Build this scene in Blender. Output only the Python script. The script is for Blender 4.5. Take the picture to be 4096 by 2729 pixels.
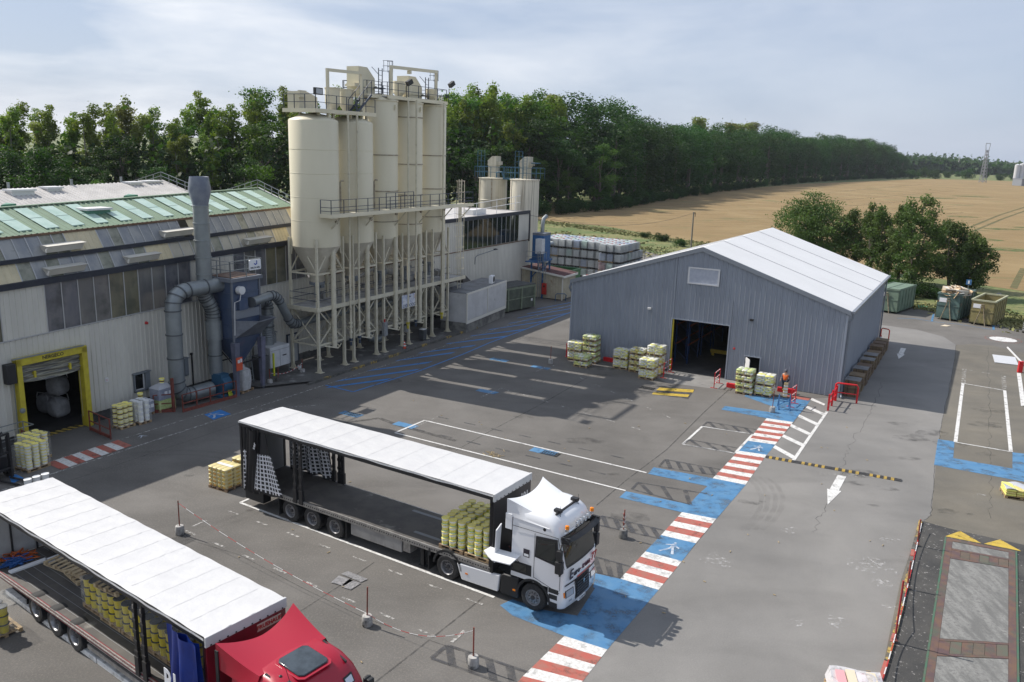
import bpy, bmesh, math, random
from mathutils import Vector, Matrix
import numpy as np
R = math.radians
PI = math.pi
random.seed(7)
for o in list(bpy.data.objects): bpy.data.objects.remove(o)
scene = bpy.context.scene
col = scene.collection

# ------------------------------------------------------------------ camera
FPX, PITCH, ROLL, CAMH = 3323.72, 0.22806, 0.030475, 16.095
cp, sp, cr, sr = math.cos(PITCH), math.sin(PITCH), math.cos(ROLL), math.sin(ROLL)
camd = bpy.data.cameras.new('camera')
cam = bpy.data.objects.new('camera', camd); col.objects.link(cam)
camd.sensor_width = 36; camd.lens = 36*FPX/4096; camd.clip_end = 8000; camd.clip_start = .5
Rv, Uv, Fv = Vector((1, 0, 0)), Vector((0, sp, cp)), Vector((0, cp, -sp))
rv = Rv*cr + Uv*sr; uv_ = Uv*cr - Rv*sr
m = Matrix((rv, uv_, -Fv)).transposed().to_4x4(); m.translation = (0, 0, CAMH)
cam.matrix_world = m
scene.camera = cam

# ------------------------------------------------------------------ sky, sun, exposure
SUN_EL = R(44); SUN_AZ = math.atan2(-0.894, 0.447)        # angle from +Y towards +X
w = bpy.data.worlds.new('World'); scene.world = w; w.use_nodes = True
nt = w.node_tree; nt.nodes.clear()
def nd(nt, t, **k):
    n = nt.nodes.new(t)
    for a, b in k.items(): setattr(n, a, b)
    return n
sky = nd(nt, 'ShaderNodeTexSky', sky_type='NISHITA', sun_disc=False)
sky.sun_elevation = SUN_EL; sky.sun_rotation = SUN_AZ; sky.air_density = 1.0; sky.dust_density = 1.2; sky.ozone_density = 1.6; sky.altitude = 150
tc = nd(nt, 'ShaderNodeTexCoord')
mp = nd(nt, 'ShaderNodeMapping'); mp.inputs['Scale'].default_value = (1.0, 1.0, 3.6)
n1 = nd(nt, 'ShaderNodeTexNoise'); n1.inputs['Scale'].default_value = 3.8; n1.inputs['Detail'].default_value = 9; n1.inputs['Roughness'].default_value = .54; n1.inputs['Distortion'].default_value = .35
rp = nd(nt, 'ShaderNodeValToRGB'); rp.color_ramp.elements[0].position = .38; rp.color_ramp.elements[1].position = .70
sep = nd(nt, 'ShaderNodeSeparateXYZ')
# clouds thicken towards the left (west) of the view, as in the picture
mx = nd(nt, 'ShaderNodeMapRange'); mx.inputs['From Min'].default_value = .5; mx.inputs['From Max'].default_value = -.55; mx.inputs['To Min'].default_value = .12; mx.inputs['To Max'].default_value = 1.0
ml = nd(nt, 'ShaderNodeMath', operation='MULTIPLY')
mixc = nd(nt, 'ShaderNodeMix', data_type='RGBA'); mixc.inputs[7].default_value = (12.2, 12.5, 13.0, 1)
hz = nd(nt, 'ShaderNodeMix', data_type='RGBA'); hz.inputs[7].default_value = (7.0, 8.2, 10.6, 1); hz.inputs[0].default_value = .68
bg = nd(nt, 'ShaderNodeBackground'); bg.inputs[1].default_value = .070
out = nd(nt, 'ShaderNodeOutputWorld')
L = nt.links.new
L(tc.outputs['Generated'], mp.inputs[0]); L(mp.outputs[0], n1.inputs[0]); L(n1.outputs[0], rp.inputs[0])
L(tc.outputs['Generated'], sep.inputs[0]); L(sep.outputs[0], mx.inputs[0])
L(rp.outputs[0], ml.inputs[0]); L(mx.outputs[0], ml.inputs[1])
L(sky.outputs[0], hz.inputs[6]); L(hz.outputs[2], mixc.inputs[6]); L(ml.outputs[0], mixc.inputs[0]); L(mixc.outputs[2], bg.inputs[0]); L(bg.outputs[0], out.inputs[0])
sund = bpy.data.lights.new('sun', 'SUN'); sund.energy = 5.0; sund.angle = R(.53); sund.color = (1, .94, .86)
sun = bpy.data.objects.new('sun', sund); col.objects.link(sun)
to_sun = Vector((-.894*math.cos(SUN_EL), .447*math.cos(SUN_EL), math.sin(SUN_EL)))
sun.rotation_euler = to_sun.to_track_quat('Z', 'Y').to_euler(); sun.location = to_sun*100
scene.view_settings.view_transform = 'Standard'; scene.view_settings.look = 'None'
scene.view_settings.gamma = 1; scene.view_settings.exposure = 0.24
scene.view_settings.use_curve_mapping = False
scene.render.resolution_x = 1024; scene.render.resolution_y = 682
scene.render.engine = 'CYCLES'

# ------------------------------------------------------------------ placing helpers
def ray(u, v):
    X, Y = (u-2048)/FPX, (v-1364.5)/FPX
    X, Y = X*cr+Y*sr, -X*sr+Y*cr
    return Vector((X, cp-Y*sp, -sp-Y*cp))
def at(u, v, z=0.0):
    r = ray(u, v); t = (z-CAMH)/r.z
    return Vector((r.x*t, r.y*t, z))
def height_at(u, v, P):
    r = ray(u, v); return r.z*P.y/r.y+CAMH
class Crop:                                    # survey sheet: offset and scale
    def __init__(s, x, y, k): s.x, s.y, s.k = x, y, k
    def __call__(s, a, b, z=0.0): return at(s.x+a*s.k, s.y+b*s.k, z)

# ------------------------------------------------------------------ materials
MATS = {}
def mat(name, c, c2=None, scale=3.0, rough=.7, dirt=0.0, metal=0.0, bump=0.0, bscale=None, stretch=(1, 1, 1), lo=.4, hi=.6, detail=6,
        spec=.5, trans=0.0, emis=None, alpha=None, rand=0.0, c3=None, s3=.3, lo3=.5, hi3=.62, coords='world', coat=0.0):
    if name in MATS: return MATS[name]
    m = bpy.data.materials.new(name); m.use_nodes = True; MATS[name] = m
    nt = m.node_tree; b = nt.nodes['Principled BSDF']; L = nt.links.new
    b.inputs['Base Color'].default_value = (*c, 1); b.inputs['Roughness'].default_value = rough; b.inputs['Metallic'].default_value = metal
    b.inputs['Specular IOR Level'].default_value = spec
    if coat: b.inputs['Coat Weight'].default_value = coat; b.inputs['Coat Roughness'].default_value = .08
    if trans: b.inputs['Transmission Weight'].default_value = trans
    if emis: b.inputs['Emission Color'].default_value = (*emis, 1); b.inputs['Emission Strength'].default_value = 1
    if coords == 'world': g = nd(nt, 'ShaderNodeNewGeometry').outputs['Position']
    else: g = nd(nt, 'ShaderNodeTexCoord').outputs['Object']
    mp = nd(nt, 'ShaderNodeMapping'); mp.inputs['Scale'].default_value = stretch; L(g, mp.inputs[0])
    def noise(sc, det=detail, src=mp.outputs[0], dist=0):
        n = nd(nt, 'ShaderNodeTexNoise'); n.inputs['Scale'].default_value = sc; n.inputs['Detail'].default_value = det; n.inputs['Roughness'].default_value = .6; n.inputs['Distortion'].default_value = dist
        L(src, n.inputs[0]); return n.outputs[0]
    def rng(src, a, bb, c_=0, d=1):
        r = nd(nt, 'ShaderNodeMapRange'); L(src, r.inputs[0])
        for i, q in enumerate((a, bb, c_, d)): r.inputs[i+1].default_value = q
        return r.outputs[0]
    cur = None
    if c2:
        mx = nd(nt, 'ShaderNodeMix', data_type='RGBA'); mx.inputs[6].default_value = (*c, 1); mx.inputs[7].default_value = (*c2, 1)
        L(rng(noise(scale), lo, hi), mx.inputs[0]); cur = mx.outputs[2]
    if c3:
        mx = nd(nt, 'ShaderNodeMix', data_type='RGBA'); mx.inputs[7].default_value = (*c3, 1)
        if cur: L(cur, mx.inputs[6])
        else: mx.inputs[6].default_value = (*c, 1)
        L(rng(noise(s3, 5, g), lo3, hi3), mx.inputs[0]); cur = mx.outputs[2]
    if dirt and cur:                            # broad traffic grime and fine aggregate
        for sc_, st_, lo_, hi_, k_ in ((.09, (1, 1, 1), .42, .62, dirt), (.5, (.45, 1, 1), .45, .7, dirt*.8), (26, (1, 1, 1), .35, .72, dirt*1.1)):
            m2 = nd(nt, 'ShaderNodeMapping'); m2.inputs['Scale'].default_value = st_; m2.inputs['Rotation'].default_value = (0, 0, .55); L(g, m2.inputs[0])
            f_ = rng(noise(sc_, 6, m2.outputs[0], .6), lo_, hi_, 1, 1-k_); v_ = nd(nt, 'ShaderNodeVectorMath', operation='SCALE'); L(cur, v_.inputs[0]); L(f_, v_.inputs['Scale']); cur = v_.outputs[0]
    if rand:
        oi = nd(nt, 'ShaderNodeObjectInfo'); hs = nd(nt, 'ShaderNodeHueSaturation')
        if cur: L(cur, hs.inputs['Color'])
        else: hs.inputs['Color'].default_value = (*c, 1)
        L(rng(oi.outputs['Random'], 0, 1, 1-rand, 1+rand), hs.inputs['Value'])
        L(rng(oi.outputs['Random'], 0, 1, .5-rand*.06, .5+rand*.06), hs.inputs['Hue']); cur = hs.outputs[0]
    if cur: L(cur, b.inputs['Base Color'])
    if bump:
        bp = nd(nt, 'ShaderNodeBump'); bp.inputs['Strength'].default_value = bump; bp.inputs['Distance'].default_value = .05
        L(noise(bscale or scale*4, 4, g), bp.inputs['Height']); L(bp.outputs[0], b.inputs['Normal'])
    if alpha is not None:                       # worn paint: (scale, lo, hi, max)
        a = rng(noise(alpha[0], 8, g), alpha[1], alpha[2], 0, alpha[3])
        L(a, b.inputs['Alpha'])
    return m

# ------------------------------------------------------------------ mesh builder
class MB:
    def __init__(s, T=None): s.v = []; s.f = []; s.mi = []; s.T = T; s.cur = 0
    def P(s, p):
        p = Vector(p)
        return s.T @ p if s.T is not None else p
    def add(s, vs, fs, mi=None):
        n = len(s.v); s.v.extend(tuple(s.P(p)) for p in vs)
        s.f.extend(tuple(i+n for i in f) for f in fs); s.mi.extend([s.cur if mi is None else mi]*len(fs)); return s
    def box(s, x0, x1, y0, y1, z0, z1, mi=None):
        v = [(x, y, z) for z in (z0, z1) for y in (y0, y1) for x in (x0, x1)]
        return s.add(v, [(0, 2, 3, 1), (4, 5, 7, 6), (0, 1, 5, 4), (2, 6, 7, 3), (0, 4, 6, 2), (1, 3, 7, 5)], mi)
    def cbox(s, c, d, mi=None):
        return s.box(c[0]-d[0]/2, c[0]+d[0]/2, c[1]-d[1]/2, c[1]+d[1]/2, c[2]-d[2]/2, c[2]+d[2]/2, mi)
    def quad(s, a, b, c, d, mi=None): return s.add([a, b, c, d], [(0, 1, 2, 3)], mi)
    def prism(s, poly, h, mi=None):             # polygon of 3D points swept by vector h
        n = len(poly); h = Vector(h); v = [Vector(p) for p in poly]+[Vector(p)+h for p in poly]
        return s.add(v, [tuple(range(n))[::-1], tuple(range(n, 2*n))]+[(i, (i+1) % n, n+(i+1) % n, n+i) for i in range(n)], mi)
    def bar(s, p, q, w, h=None, mi=None, up=(0, 0, 1)):
        p, q = Vector(p), Vector(q); h = h or w; d = (q-p).normalized(); up = Vector(up)
        if abs(d.dot(up)) > .98: up = Vector((1, 0, 0))
        a = d.cross(up).normalized(); b = a.cross(d).normalized()
        v = [e+a*(i*w/2)+b*(j*h/2) for e in (p, q) for i, j in ((-1, -1), (1, -1), (1, 1), (-1, 1))]
        return s.add(v, [(3, 2, 1, 0), (4, 5, 6, 7), (0, 1, 5, 4), (1, 2, 6, 5), (2, 3, 7, 6), (3, 0, 4, 7)], mi)
    def tube(s, p, q, r, n=8, r2=None, caps=True, mi=None):
        return s.path([p, q], [r, r if r2 is None else r2], n, caps, mi)
    def path(s, pts, r, n=8, caps=True, mi=None):
        pts = [Vector(p) for p in pts]; k = len(pts)
        if not isinstance(r, (list, tuple)): r = [r]*k
        d = [(pts[min(i+1, k-1)]-pts[max(i-1, 0)]).normalized() for i in range(k)]
        a = d[0].cross(Vector((0, 0, 1)));
        if a.length < .05: a = d[0].cross(Vector((1, 0, 0)))
        a.normalize(); v = []
        for i in range(k):
            a = (a-d[i]*a.dot(d[i])).normalized(); b = d[i].cross(a)
            for j in range(n):
                t = 2*PI*j/n; v.append(pts[i]+(a*math.cos(t)+b*math.sin(t))*r[i])
        f = [(i*n+j, i*n+(j+1) % n, (i+1)*n+(j+1) % n, (i+1)*n+j) for i in range(k-1) for j in range(n)]
        if caps: f += [tuple(range(n))[::-1], tuple(range((k-1)*n, k*n))]
        return s.add(v, f, mi)
    def lathe(s, prof, c=(0, 0, 0), n=24, mi=None, a0=0, axis='z'):
        v = []
        for r, z in prof:
            for j in range(n):
                t = a0+2*PI*j/n; x, y = r*math.cos(t), r*math.sin(t)
                v.append((c[0]+x, c[1]+y, c[2]+z) if axis == 'z' else ((c[0]+x, c[1]+z, c[2]+y) if axis == 'y' else (c[0]+z, c[1]+x, c[2]+y)))
        k = len(prof)
        return s.add(v, [(i*n+j, i*n+(j+1) % n, (i+1)*n+(j+1) % n, (i+1)*n+j) for i in range(k-1) for j in range(n)], mi)
    def grid(s, fn, nu, nv, mi=None):
        v = [fn(i/nu, j/nv) for j in range(nv+1) for i in range(nu+1)]
        return s.add(v, [(j*(nu+1)+i, j*(nu+1)+i+1, (j+1)*(nu+1)+i+1, (j+1)*(nu+1)+i) for j in range(nv) for i in range(nu)], mi)
    def loft(s, rings, caps=True, mi=None):
        n = len(rings[0]); v = [p for r in rings for p in r]; k = len(rings)
        f = [(i*n+j, i*n+(j+1) % n, (i+1)*n+(j+1) % n, (i+1)*n+j) for i in range(k-1) for j in range(n)]
        if caps: f += [tuple(range(n))[::-1], tuple(range((k-1)*n, k*n))]
        return s.add(v, f, mi)
    def mesh(s, name, mats, smooth=True, angle=35):
        me = bpy.data.meshes.new(name); me.from_pydata(s.v, [], s.f)
        if not isinstance(mats, (list, tuple)): mats = [mats]
        for m in mats: me.materials.append(m)
        if len(mats) > 1: me.polygons.foreach_set('material_index', s.mi)
        if smooth:
            me.polygons.foreach_set('use_smooth', [True]*len(s.f)); me.set_sharp_from_angle(angle=R(angle))
        me.validate(); me.update(); return me
    def build(s, name, mats, parent=None, smooth=True, angle=35, bevel=0, fix=False):
        me = s.mesh(name, mats, smooth, angle)
        if fix:
            b = bmesh.new(); b.from_mesh(me); bmesh.ops.recalc_face_normals(b, faces=b.faces); b.to_mesh(me); b.free()
        o = bpy.data.objects.new(name, me); col.objects.link(o)
        if parent is not None: o.parent = parent
        if bevel:
            bv = o.modifiers.new('bevel', 'BEVEL'); bv.width = bevel; bv.segments = 2; bv.limit_method = 'ANGLE'; bv.angle_limit = R(40)
        return o
def tag(o, label=None, cat=None, group=None, kind=None):
    if label: o['label'] = label
    if cat: o['category'] = cat
    if group: o['group'] = group
    if kind: o['kind'] = kind
    return o
def thing(name, label, cat, loc=(0, 0, 0), rz=0, group=None):
    o = bpy.data.objects.new(name, None); o.empty_display_size = .3; col.objects.link(o)
    o.location = loc; o.rotation_euler = (0, 0, rz)
    return tag(o, label, cat, group)
KIDS = {}
def kids(o): return [c for c in col.objects if c.parent is o]
def copy_tree(o, loc, rz=0, label=None, group=None, ch=None, scale=None, parent=None):
    if ch is None: ch = tree_of(o)
    c = o.copy(); col.objects.link(c); c.parent = parent
    if parent is None:
        c.location = loc; c.rotation_euler = (0, 0, rz)
        if label: c['label'] = label
        if group: c['group'] = group
        if scale: c.scale = scale if isinstance(scale, (tuple, list)) else (scale,)*3
    for k, sub in ch: copy_tree(k, None, ch=sub, parent=c)
    return c
def tree_of(o): return [(k, tree_of(k)) for k in kids(o)]
def text(s, size, mt, parent, M, name='lettering', ext=.006, bold=0.0, squash=1.0, align='CENTER', shear=0):
    cu = bpy.data.curves.new(name, 'FONT'); cu.body = s; cu.size = size; cu.extrude = ext; cu.offset = bold; cu.align_x = align; cu.align_y = 'CENTER'; cu.shear = shear
    cu.resolution_u = 2
    t = bpy.data.objects.new('tmp', cu); col.objects.link(t)
    dg = bpy.context.evaluated_depsgraph_get(); me = bpy.data.meshes.new_from_object(t.evaluated_get(dg)); bpy.data.objects.remove(t)
    me.transform(M @ Matrix.Diagonal((squash, 1, 1, 1))); me.materials.clear(); me.materials.append(mt)
    o = bpy.data.objects.new(name, me); col.objects.link(o); o.parent = parent; return o
def basis(x, y, z, t): # matrix from axis vectors and origin
    m = Matrix((Vector(x), Vector(y), Vector(z))).transposed().to_4x4(); m.translation = t; return m

# hall frame: s along the hall front, n out towards the yard
HO = Vector((-24.87, 47.01, 0)); HA = R(62.14)
HE = Vector((math.cos(HA), math.sin(HA), 0)); HN = Vector((math.sin(HA), -math.cos(HA), 0))
def HF(s, n, z=0.0): return HO+HE*s+HN*n+Vector((0, 0, z))
# warehouse frame: u to the left is negative, v to the back
WO = Vector((22.607, 55.154, 0)); WA = -.516
WU = Vector((math.cos(WA), math.sin(WA), 0)); WV = Vector((-math.sin(WA), math.cos(WA), 0))
def WF(u, v, z=0.0): return WO+WU*u+WV*v+Vector((0, 0, z))
def warp_local(P, O, A):   # world -> local of a frame
    q = P-O; return Vector((q.x*math.cos(A)+q.y*math.sin(A), -q.x*math.sin(A)+q.y*math.cos(A), q.z))
# ================================================================== SETTING
M_grass = mat('grass', (.085, .125, .032), (.19, .175, .07), scale=.12, lo=.42, hi=.62, c3=(.06, .09, .022), s3=1.3, rough=.95, bump=.6, bscale=6)
M_asph = mat('old_asphalt', (.160, .152, .142), (.112, .105, .097), scale=.22, lo=.35, hi=.7, rough=.88, dirt=.22, bump=.25, bscale=60, c3=(.20, .183, .162), s3=14, lo3=.5, hi3=.72, detail=8)
M_road = mat('road_asphalt', (.225, .217, .205), (.180, .176, .170), scale=.18, lo=.35, hi=.7, rough=.85, dirt=.17, bump=.2, bscale=70, c3=(.23, .222, .21), s3=18, lo3=.5, hi3=.75, stretch=(1, .5, 1), detail=8)
M_east = mat('brown_asphalt', (.175, .158, .127), (.125, .117, .10), scale=.3, lo=.35, hi=.7, rough=.9, dirt=.2, bump=.3, bscale=60, c3=(.19, .175, .145), s3=16, lo3=.52, hi3=.75, detail=8)
M_conc = mat('pale_concrete', (.24, .235, .225), (.17, .165, .16), scale=.8, lo=.35, hi=.65, rough=.9, bump=.2, bscale=30)
M_slab = mat('dark_slab', (.062, .060, .056), (.034, .034, .034), scale=.7, lo=.35, hi=.65, rough=.9, bump=.5, bscale=20, c3=(.24, .23, .22), s3=7, lo3=.62, hi3=.68)

def field_mat():
    m = bpy.data.materials.new('stubble'); m.use_nodes = True; nt = m.node_tree; b = nt.nodes['Principled BSDF']; L = nt.links.new
    g = nd(nt, 'ShaderNodeNewGeometry').outputs['Position']
    def ns(scl, rot, sc, det=6):
        mp = nd(nt, 'ShaderNodeMapping'); mp.inputs['Rotation'].default_value = (0, 0, rot); mp.inputs['Scale'].default_value = scl; L(g, mp.inputs[0])
        n = nd(nt, 'ShaderNodeTexNoise'); n.inputs['Scale'].default_value = sc; n.inputs['Detail'].default_value = det; n.inputs['Roughness'].default_value = .65; L(mp.outputs[0], n.inputs[0]); return n.outputs[0]
    def mix(fac, a, c, lo, hi):
        r = nd(nt, 'ShaderNodeMapRange'); L(fac, r.inputs[0]); r.inputs[1].default_value = lo; r.inputs[2].default_value = hi
        x = nd(nt, 'ShaderNodeMix', data_type='RGBA'); L(r.outputs[0], x.inputs[0])
        if isinstance(a, tuple): x.inputs[6].default_value = (*a, 1)
        else: L(a, x.inputs[6])
        x.inputs[7].default_value = (*c, 1); return x.outputs[2]
    c = mix(ns((.25, 3, 1), R(20), .5), (.225, .15, .06), (.165, .112, .046), .35, .65)
    c = mix(ns((.08, 4, 1), R(14), .8, 3), c, (.28, .20, .095), .48, .66)
    c = mix(ns((1, 1, 1), 0, .035, 8), c, (.27, .195, .09), .48, .66)
    c = mix(ns((.02, 1.2, 1), R(-52), .5, 3), c, (.15, .14, .05), .60, .68)
    c = mix(ns((1, 1, 1), 0, .06, 8), c, (.13, .125, .045), .57, .70)
    L(c, b.inputs['Base Color']); b.inputs['Roughness'].default_value = .95
    bp = nd(nt, 'ShaderNodeBump'); bp.inputs['Strength'].default_value = .6; bp.inputs['Distance'].default_value = .2; L(ns((.5, 3, 1), R(20), 3), bp.inputs['Height']); L(bp.outputs[0], b.inputs['Normal'])
    return m
def sheet(name, pts, m, z, parent=None, kind=None):
    mb = MB(); mb.add([(p[0], p[1], z) for p in pts], [tuple(range(len(pts)))])
    o = mb.build(name, m, parent, smooth=False, fix=False)
    me = o.data
    if me.polygons and me.polygons[0].normal.z < 0: me.flip_normals()
    b = bmesh.new(); b.from_mesh(me); bmesh.ops.triangulate(b, faces=b.faces); b.to_mesh(me); b.free()
    if kind: o['kind'] = kind
    return o
# ground, with the far land rising a little
gb = MB()
def gz(x, y):
    d = math.hypot(x, y)
    return 0 if d < 2200 else min(20, (d-2200)*.01)
gx = [-4000, -2500, -1500, -900, -400, -100, 0, 100, 300, 500, 700, 900, 1200, 1600, 2200, 3000, 4000]
gy = [-600, -200, 0, 150, 400, 700, 900, 1100, 1300, 1600, 2000, 2600, 3400, 4600]
gv = [(x, y, gz(x, y)-.02) for y in gy for x in gx]
nx = len(gx)
gb.add(gv, [(j*nx+i, j*nx+i+1, (j+1)*nx+i+1, (j+1)*nx+i) for j in range(len(gy)-1) for i in range(nx-1)])
ground = gb.build('ground', M_grass); ground['kind'] = 'structure'
M_field = field_mat()
C4 = Crop(1700, 550, .5102)
fpts = [at(2235, 816), at(2184, 806), at(2000, 850), (-40, 210, 0), (-40, 175, 0), at(2150, 880), at(2262, 892), at(2420, 905), at(2620, 940), at(2720, 965), (48, 128, 0), (60, 116, 0), (72, 98, 0), (90, 84, 0), (200, 60, 0), (600, 80, 0), (900, 500, 0), at(4300, 735), at(3950, 722), at(3700, 716), at(3500, 724), at(3200, 736), at(2900, 762), at(2700, 782), at(2500, 795), at(2350, 808)]
field = sheet('stubble_field', fpts, M_field, -.008, kind='structure')
M_pale = mat('pale_stubble', (.50, .42, .26), (.44, .36, .22), scale=.02, rough=.95)
sheet('far_field', [at(3610, 672), at(3700, 660), at(3850, 668), at(3990, 690), at(4000, 700), at(3850, 694), at(3640, 690)], M_pale, -.004, kind='structure')
# the yard
yard = sheet('yard', [(-120, -30), (-120, 20), (-60, 60), (-25, 120), (-8, 150), (20, 141), (34, 118), (38.5, 95), at(3600, 1222), at(3738, 1240), at(3868, 1257), at(4037, 1295), at(4200, 1340), (70, 66), (90, -30)], M_asph, 0, kind='structure')
C7 = Crop(3300, 1300, .912); C6 = Crop(2300, 1500, .574); C5 = Crop(2200, 850, .5947); CY = Crop(1250, 1200, .4783); CH = Crop(0, 1700, .3189); CW = Crop(3100, 1950, .4968); CB = Crop(2050, 1800, .5925); CL = Crop(900, 2250, .5523); CR = Crop(3600, 1050, .4464)
edge = [C7(575, 88), C7(562, 190), C7(540, 300), C7(512, 430), C7(490, 560), C7(478, 700), C7(466, 830), C7(430, 868)]
sheet('east_yard', edge+[C7(330, 1130), C7(240, 1568), (14, 8, 0), (60, 8, 0), (70, 60, 0), C7(900, 130), C7(740, 92), C7(640, 84)], M_east, .004, yard)
sheet('service_road', [C6(1650, 165), C6(1520, 345), C6(1330, 562), C6(1190, 767), C6(985, 1008), C6(580, 1502), CB(640, 1352), CB(440, 1580), (7.0, 16, 0), (12, 10, 0), C7(240, 1568), C7(330, 1130), C7(418, 868)]+edge[::-1]+[C7(520, 52), C7(400, 20), C7(240, 0), WF(0.1, 22), WF(.1, 0)], M_road, .004, yard)
# tractor lines and weedy patches in the stubble
C8 = Crop(3000, 500, .574)
M_tram = mat('tractor_line_earth', (.10, .105, .04), (.13, .12, .05), scale=.5, rough=.95, alpha=(.6, .28, .52, .75)); M_mow = mat('mowing_line', (.13, .10, .05), rough=.95, alpha=(.25, .35, .62, .55)); M_mowl = mat('pale_straw_line', (.33, .25, .13), rough=.95, alpha=(.25, .35, .62, .6)); M_weed = mat('weed_green', (.06, .12, .025), (.10, .13, .04), scale=.6, rough=.95, alpha=(.5, .38, .58, .8))
def fline(name, a, b, w, m_, z):
    a, b = Vector(a), Vector(b); d = (b-a).normalized(); q = Vector((-d.y, d.x, 0))*w/2; sheet(name, [a-q, b-q, b+q, a+q], m_, z, field)
for a, b in (((1535, 712), (1740, 628)), ((1740, 628), (1925, 570)), ((1552, 742), (1760, 655)), ((1760, 655), (1925, 596)), ((1835, 1140), (1905, 1000))): fline('tractor_line', C8(*a), C8(*b), .9, M_tram, .002)
rf_ = random.Random(6)
for i in range(22):
    y0 = 455+i*17; x0 = 420+rf_.uniform(-120, 400); ln = rf_.uniform(500, 1100)
    fline('mowing_line', C8(x0, y0), C8(min(1925, x0+ln), y0-ln*.075-8), .5+.35*(i % 3), M_mow if i % 2 else M_mowl, .0005+.00004*i)
for i in range(16):
    y0 = 760-i*0; a = at(2240+rf_.uniform(0, 500), 800+i*7); b = at(2900+rf_.uniform(0, 700), 775+i*9); fline('mowing_line', a, b, .6, M_mow if i % 2 else M_mowl, .0006+.00005*i)
for x, y, r_ in ((1750, 727, 3.4), (1640, 800, 3), (1560, 500, 8), (1800, 870, 3.5), (1900, 715, 2.5), (1230, 508, 9), (1480, 640, 4)):
    P = C8(x, y); sheet('weed_patch', [P+Vector((r_*1.6*rf_.uniform(.6, 1)*math.cos(a), r_*rf_.uniform(.6, 1)*math.sin(a), 0)) for a in np.linspace(0, 2*PI, 13)[:-1]], M_weed, .0042, field)
# white paint and other road marks
PW = dict(rough=.6, bump=.1, bscale=60)
M_white = mat('white_paint', (.68, .68, .67), (.52, .51, .49), scale=9, alpha=(2.2, .20, .46, .95), **PW)
M_faint = mat('faded_white_paint', (.46, .45, .43), alpha=(6, .42, .6, .8), **PW)
M_grey = mat('blacked_out_paint', (.048, .050, .056), (.07, .07, .075), scale=5, alpha=(1.8, .30, .60, .75), **PW)
M_red = mat('red_paint', (.40, .10, .075), (.33, .13, .10), scale=3, alpha=(2.0, .20, .46, .93), **PW)
M_blue = mat('blue_paint', (.065, .195, .37), (.09, .22, .38), scale=2, alpha=(1.4, .22, .52, .90), **PW)
M_blue2 = mat('strong_blue_paint', (.03, .17, .46), (.04, .20, .50), scale=2, alpha=(1.8, .18, .42, .95), **PW)
M_yel = mat('yellow_paint', (.52, .37, .05), (.40, .28, .05), scale=4, alpha=(2.5, .30, .46, .95), **PW)
M_blk = mat('black_rubber', (.022, .022, .024), (.035, .035, .036), scale=6, rough=.75)
def poly(name, pts, m, z=.012): return sheet(name, pts, m, z, yard)
def lerp(a, b, t): return a+(b-a)*t
def stripes(l0, r0, l1, r1, seq, z=.014):
    n = len(seq)
    for i, c in enumerate(seq):
        t0, t1 = i/n, (i+1)/n
        mt, nm = {'W': (M_white, 'white_stripe'), 'R': (M_red, 'red_stripe')}[c]
        poly(nm, [lerp(l0, l1, t0), lerp(r0, r1, t0), lerp(r0, r1, t1), lerp(l0, l1, t1)], mt, z)
def line(a, b, w, m=None, name='painted_line', z=.016):
    a, b = Vector(a), Vector(b); d = (b-a).normalized(); q = Vector((-d.y, d.x, 0))*w/2
    return poly(name, [a-q, b-q, b+q, a+q], m or M_white, z)
def dashes(a, b, w, dash, gap, m, z=.016):
    n = max(1, int(((b-a).length+gap)/(dash+gap))); d = (b-a).normalized()
    for i in range(n): line(a+d*(i*(dash+gap)), a+d*(i*(dash+gap)+dash), w, m, 'dash', z)
stripes(C6(1335, 303), C6(1520, 330), C6(1205, 460), C6(1395, 487), 'WRWRWRWRW')
poly('blue_panel', [C6(1205, 460), C6(1395, 487), C6(1335, 560), C6(1140, 530)], M_blue, .012)
stripes(C6(1140, 530), C6(1335, 558), C6(960, 722), C6(1188, 767), 'WRWRWRWRW')
poly('blue_panel', [C6(960, 722), C6(1190, 767), C6(985, 1005), C6(745, 958), C6(795, 905), C6(855, 838), C6(925, 775)], M_blue, .012)
poly('blue_panel', [C6(548, 645), C6(962, 722), C6(925, 777), C6(508, 690)], M_blue, .0125)
poly('blue_panel', [C6(355, 812), C6(800, 905), C6(742, 958), C6(308, 855)], M_blue, .0125)
stripes(C6(745, 958), C6(985, 1005), C6(600, 1118), C6(842, 1175), 'WRWRW')
poly('blue_panel', [C6(600, 1118), C6(842, 1175), C6(745, 1300), C6(490, 1232)], M_blue, .012)
stripes(C6(490, 1232), C6(745, 1300), C6(315, 1422), C6(582, 1500), 'WRWRW')
poly('blue_panel', [C6(315, 1422), C6(582, 1500), CB(640, 1350), CB(350, 1258), CB(560, 930), CB(740, 900)], M_blue, .012)
poly('blue_panel', [CB(560, 835), CB(760, 880), CB(640, 960), CB(545, 930)], M_blue, .0125)
poly('blue_panel', [CB(-85, 1050), CB(0, 1010), CB(200, 1080), CB(490, 1130), CB(560, 935), CB(640, 960), CB(460, 1300), CB(350, 1258), CB(0, 1120)], M_blue, .0122)
stripes(CB(350, 1258), CB(640, 1350), CB(70, 1530), CB(430, 1620), 'WRWRW')
stripes(CB(70, 1530), CB(430, 1620), CB(-160, 1800), CB(230, 1880), 'RWRW')
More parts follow.
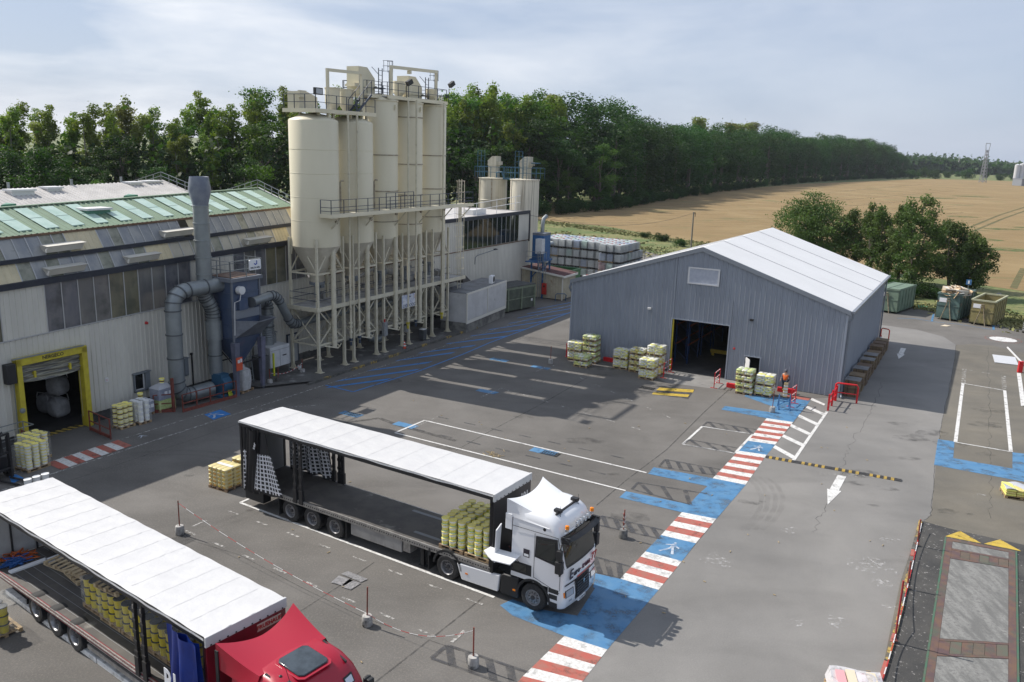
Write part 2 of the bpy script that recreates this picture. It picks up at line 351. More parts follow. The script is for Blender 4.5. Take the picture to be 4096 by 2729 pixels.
# apron at the warehouse corner
poly('blue_panel', [C6(1200, 130), C6(1488, 165), C6(1640, 180), C6(1520, 330), C6(1335, 303), C6(1020, 242), C6(1045, 218), C6(1370, 262), C6(1400, 230), C6(1180, 150)], M_blue, .0122)
poly('red_stripe', [C6(1480, 140), C6(1640, 165), C6(1625, 180), C6(1470, 155)], M_red, .0135)
for a, b in (((1610, 222), (1735, 277)), ((1558, 285), (1690, 347)), ((1503, 352), (1640, 417)), ((1447, 425), (1595, 495)), ((1387, 500), (1530, 580))):
    A, B = C6(*a), C6(*b); d = WV*.26; poly('white_bar', [A-d, B-d, B+d, A+d], M_white, .0165)
poly('white_bar', [C6(1650, 162), C6(1745, 205), C6(1735, 215), C6(1640, 175)], M_white, .0165)
line(C6(1755, 258), C6(1520, 600), .17)
# old bays, blacked out
def hatch(p0, p1, p2, p3, n, m=None, w=.13):
    m = m or M_grey
    line(p0, p1, w*.8, m, z=.018); line(p3, p2, w*.8, m, z=.018); line(p0, p3, w, m, z=.0185)
    for i in range(n):
        t = i/n; line(lerp(p0, p1, t+.02), lerp(p3, p2, min(1, t+1.05/n)), w*1.7, m, z=.019)
hatch(C6(925, 328), C6(1265, 383), C6(1235, 413), C6(890, 357), 4)
hatch(C6(795, 452), C6(1130, 510), C6(1112, 547), C6(750, 485), 3)
hatch(C6(630, 590), C6(1010, 660), C6(975, 700), C6(585, 640), 5)
hatch(C6(440, 750), C6(920, 830), C6(800, 905), C6(395, 798), 3)
hatch(C6(185, 983), C6(615, 1083), C6(590, 1143), C6(130, 1040), 5)
hatch(C6(130, 1265), C6(385, 1337), C6(320, 1420), C6(100, 1370), 3)
hatch(CL(1610, 600), CL(2200, 800), CL(2090, 905), CL(1495, 695), 4, w=.15)
for a, b in ((887, 360), (1240, 413)), ((887, 360), (750, 485)), ((750, 485), (1113, 547)), ((1240, 413), (1115, 547)): line(C6(*a), C6(*b), .14)
line(CY(690, 1113), CY(940, 1008), .13); line(CY(690, 1113), C6(352, 808), .12); line(CY(940, 1010), C6(498, 683), .12)
line(CY(835, 1075), CY(1050, 978), .08, M_faint); dashes(CY(1050, 978), C6(440, 605), .11, .8, 1.1, M_grey); dashes(CY(835, 1075), C6(280, 710), .12, .9, 1.0, M_grey)
dashes(CY(1580, 740), C6(460, 385), .09, .7, 1.1, M_faint); line(CY(1405, 817), CY(1580, 738), .1, M_faint); dashes(CY(2000, 545), C6(730, 330), .09, .7, 1.2, M_faint)
line(CY(1865, 605), CY(1955, 560), .1, M_faint)
# bay beside the nearer lorries
line(Crop(800, 1550, .5102)(315, 905), CL(1950, 255), .13)
line(Crop(800, 1550, .5102)(315, 905), Crop(800, 1550, .5102)(400, 868), .13)
C3 = Crop(0, 1850, .6372)
dashes(C3(1165, 430), CL(1640, 590), .1, .7, 1.1, M_faint); dashes(C3(1430, 305), CL(1900, 320), .1, .7, 1.15, M_faint); dashes(C3(1205, 405), C3(1450, 300), .1, .75, .7, M_faint)
dashes(CL(1640, 580), CL(1920, 335), .13, .8, .9, M_faint)
# lines in front of the hall
for s0, s1, n0, n1, m_, w_ in ((-14, 60, 6.5, 9.0, M_white, .13), (-14, 9, 4.85, 5.75, M_white, .1)):
    seg = 14
    for i in range(seg):
        t0, t1 = i/seg, (i+1)/seg
        line(HF(s0+(s1-s0)*t0, n0+(n1-n0)*t0), HF(s0+(s1-s0)*t1+.02, n0+(n1-n0)*t1), w_, M_faint)
stripes(CH(580, 483), CH(768, 568), CH(1480, 192), CH(1655, 262), 'RWRWRWRWR', .02)
C1 = Crop(0, 1300, .4464)
poly('blue_panel', [C1(1830, 805), C1(1975, 760), C1(2070, 800), C1(1910, 852)], M_blue2, .0122)
poly('blue_panel', [CH(110, 640), CH(200, 620), CH(300, 670), CH(150, 740)], M_blue2, .0122)
line(at(1025, 1640), at(1295, 1620), .08, M_faint, z=.017)
# blue hatching beside the silos
for a, b in (((140, 728), (640, 664)), ((215, 674), (880, 585)), ((480, 588), (985, 522)), ((715, 505), (1180, 442)), ((905, 440), (1355, 383)), ((1130, 365), (1620, 305)), ((1330, 300), (1780, 248)), ((1480, 248), (2000, 170)), ((1650, 195), (2160, 108)), ((1720, 150), (2170, 72)), ((1800, 115), (2180, 45)), ((1880, 75), (2200, 15))):
    A, B = CY(*a), CY(*b); L_ = (B-A); q = HE*.42
    poly('blue_bar', [A-q, B-q*.9, B+q*.9, A+q*.2], M_blue2, .0125)
bp_ = [(110, 715), (340, 770), (880, 600), (1260, 455), (1480, 360), (1800, 240), (2170, 100)]
for a, b in zip(bp_, bp_[1:]): line(CY(*a), CY(*b), .14, M_blue2, z=.0155)
for x, y in ((320, 957), (775, 1050), (1460, 768), (1560, 503), (1905, 567), (1930, 1272)):
    P = CY(x, y); k = .55; poly('blue_panel', [P-WU*.75-WV*.3, P+WU*.75-WV*.3, P+WU*.75+WV*.35, P-WU*.75+WV*.35], M_blue, .0128)
# walking figures on the blue panels
M_walk = mat('worn_figure_paint', (.50, .55, .62), alpha=(2.5, .30, .56, .85), **PW)
def walker(c, sx, sy, flip=1):
    pts = [[(-.06, .62), (.06, .62), (.06, .74), (-.06, .74)], [(-.1, .2), (.1, .2), (.13, .58), (-.1, .58)], [(.1, .5), (.38, .34), (.36, .26), (.1, .38)], [(-.1, .52), (-.38, .42), (-.4, .34), (-.08, .42)],
           [(.0, .22), (.12, .22), (.34, -.3), (.2, -.32)], [(-.1, .22), (.02, .22), (-.14, -.08), (-.28, -.04)], [(-.14, -.08), (-.28, -.04), (-.5, -.28), (-.38, -.34)]]
    mb = MB()
    for p in pts:
        q = [c+sx*a*flip+sy*b for a, b in p]; mb.add([(v.x, v.y, .021) for v in q], [(0, 1, 2, 3)])
    o = mb.build('painted_walker', M_walk, yard, smooth=False, fix=True)
    for pl in o.data.polygons:
        pass
walker(C6(1268, 518), WU*.7, WV*1.0); walker(C6(660, 1222), WU*.8, WV*1.05); walker(C1(1945, 812), HE*1.1, -HN*.8); walker(CH(1795, 148), HE*.6, -HN*.4)
# arrows
def arrow(tip, left, right, tail, w):
    poly('arrow', [tip, left, right], M_white, .0165); line(tail, lerp(left, right, .5), w, M_white, 'arrow', .0162)
arrow(C6(1760, 905), C6(1757, 795), C6(1856, 812), C6(1860, 705), .42)
arrow(C7(323, 150), C7(315, 125), C7(350, 131), C7(344, 103), .4)
Mt = Matrix.Translation(C6(1885, 697, .0165)) @ Matrix.Rotation(R(175), 4, 'Z')
text('SORTIE', .62, mat('faded_letters', (.34, .33, .31), alpha=(6, .4, .6, .7)), yard, Mt, ext=0, squash=1.5)
# yellow and black plate at the warehouse door
poly('black_patch', [C6(610, 84), C6(835, 102), C6(790, 168), C6(540, 135)], M_grey, .0125)
poly('yellow_stripe', [C6(590, 90), C6(830, 104), C6(822, 124), C6(565, 108)], M_yel, .017)
poly('yellow_stripe', [C6(548, 122), C6(798, 139), C6(785, 156), C6(535, 136)], M_yel, .017)
dr = MB();
P = C6(505, 93)
gl = MB()
for q in (P, CY(330, 957), CY(1990, 1288)):
    for i in range(7): gl.bar(q-WU*.45+WU*(.15*i)-WV*.22+Vector((0, 0, .02)), q-WU*.45+WU*(.15*i)+WV*.22+Vector((0, 0, .02)), .05, .02)
    gl.bar(q-WU*.5-WV*.22+Vector((0, 0, .021)), q+WU*.5-WV*.22+Vector((0, 0, .021)), .05, .02); gl.bar(q-WU*.5+WV*.22+Vector((0, 0, .021)), q+WU*.5+WV*.22+Vector((0, 0, .021)), .05, .02)
gl.build('drain_grate', mat('cast_iron', (.03, .03, .032), rough=.6, metal=.5), yard, smooth=False)
sheet('door_apron', [WF(-6.9, .05), WF(-11.9, .05), WF(-12.6, -2.4), WF(-11.0, -3.6), C6(1000, 100), WF(-6.9, -1.9)], M_conc, .008, yard)
# right-hand bay
bay = [C7(605, 257), C7(788, 288), C7(815, 557), C7(572, 515)]
for i in range(4): line(bay[i], bay[(i+1) % 4], .2 if i % 2 else .11)
dashes(C7(612, 195), C7(606, 257), .3, .35, .3, M_faint); dashes(C7(783, 225), C7(788, 288), .3, .35, .3, M_faint); dashes(C7(612, 195), C7(783, 225), .1, .6, .6, M_faint)
line(C7(850, 212), C7(870, 357), .28); line(C7(868, 357), C7(905, 360), .28, M_grey)
poly('blue_panel', [C7(495, 502), C7(568, 512), C7(562, 585), C7(822, 631), C7(822, 560), C7(960, 575), C7(960, 705), C7(478, 615)], M_blue, .0125)
cc = C7(781, 64)
poly('white_disc', [cc+Vector((1.15*math.cos(a), 1.15*math.sin(a), 0)) for a in np.linspace(0, 2*PI, 25)[:-1]], M_white, .0125)
rr_ = [cc+Vector((1.5*math.cos(a), 1.5*math.sin(a), 0)) for a in np.linspace(0, 2*PI, 25)]
for a, b in zip(rr_, rr_[1:]): line(a, b, .12, mat('faded_red_paint', (.35, .12, .09), alpha=(5, .45, .6, .8)), z=.0115)
blu = [CR(-30, 500), CR(140, 505), CR(285, 530), CR(520, 555), CR(840, 605)]
for a, b in zip(blu, blu[1:]): line(a, b, .12, M_blue, z=.0126)
line(CR(285, 530), CR(300, 465), .2, M_blue, z=.0127); line(CR(838, 605), CR(838, 560), .2, M_blue, z=.0127)
# joints and cracks in the paving
M_joint = mat('dark_joint', (.065, .062, .06), alpha=(3, .30, .6, .7))
def crack(pts, w, jit=.0, n=8):
    rnd = random.Random(len(pts)*7+int(pts[0].x*10)); mb = MB(); q = []
    for a, b in zip(pts, pts[1:]):
        for i in range(n): q.append(lerp(a, b, i/n)+Vector((rnd.uniform(-jit, jit), rnd.uniform(-jit, jit), 0)))
    q.append(pts[-1])
    for a, b in zip(q, q[1:]):
        if (b-a).length < 1e-4: continue
        d = (b-a).normalized(); e = Vector((-d.y, d.x, 0))*w/2; z = Vector((0, 0, .0102))
        mb.quad(a-e+z, b-e+z, b+e+z, a+e+z)
    mb.build('paving_joint', M_joint, yard, smooth=False)
crack([C6(1130, 50), C6(900, 260), C6(640, 520), C6(350, 740), C6(150, 910)], .06)
crack([CL(1900, 230), CL(1560, 500), CL(1090, 867), CL(900, 1000)], .06)
crack([CL(1080, 0), CL(930, 105), CL(600, 320), CL(350, 480)], .05); crack([CY(2300, 650), CY(1900, 880), CY(1500, 1090), CY(1200, 1260)], .05)
crack([C3(1100, 460), C3(1500, 580), C3(1900, 790), CL(1000, 400), CL(1700, 640)], .035)
crack([C6(2150, 60), C6(2060, 250), C6(1900, 520), C6(1850, 700), C6(1760, 900), C6(1660, 1100)], .026, .16, 14)
crack(edge, .035, .05); crack([C7(712, 100), C7(722, 300), C7(722, 480), C7(728, 650), C7(728, 850)], .024, .12, 12)
crack([HF(-14, 7.9), HF(10, 8.9)], .03); crack([CY(0, 1060), CY(560, 990), CY(720, 1050), CY(1200, 1180)], .3)
# tyre arcs
M_skid = mat('tyre_mark', (.06, .058, .055), alpha=(1.2, .35, .75, .16))
def arc(pts, w):
    mb = MB()
    for a, b in zip(pts, pts[1:]):
        d = (b-a).normalized(); e = Vector((-d.y, d.x, 0))*w/2; mb.quad(a-e+Vector((0, 0, .0108)), b-e+Vector((0, 0, .0108)), b+e+Vector((0, 0, .0108)), a+e+Vector((0, 0, .0108)))
    mb.build('tyre_mark', M_skid, yard, smooth=False)
for d_ in (0, 45, 100, 150):
    P3 = [C6(1180+d_, 700+d_*.1), C6(1260+d_, 770), C6(1300+d_, 850), C6(1290+d_, 930), C6(1240+d_, 1010), C6(1150+d_, 1080)]
    arc([P3[i].lerp(P3[i+1], t) for i in range(5) for t in (0, .33, .66)]+[P3[-1]], .22)
for k, (o, r0, a0, a1) in enumerate(((C1(1250, 1550), 5.5, .2, 2.2), (C1(1250, 1550), 6.1, .2, 2.2), (C3(950, 80), 7, -1.4, .4), (C3(950, 80), 7.5, -1.4, .4))):
    arc([o+Vector((r0*math.cos(a), r0*math.sin(a), 0)) for a in np.linspace(a0, a1, 16)], .22)
# chalky stains
M_stain = mat('chalk_stain', (.55, .54, .53), alpha=(5, .52, .72, .75))
rnd = random.Random(3)
for (x, y, r_) in [(1000, 1290, .8), (2030, 1330, .9), (2080, 1300, .5), (2140, 1455, .5), (1490, 1080, .5), (2170, 1150, .4), (2200, 1370, .35)]:
    P = C6(x, y); poly('chalk_stain', [P+Vector((r_*rnd.uniform(.5, 1)*math.cos(a), r_*rnd.uniform(.5, 1)*math.sin(a), 0)) for a in np.linspace(0, 2*PI, 11)[:-1]], M_stain, .011)
for (x, y, r_, k) in [(175, 1090, .35, 1), (785, 610, .5, 1), (860, 772, .45, 1), (905, 962, .5, .25), (505, 1085, .5, 1), (1290, 1175, .4, 1), (1660, 60, .4, .4), (950, 420, .4, .3)]:
    P = CW(x, y); poly('chalk_stain', [P+Vector((r_*rnd.uniform(.6, 1)*math.cos(a), k*r_*rnd.uniform(.6, 1)*math.sin(a), 0)) for a in np.linspace(0, 2*PI, 11)[:-1]], M_stain, .0131)
for s, n in ((16, 6.0), (18.5, 6.2), (20.5, 5.9), (24, 6.1), (29, 5.8), (31, 6.0), (33, 7.6), (22, 8.0), (27, 5.9)):
    P = HF(s, n); poly('chalk_stain', [P+HE*(1.3*rnd.uniform(.5, 1)*math.cos(a))+HN*(.35*math.sin(a)) for a in np.linspace(0, 2*PI, 13)[:-1]], M_stain, .155 if n < 6.4 else .011)
# oil spots, darker traffic patches and square repairs
M_oil = mat('oil_stain', (.035, .034, .033), alpha=(1.6, .42, .72, .42)); M_rep = mat('repair_patch', (.095, .092, .088), (.075, .073, .07), scale=3, rough=.9, alpha=(3, .2, .4, .6))
for i in range(46):
    P = Vector((rnd.uniform(-16, 24), rnd.uniform(24, 62), 0)) if i < 34 else C7(rnd.uniform(150, 860), rnd.uniform(350, 850))
    r_ = rnd.choice((.25, .4, .7, 1.3)); a0 = rnd.uniform(0, 3)
    poly('oil_stain', [P+Vector((r_*rnd.uniform(.6, 1.1)*math.cos(a), .55*r_*rnd.uniform(.6, 1.1)*math.sin(a), 0)) for a in np.linspace(a0, a0+2*PI, 13)[:-1]], M_oil, .0103+.00003*i)
for c_, w_, h_ in ((C3(1145, 485), .9, .7),):
    poly('repair_patch', [c_+WU*a+WV*b for a, b in ((-w_/2, -h_/2), (w_/2, -h_/2), (w_/2, h_/2), (-w_/2, h_/2))], M_rep, .0119)
# steel cover plates
stl = mat('chequer_plate', (.30, .30, .31), (.2, .2, .21), scale=12, rough=.45, metal=.7, bump=.4, bscale=90)
for q in ([(890, 68), (1035, 125), (985, 148), (840, 88)], [(825, 100), (930, 135), (860, 175), (766, 150)], [(900, 125), (985, 155), (910, 203), (838, 178)]):
    sheet('steel_cover_plate', [CL(*a) for a in q], stl, .03, yard)
# stray litter
M_lit = mat('dry_litter', (.35, .27, .15), rough=.9)
lb = MB()
for i in range(60):
    P = Vector((rnd.uniform(-12, 22), rnd.uniform(22, 52), .03)); a = rnd.uniform(0, PI); l = rnd.uniform(.03, .16)
    lb.bar(P, P+Vector((math.cos(a)*l, math.sin(a)*l, 0)), .025, .02)
for i in range(26):
    P = CY(1500, 1295)+Vector((rnd.gauss(0, .35), rnd.gauss(0, .25), .03)); a = rnd.uniform(0, PI); l = rnd.uniform(.1, .35); lb.bar(P, P+Vector((math.cos(a)*l, math.sin(a)*l, 0)), .02, .02)
tag(lb.build('litter', M_lit, smooth=False), 'dry straw and wood litter scattered on the asphalt', 'litter', kind='stuff')
# kerb along the silo pavement, painted yellow and black in places
sheet('silo_pavement', [HF(12.2, 6.4), HF(33.5, 6.45), HF(36, 5.2), HF(36, -.3), HF(9, -.3), HF(9, 4.4)], mat('silo_pavement_concrete', (.12, .118, .112), (.075, .073, .07), scale=.6, rough=.9, bump=.3, bscale=20, c3=(.28, .275, .27), s3=.9, lo3=.58, hi3=.72), .15, yard)
Mk = [mat('kerb_concrete', (.12, .115, .105), (.07, .068, .062), scale=3, rough=.9), mat('kerb_yellow', (.36, .25, .07), (.10, .09, .07), scale=4, rough=.9, lo=.45, hi=.55)]
for i in range(30):
    s = 11.6+i*.75; mb = MB(); a, b = HF(s, 6.48), HF(s+.72, 6.48)
    mb.bar(a+Vector((0, 0, .08)), b+Vector((0, 0, .08)), .16, .165); mb.build('kerb_stone', Mk[1] if rnd.random() < .45 else Mk[0], yard, smooth=False)
# ================================================================== BUILDINGS
M_clad = mat('cream_cladding', (.58, .56, .50), (.50, .48, .43), scale=1.2, lo=.35, hi=.7, rough=.55, stretch=(1, 1, .25), c3=(.27, .24, .20), s3=1.4, lo3=.68, hi3=.95)
M_cladw = mat('yellow_cream_cladding', (.58, .50, .33), (.48, .42, .28), scale=1.5, rough=.6, stretch=(1, 1, .3))
M_band = mat('dark_blue_band', (.012, .016, .030), (.02, .024, .035), scale=2, rough=.55)
M_pane = [mat('dull_pane_grey', (.115, .115, .115), (.165, .16, .15), scale=1.1, stretch=(1, 1, .3), rough=.16, spec=.7, c3=(.06, .062, .06), s3=.8, lo3=.5, hi3=.7),
          mat('dull_pane_olive', (.105, .105, .075), (.16, .15, .10), scale=1.1, stretch=(1, 1, .3), rough=.18, spec=.7, c3=(.055, .058, .045), s3=.8, lo3=.5, hi3=.7),
          mat('dull_pane_blue', (.10, .105, .125), (.15, .15, .16), scale=1.1, stretch=(1, 1, .3), rough=.15, spec=.7, c3=(.05, .055, .065), s3=.8, lo3=.5, hi3=.7)]
M_tp = [mat('roof_pane_grey', (.21, .22, .235), (.30, .30, .29), scale=1.4, stretch=(1, 1, .3), rough=.4, c3=(.12, .125, .13), s3=1.5, lo3=.6, hi3=.9),
        mat('roof_pane_olive', (.20, .205, .155), (.28, .275, .22), scale=1.4, stretch=(1, 1, .3), rough=.4, c3=(.12, .12, .09), s3=1.5, lo3=.5, hi3=.7),
        mat('roof_pane_cream', (.36, .335, .27), (.42, .39, .32), scale=1.4, stretch=(1, 1, .3), rough=.45, c3=(.2, .19, .16), s3=1.5, lo3=.55, hi3=.72)]
M_mull = mat('aluminium_mullion', (.42, .42, .42), rough=.45, metal=.3)
M_groof = mat('green_roof_sheet', (.185, .265, .175), (.155, .225, .15), scale=.9, rough=.55, lo=.35, hi=.65, stretch=(1, 1, 1))
M_sky = mat('green_skylight', (.33, .46, .40), (.42, .54, .48), scale=1.2, rough=.35)
M_wroof = mat('pale_roof_sheet', (.50, .48, .46), (.40, .385, .37), scale=.8, rough=.5)
M_galv = mat('galvanised', (.25, .275, .285), (.215, .235, .245), scale=1.3, rough=.42, metal=.45)
M_lpaint = mat('light_paint', (.62, .62, .62), rough=.5)
M_dark = mat('dark_interior', (.02, .02, .02), rough=.9)
M_black = mat('black_metal', (.014, .014, .016), rough=.5)
M_yellow = mat('yellow_steel', (.50, .42, .03), (.42, .34, .03), scale=3, rough=.5)
M_brown = mat('rusty_gutter', (.12, .065, .04), (.16, .10, .06), scale=4, rough=.7)
M_rust = mat('rusty_red_steel', (.20, .045, .03), (.12, .035, .025), scale=5, rough=.8)

hall = thing('factory_hall', 'long cream factory hall with dark glazing bands and a green ribbed roof at left', 'factory hall', HO, HA)
def hz_(z, s): return z+.029*(s+5)*min(1, z/5)
Y0 = -1.6                                       # wall plane in hall local coordinates
def H(s, n, z): return (s, -n, hz_(z, s))
def ribs(mb, s0, s1, y, zb, zt, pitch=.3, d=.045, holes=(), tilt=True, mi=0):
    """vertical trapezoid sheet; holes = (s0,s1,z0,z1)"""
    xs = []; x = s0
    while x < s1-1e-6:
        for a, k in ((0, 0), (.62, 0), (.72, 1), (.9, 1), (1.0, 0)):
            xs.append((min(x+a*pitch, s1), k))
        x += pitch
    cuts = sorted({h[0] for h in holes} | {h[1] for h in holes})
    pts = []
    for (a, ka), (b, kb) in zip(xs, xs[1:]):
        pts.append((a, ka))
        for c in cuts:
            if a < c < b: pts.append((c, ka+(kb-ka)*(c-a)/(b-a)))
    pts.append(xs[-1])
    for (a, ka), (b, kb) in zip(pts, pts[1:]):
        if b-a < 1e-5: continue
        mid = (a+b)/2; z0 = zb; segs = []
        for h in sorted((h for h in holes if h[0] <= mid <= h[1]), key=lambda h: h[2]):
            if h[2] > z0: segs.append((z0, h[2]))
            z0 = h[3]
        segs.append((z0, None))
        for q0, q1 in segs:
            ta = q1 if q1 is not None else (zt(a) if callable(zt) else zt); tb = q1 if q1 is not None else (zt(b) if callable(zt) else zt)
            f = hz_ if tilt else (lambda z, s: z)
            mb.quad((a, y-d*ka, f(q0, a)), (b, y-d*kb, f(q0, b)), (b, y-d*kb, f(tb, b)), (a, y-d*ka, f(ta, a)), mi)
mb = MB()
ribs(mb, -16, 17.3, Y0, .55, 5.6, holes=[(-4.98, -1.65, .0, 4.35), (1.75, 2.85, 1.05, 2.2), (4.75, 5.75, 1.25, 2.35)])
mb.build('wall_cladding', M_clad, hall, smooth=False)
mb = MB(); mb.box(-16, -5.05, Y0+.05, Y0+.3, -.05, .6); mb.box(-1.55, 53.2, Y0+.05, Y0+.3, -.05, .6)
mb.build('plinth', mat('hall_plinth', (.09, .09, .088), (.05, .05, .05), scale=2, rough=.9), hall, smooth=False)
# lower vertical glazing
def pane(s0, s1, n0, z0, n1, z1, m, name='pane', inset=.02):
    q = MB(); a, b = s0+inset, s1-inset
    q.add([H(a, n0, z0), H(b, n0, z0), H(b, n1, z1), H(a, n1, z1), H(a, n0-.04, z0), H(b, n0-.04, z0), H(b, n1-.04, z1), H(a, n1-.04, z1)], [(0, 1, 2, 3), (7, 6, 5, 4), (0, 4, 5, 1), (1, 5, 6, 2), (2, 6, 7, 3), (3, 7, 4, 0)])
    return q.build(name, m, hall, smooth=False)
rnd = random.Random(11)
low = [-3.19+.965*i for i in range(10)]
mull = MB()
def tier(edges, n0, z0, n1, z1, mats, creams=()):
    for a, b in zip(edges, edges[1:]):
        pane(a, b, n0, z0, n1, z1, rnd.choice(mats)); mull.bar(H(a, n0+.02, z0), H(a, n1+.02, z1), .05, .05)
    mull.bar(H(edges[-1], n0+.02, z0), H(edges[-1], n1+.02, z1), .05, .05)
    for c0, c1, m_ in creams:
        q = MB(); k = max(1, int((c1-c0)/.3)); w_ = (c1-c0)/k
        for i in range(k):
            s = c0+i*w_
            for t0, t1, o0, o1 in ((0, .7, 0, 0), (.7, .78, 0, .03), (.78, .92, .03, .03), (.92, 1, .03, 0)):
                q.quad(H(s+t0*w_, n0+o0, z0), H(s+t1*w_, n0+o1, z0), H(s+t1*w_, n1+o1, z1), H(s+t0*w_, n1+o0, z1))
        q.build('cream_panel', m_, hall, smooth=False)
tier([-15.6+1.0*i for i in range(11)], 1.6, 5.67, 1.6, 8.26, M_pane)
tier([-3.19+.965*i for i in range(11)], 1.6, 5.67, 1.6, 8.26, M_pane, [(-5.6, -3.19, M_clad), (6.46, 10.0, M_clad)])
tier([10.0+.99*i for i in range(8)], 1.6, 5.67, 1.6, 8.26, M_pane)
for e in (-15.6,): mull.bar(H(-15.6, 1.64, 5.65), H(17.2, 1.64, 5.65), .05, .06)
# black bands, sloped tiers, roof
def band(n, z0, z1, name='fascia_band', s1=17.3):
    q = MB(); q.add([H(-16, n, z0), H(s1, n, z0), H(s1, n, z1), H(-16, n, z1), H(-16, n-.3, z1), H(s1, n-.3, z1), H(-16, n-.3, z0), H(s1, n-.3, z0)], [(0, 1, 2, 3), (3, 2, 5, 4), (6, 7, 1, 0), (1, 7, 5, 2)])
    q.build(name, M_band, hall, smooth=False)
band(1.75, 8.26, 8.58); band(1.2, 9.48, 9.70)
tier([-15.5+.8*i for i in range(13)], 1.55, 8.58, 1.08, 9.48, [M_tp[0], M_tp[2]])
tier([-4.27+.78*i for i in range(11)], 1.55, 8.58, 1.08, 9.48, [M_tp[0], M_tp[0], M_tp[1]], [(-5.9, -4.27, M_cladw), (3.53, 5.3, M_cladw)])
tier([5.3+.80*i for i in range(12)], 1.55, 8.58, 1.08, 9.48, [M_tp[2], M_tp[2], M_tp[1]], [(14.1, 15.6, M_cladw)])
tier([15.6, 16.3, 17.2], 1.55, 8.58, 1.08, 9.48, M_tp)
tier([-15.5+.72*i for i in range(21)], 1.05, 9.70, .40, 10.72, [M_tp[0], M_tp[0], M_tp[1]])
tier([.9+.71*i for i in range(9)], 1.05, 9.70, .40, 10.72, [M_tp[0], M_tp[0], M_tp[1]], [(-1.1+.0, .9, M_cladw), (7.29, 8.6, M_cladw)])
tier([8.6+.70*i for i in range(12)], 1.05, 9.70, .40, 10.72, [M_tp[0], M_tp[0], M_tp[1]], [(16.3, 17.2, M_cladw)])
mull.build('mullion', M_mull, hall, smooth=False)
# tilted vent flaps standing proud of the sloped tiers
for s, n, z in ((-2.6, 1.3, 9.82), (5.0, 1.3, 9.82), (-2.9, 1.75, 8.68), (2.0, 1.75, 8.68), (11.3, 1.75, 8.68)):
    q = MB(); w_ = 2.1
    q.add([H(s, n-.1, z), H(s+w_, n-.1, z), H(s+w_, n+.12, z+.33), H(s, n+.12, z+.33), H(s-.1, n-.45, z+.42), H(s+w_+.1, n-.45, z+.42), H(s+w_+.1, n+.2, z+.37), H(s-.1, n+.2, z+.37), H(s, n-.5, z+.1), H(s+w_, n-.5, z+.1)],
          [(0, 1, 2, 3), (7, 6, 5, 4), (0, 3, 7, 4, 8), (1, 9, 5, 6, 2), (3, 2, 6, 7)])
    q.tube(H(s-.12, n+.05, z+.05), H(s-.02, n+.05, z+.3), .05, 6)
    q.build('vent_flap', M_clad, hall, smooth=False)
mb = MB(); mb.bar(H(-16, .42, 10.74), H(17.3, .42, 10.74), .14, .12); mb.build('gutter', M_brown, hall, smooth=False)
def roof_ribs(mb, s0, s1, na, za, nb, zb, pitch=.33, d=.05, f=None):
    f = f or H; x = s0
    while x < s1:
        for t0, t1, o0, o1 in ((0, .6, 0, 0), (.6, .7, 0, d), (.7, .9, d, d), (.9, 1, d, 0)):
            mb.quad(f(x+t0*pitch, na, za+o0), f(x+t1*pitch, na, za+o1), f(x+t1*pitch, nb, zb+o1), f(x+t0*pitch, nb, zb+o0))
        x += pitch
mb = MB(); roof_ribs(mb, -16, 17.1, .48, 10.78, -3.1, 11.9)
mb.quad(H(-16, -3.1, 11.9), H(17.2, -3.1, 11.9), H(17.2, -7, 10.9), H(-16, -7, 10.9)); mb.bar(H(-16, -3.1, 11.95), H(17.2, -3.1, 11.95), .3, .06)
mb.build('roof', M_groof, hall, smooth=False)
for i in range(19):
    s = -12.6+1.55*i
    if 15.9 < s: break
    for a, b in ((.12, .5), (.515, .9)):
        q = MB(); n0, n1 = .48-3.58*a, .48-3.58*b; z0, z1 = 10.78+1.12*a+.075, 10.78+1.12*b+.075
        if i in (10,) and a > .4: continue
        q.add([H(s, n0, z0), H(s+.78, n0, z0), H(s+.78, n1, z1), H(s, n1, z1), H(s, n0, z0-.05), H(s+.78, n0, z0-.05)], [(0, 1, 2, 3), (4, 5, 1, 0)])
        q.build('skylight', M_sky, hall, smooth=False)
def hatch_box(s, n, z, w_, d_, h_, m, f=H, par=hall):
    q = MB(); q.box(s, s+w_, -n, -n+d_, hz_(z, s)-.1, hz_(z, s)+h_-.12, 0); q.box(s-.1, s+w_+.1, -n-.1, -n+d_+.1, hz_(z, s)+h_-.12, hz_(z, s)+h_, 1)
    q.build('roof_hatch', [m, M_lpaint], par, smooth=False)
M_gtrim = mat('green_trim', (.07, .20, .14), rough=.5)
hatch_box(1.7, -1.2, 11.2, 1.5, .9, .5, M_gtrim); hatch_box(-6.6, -1.2, 11.2, 1.5, .9, .5, M_gtrim)
# gable verge rail of the green roof
def verge(par, s, n0, z0, nr, zr, n2, z2, m, up=.65):
    q = MB(); pts = [(n0, z0), (nr, zr), (n2, z2)]
    for a, b in zip(pts, pts[1:]):
        for k in (up, up*.55): q.bar(H(s, a[0], a[1]+k), H(s, b[0], b[1]+k), .04)
        for i in range(6):
            t = i/5; n = a[0]+(b[0]-a[0])*t; z = a[1]+(b[1]-a[1])*t; q.bar(H(s, n, z), H(s, n, z+up), .04)
    q.build('verge_rail', m, par, smooth=False)
verge(hall, 17.2, .4, 10.78, -3.1, 11.9, -6.4, 11.0, M_galv)
mb = MB(); mb.prism([H(17.22, .48, 10.6), H(17.22, .48, 10.85), H(17.22, -3.1, 12.0), H(17.22, -7, 11.0), H(17.22, -7, 10.7), H(17.22, -3.1, 11.75)], (.12, 0, 0)); mb.build('verge_trim', M_lpaint, hall, smooth=False)
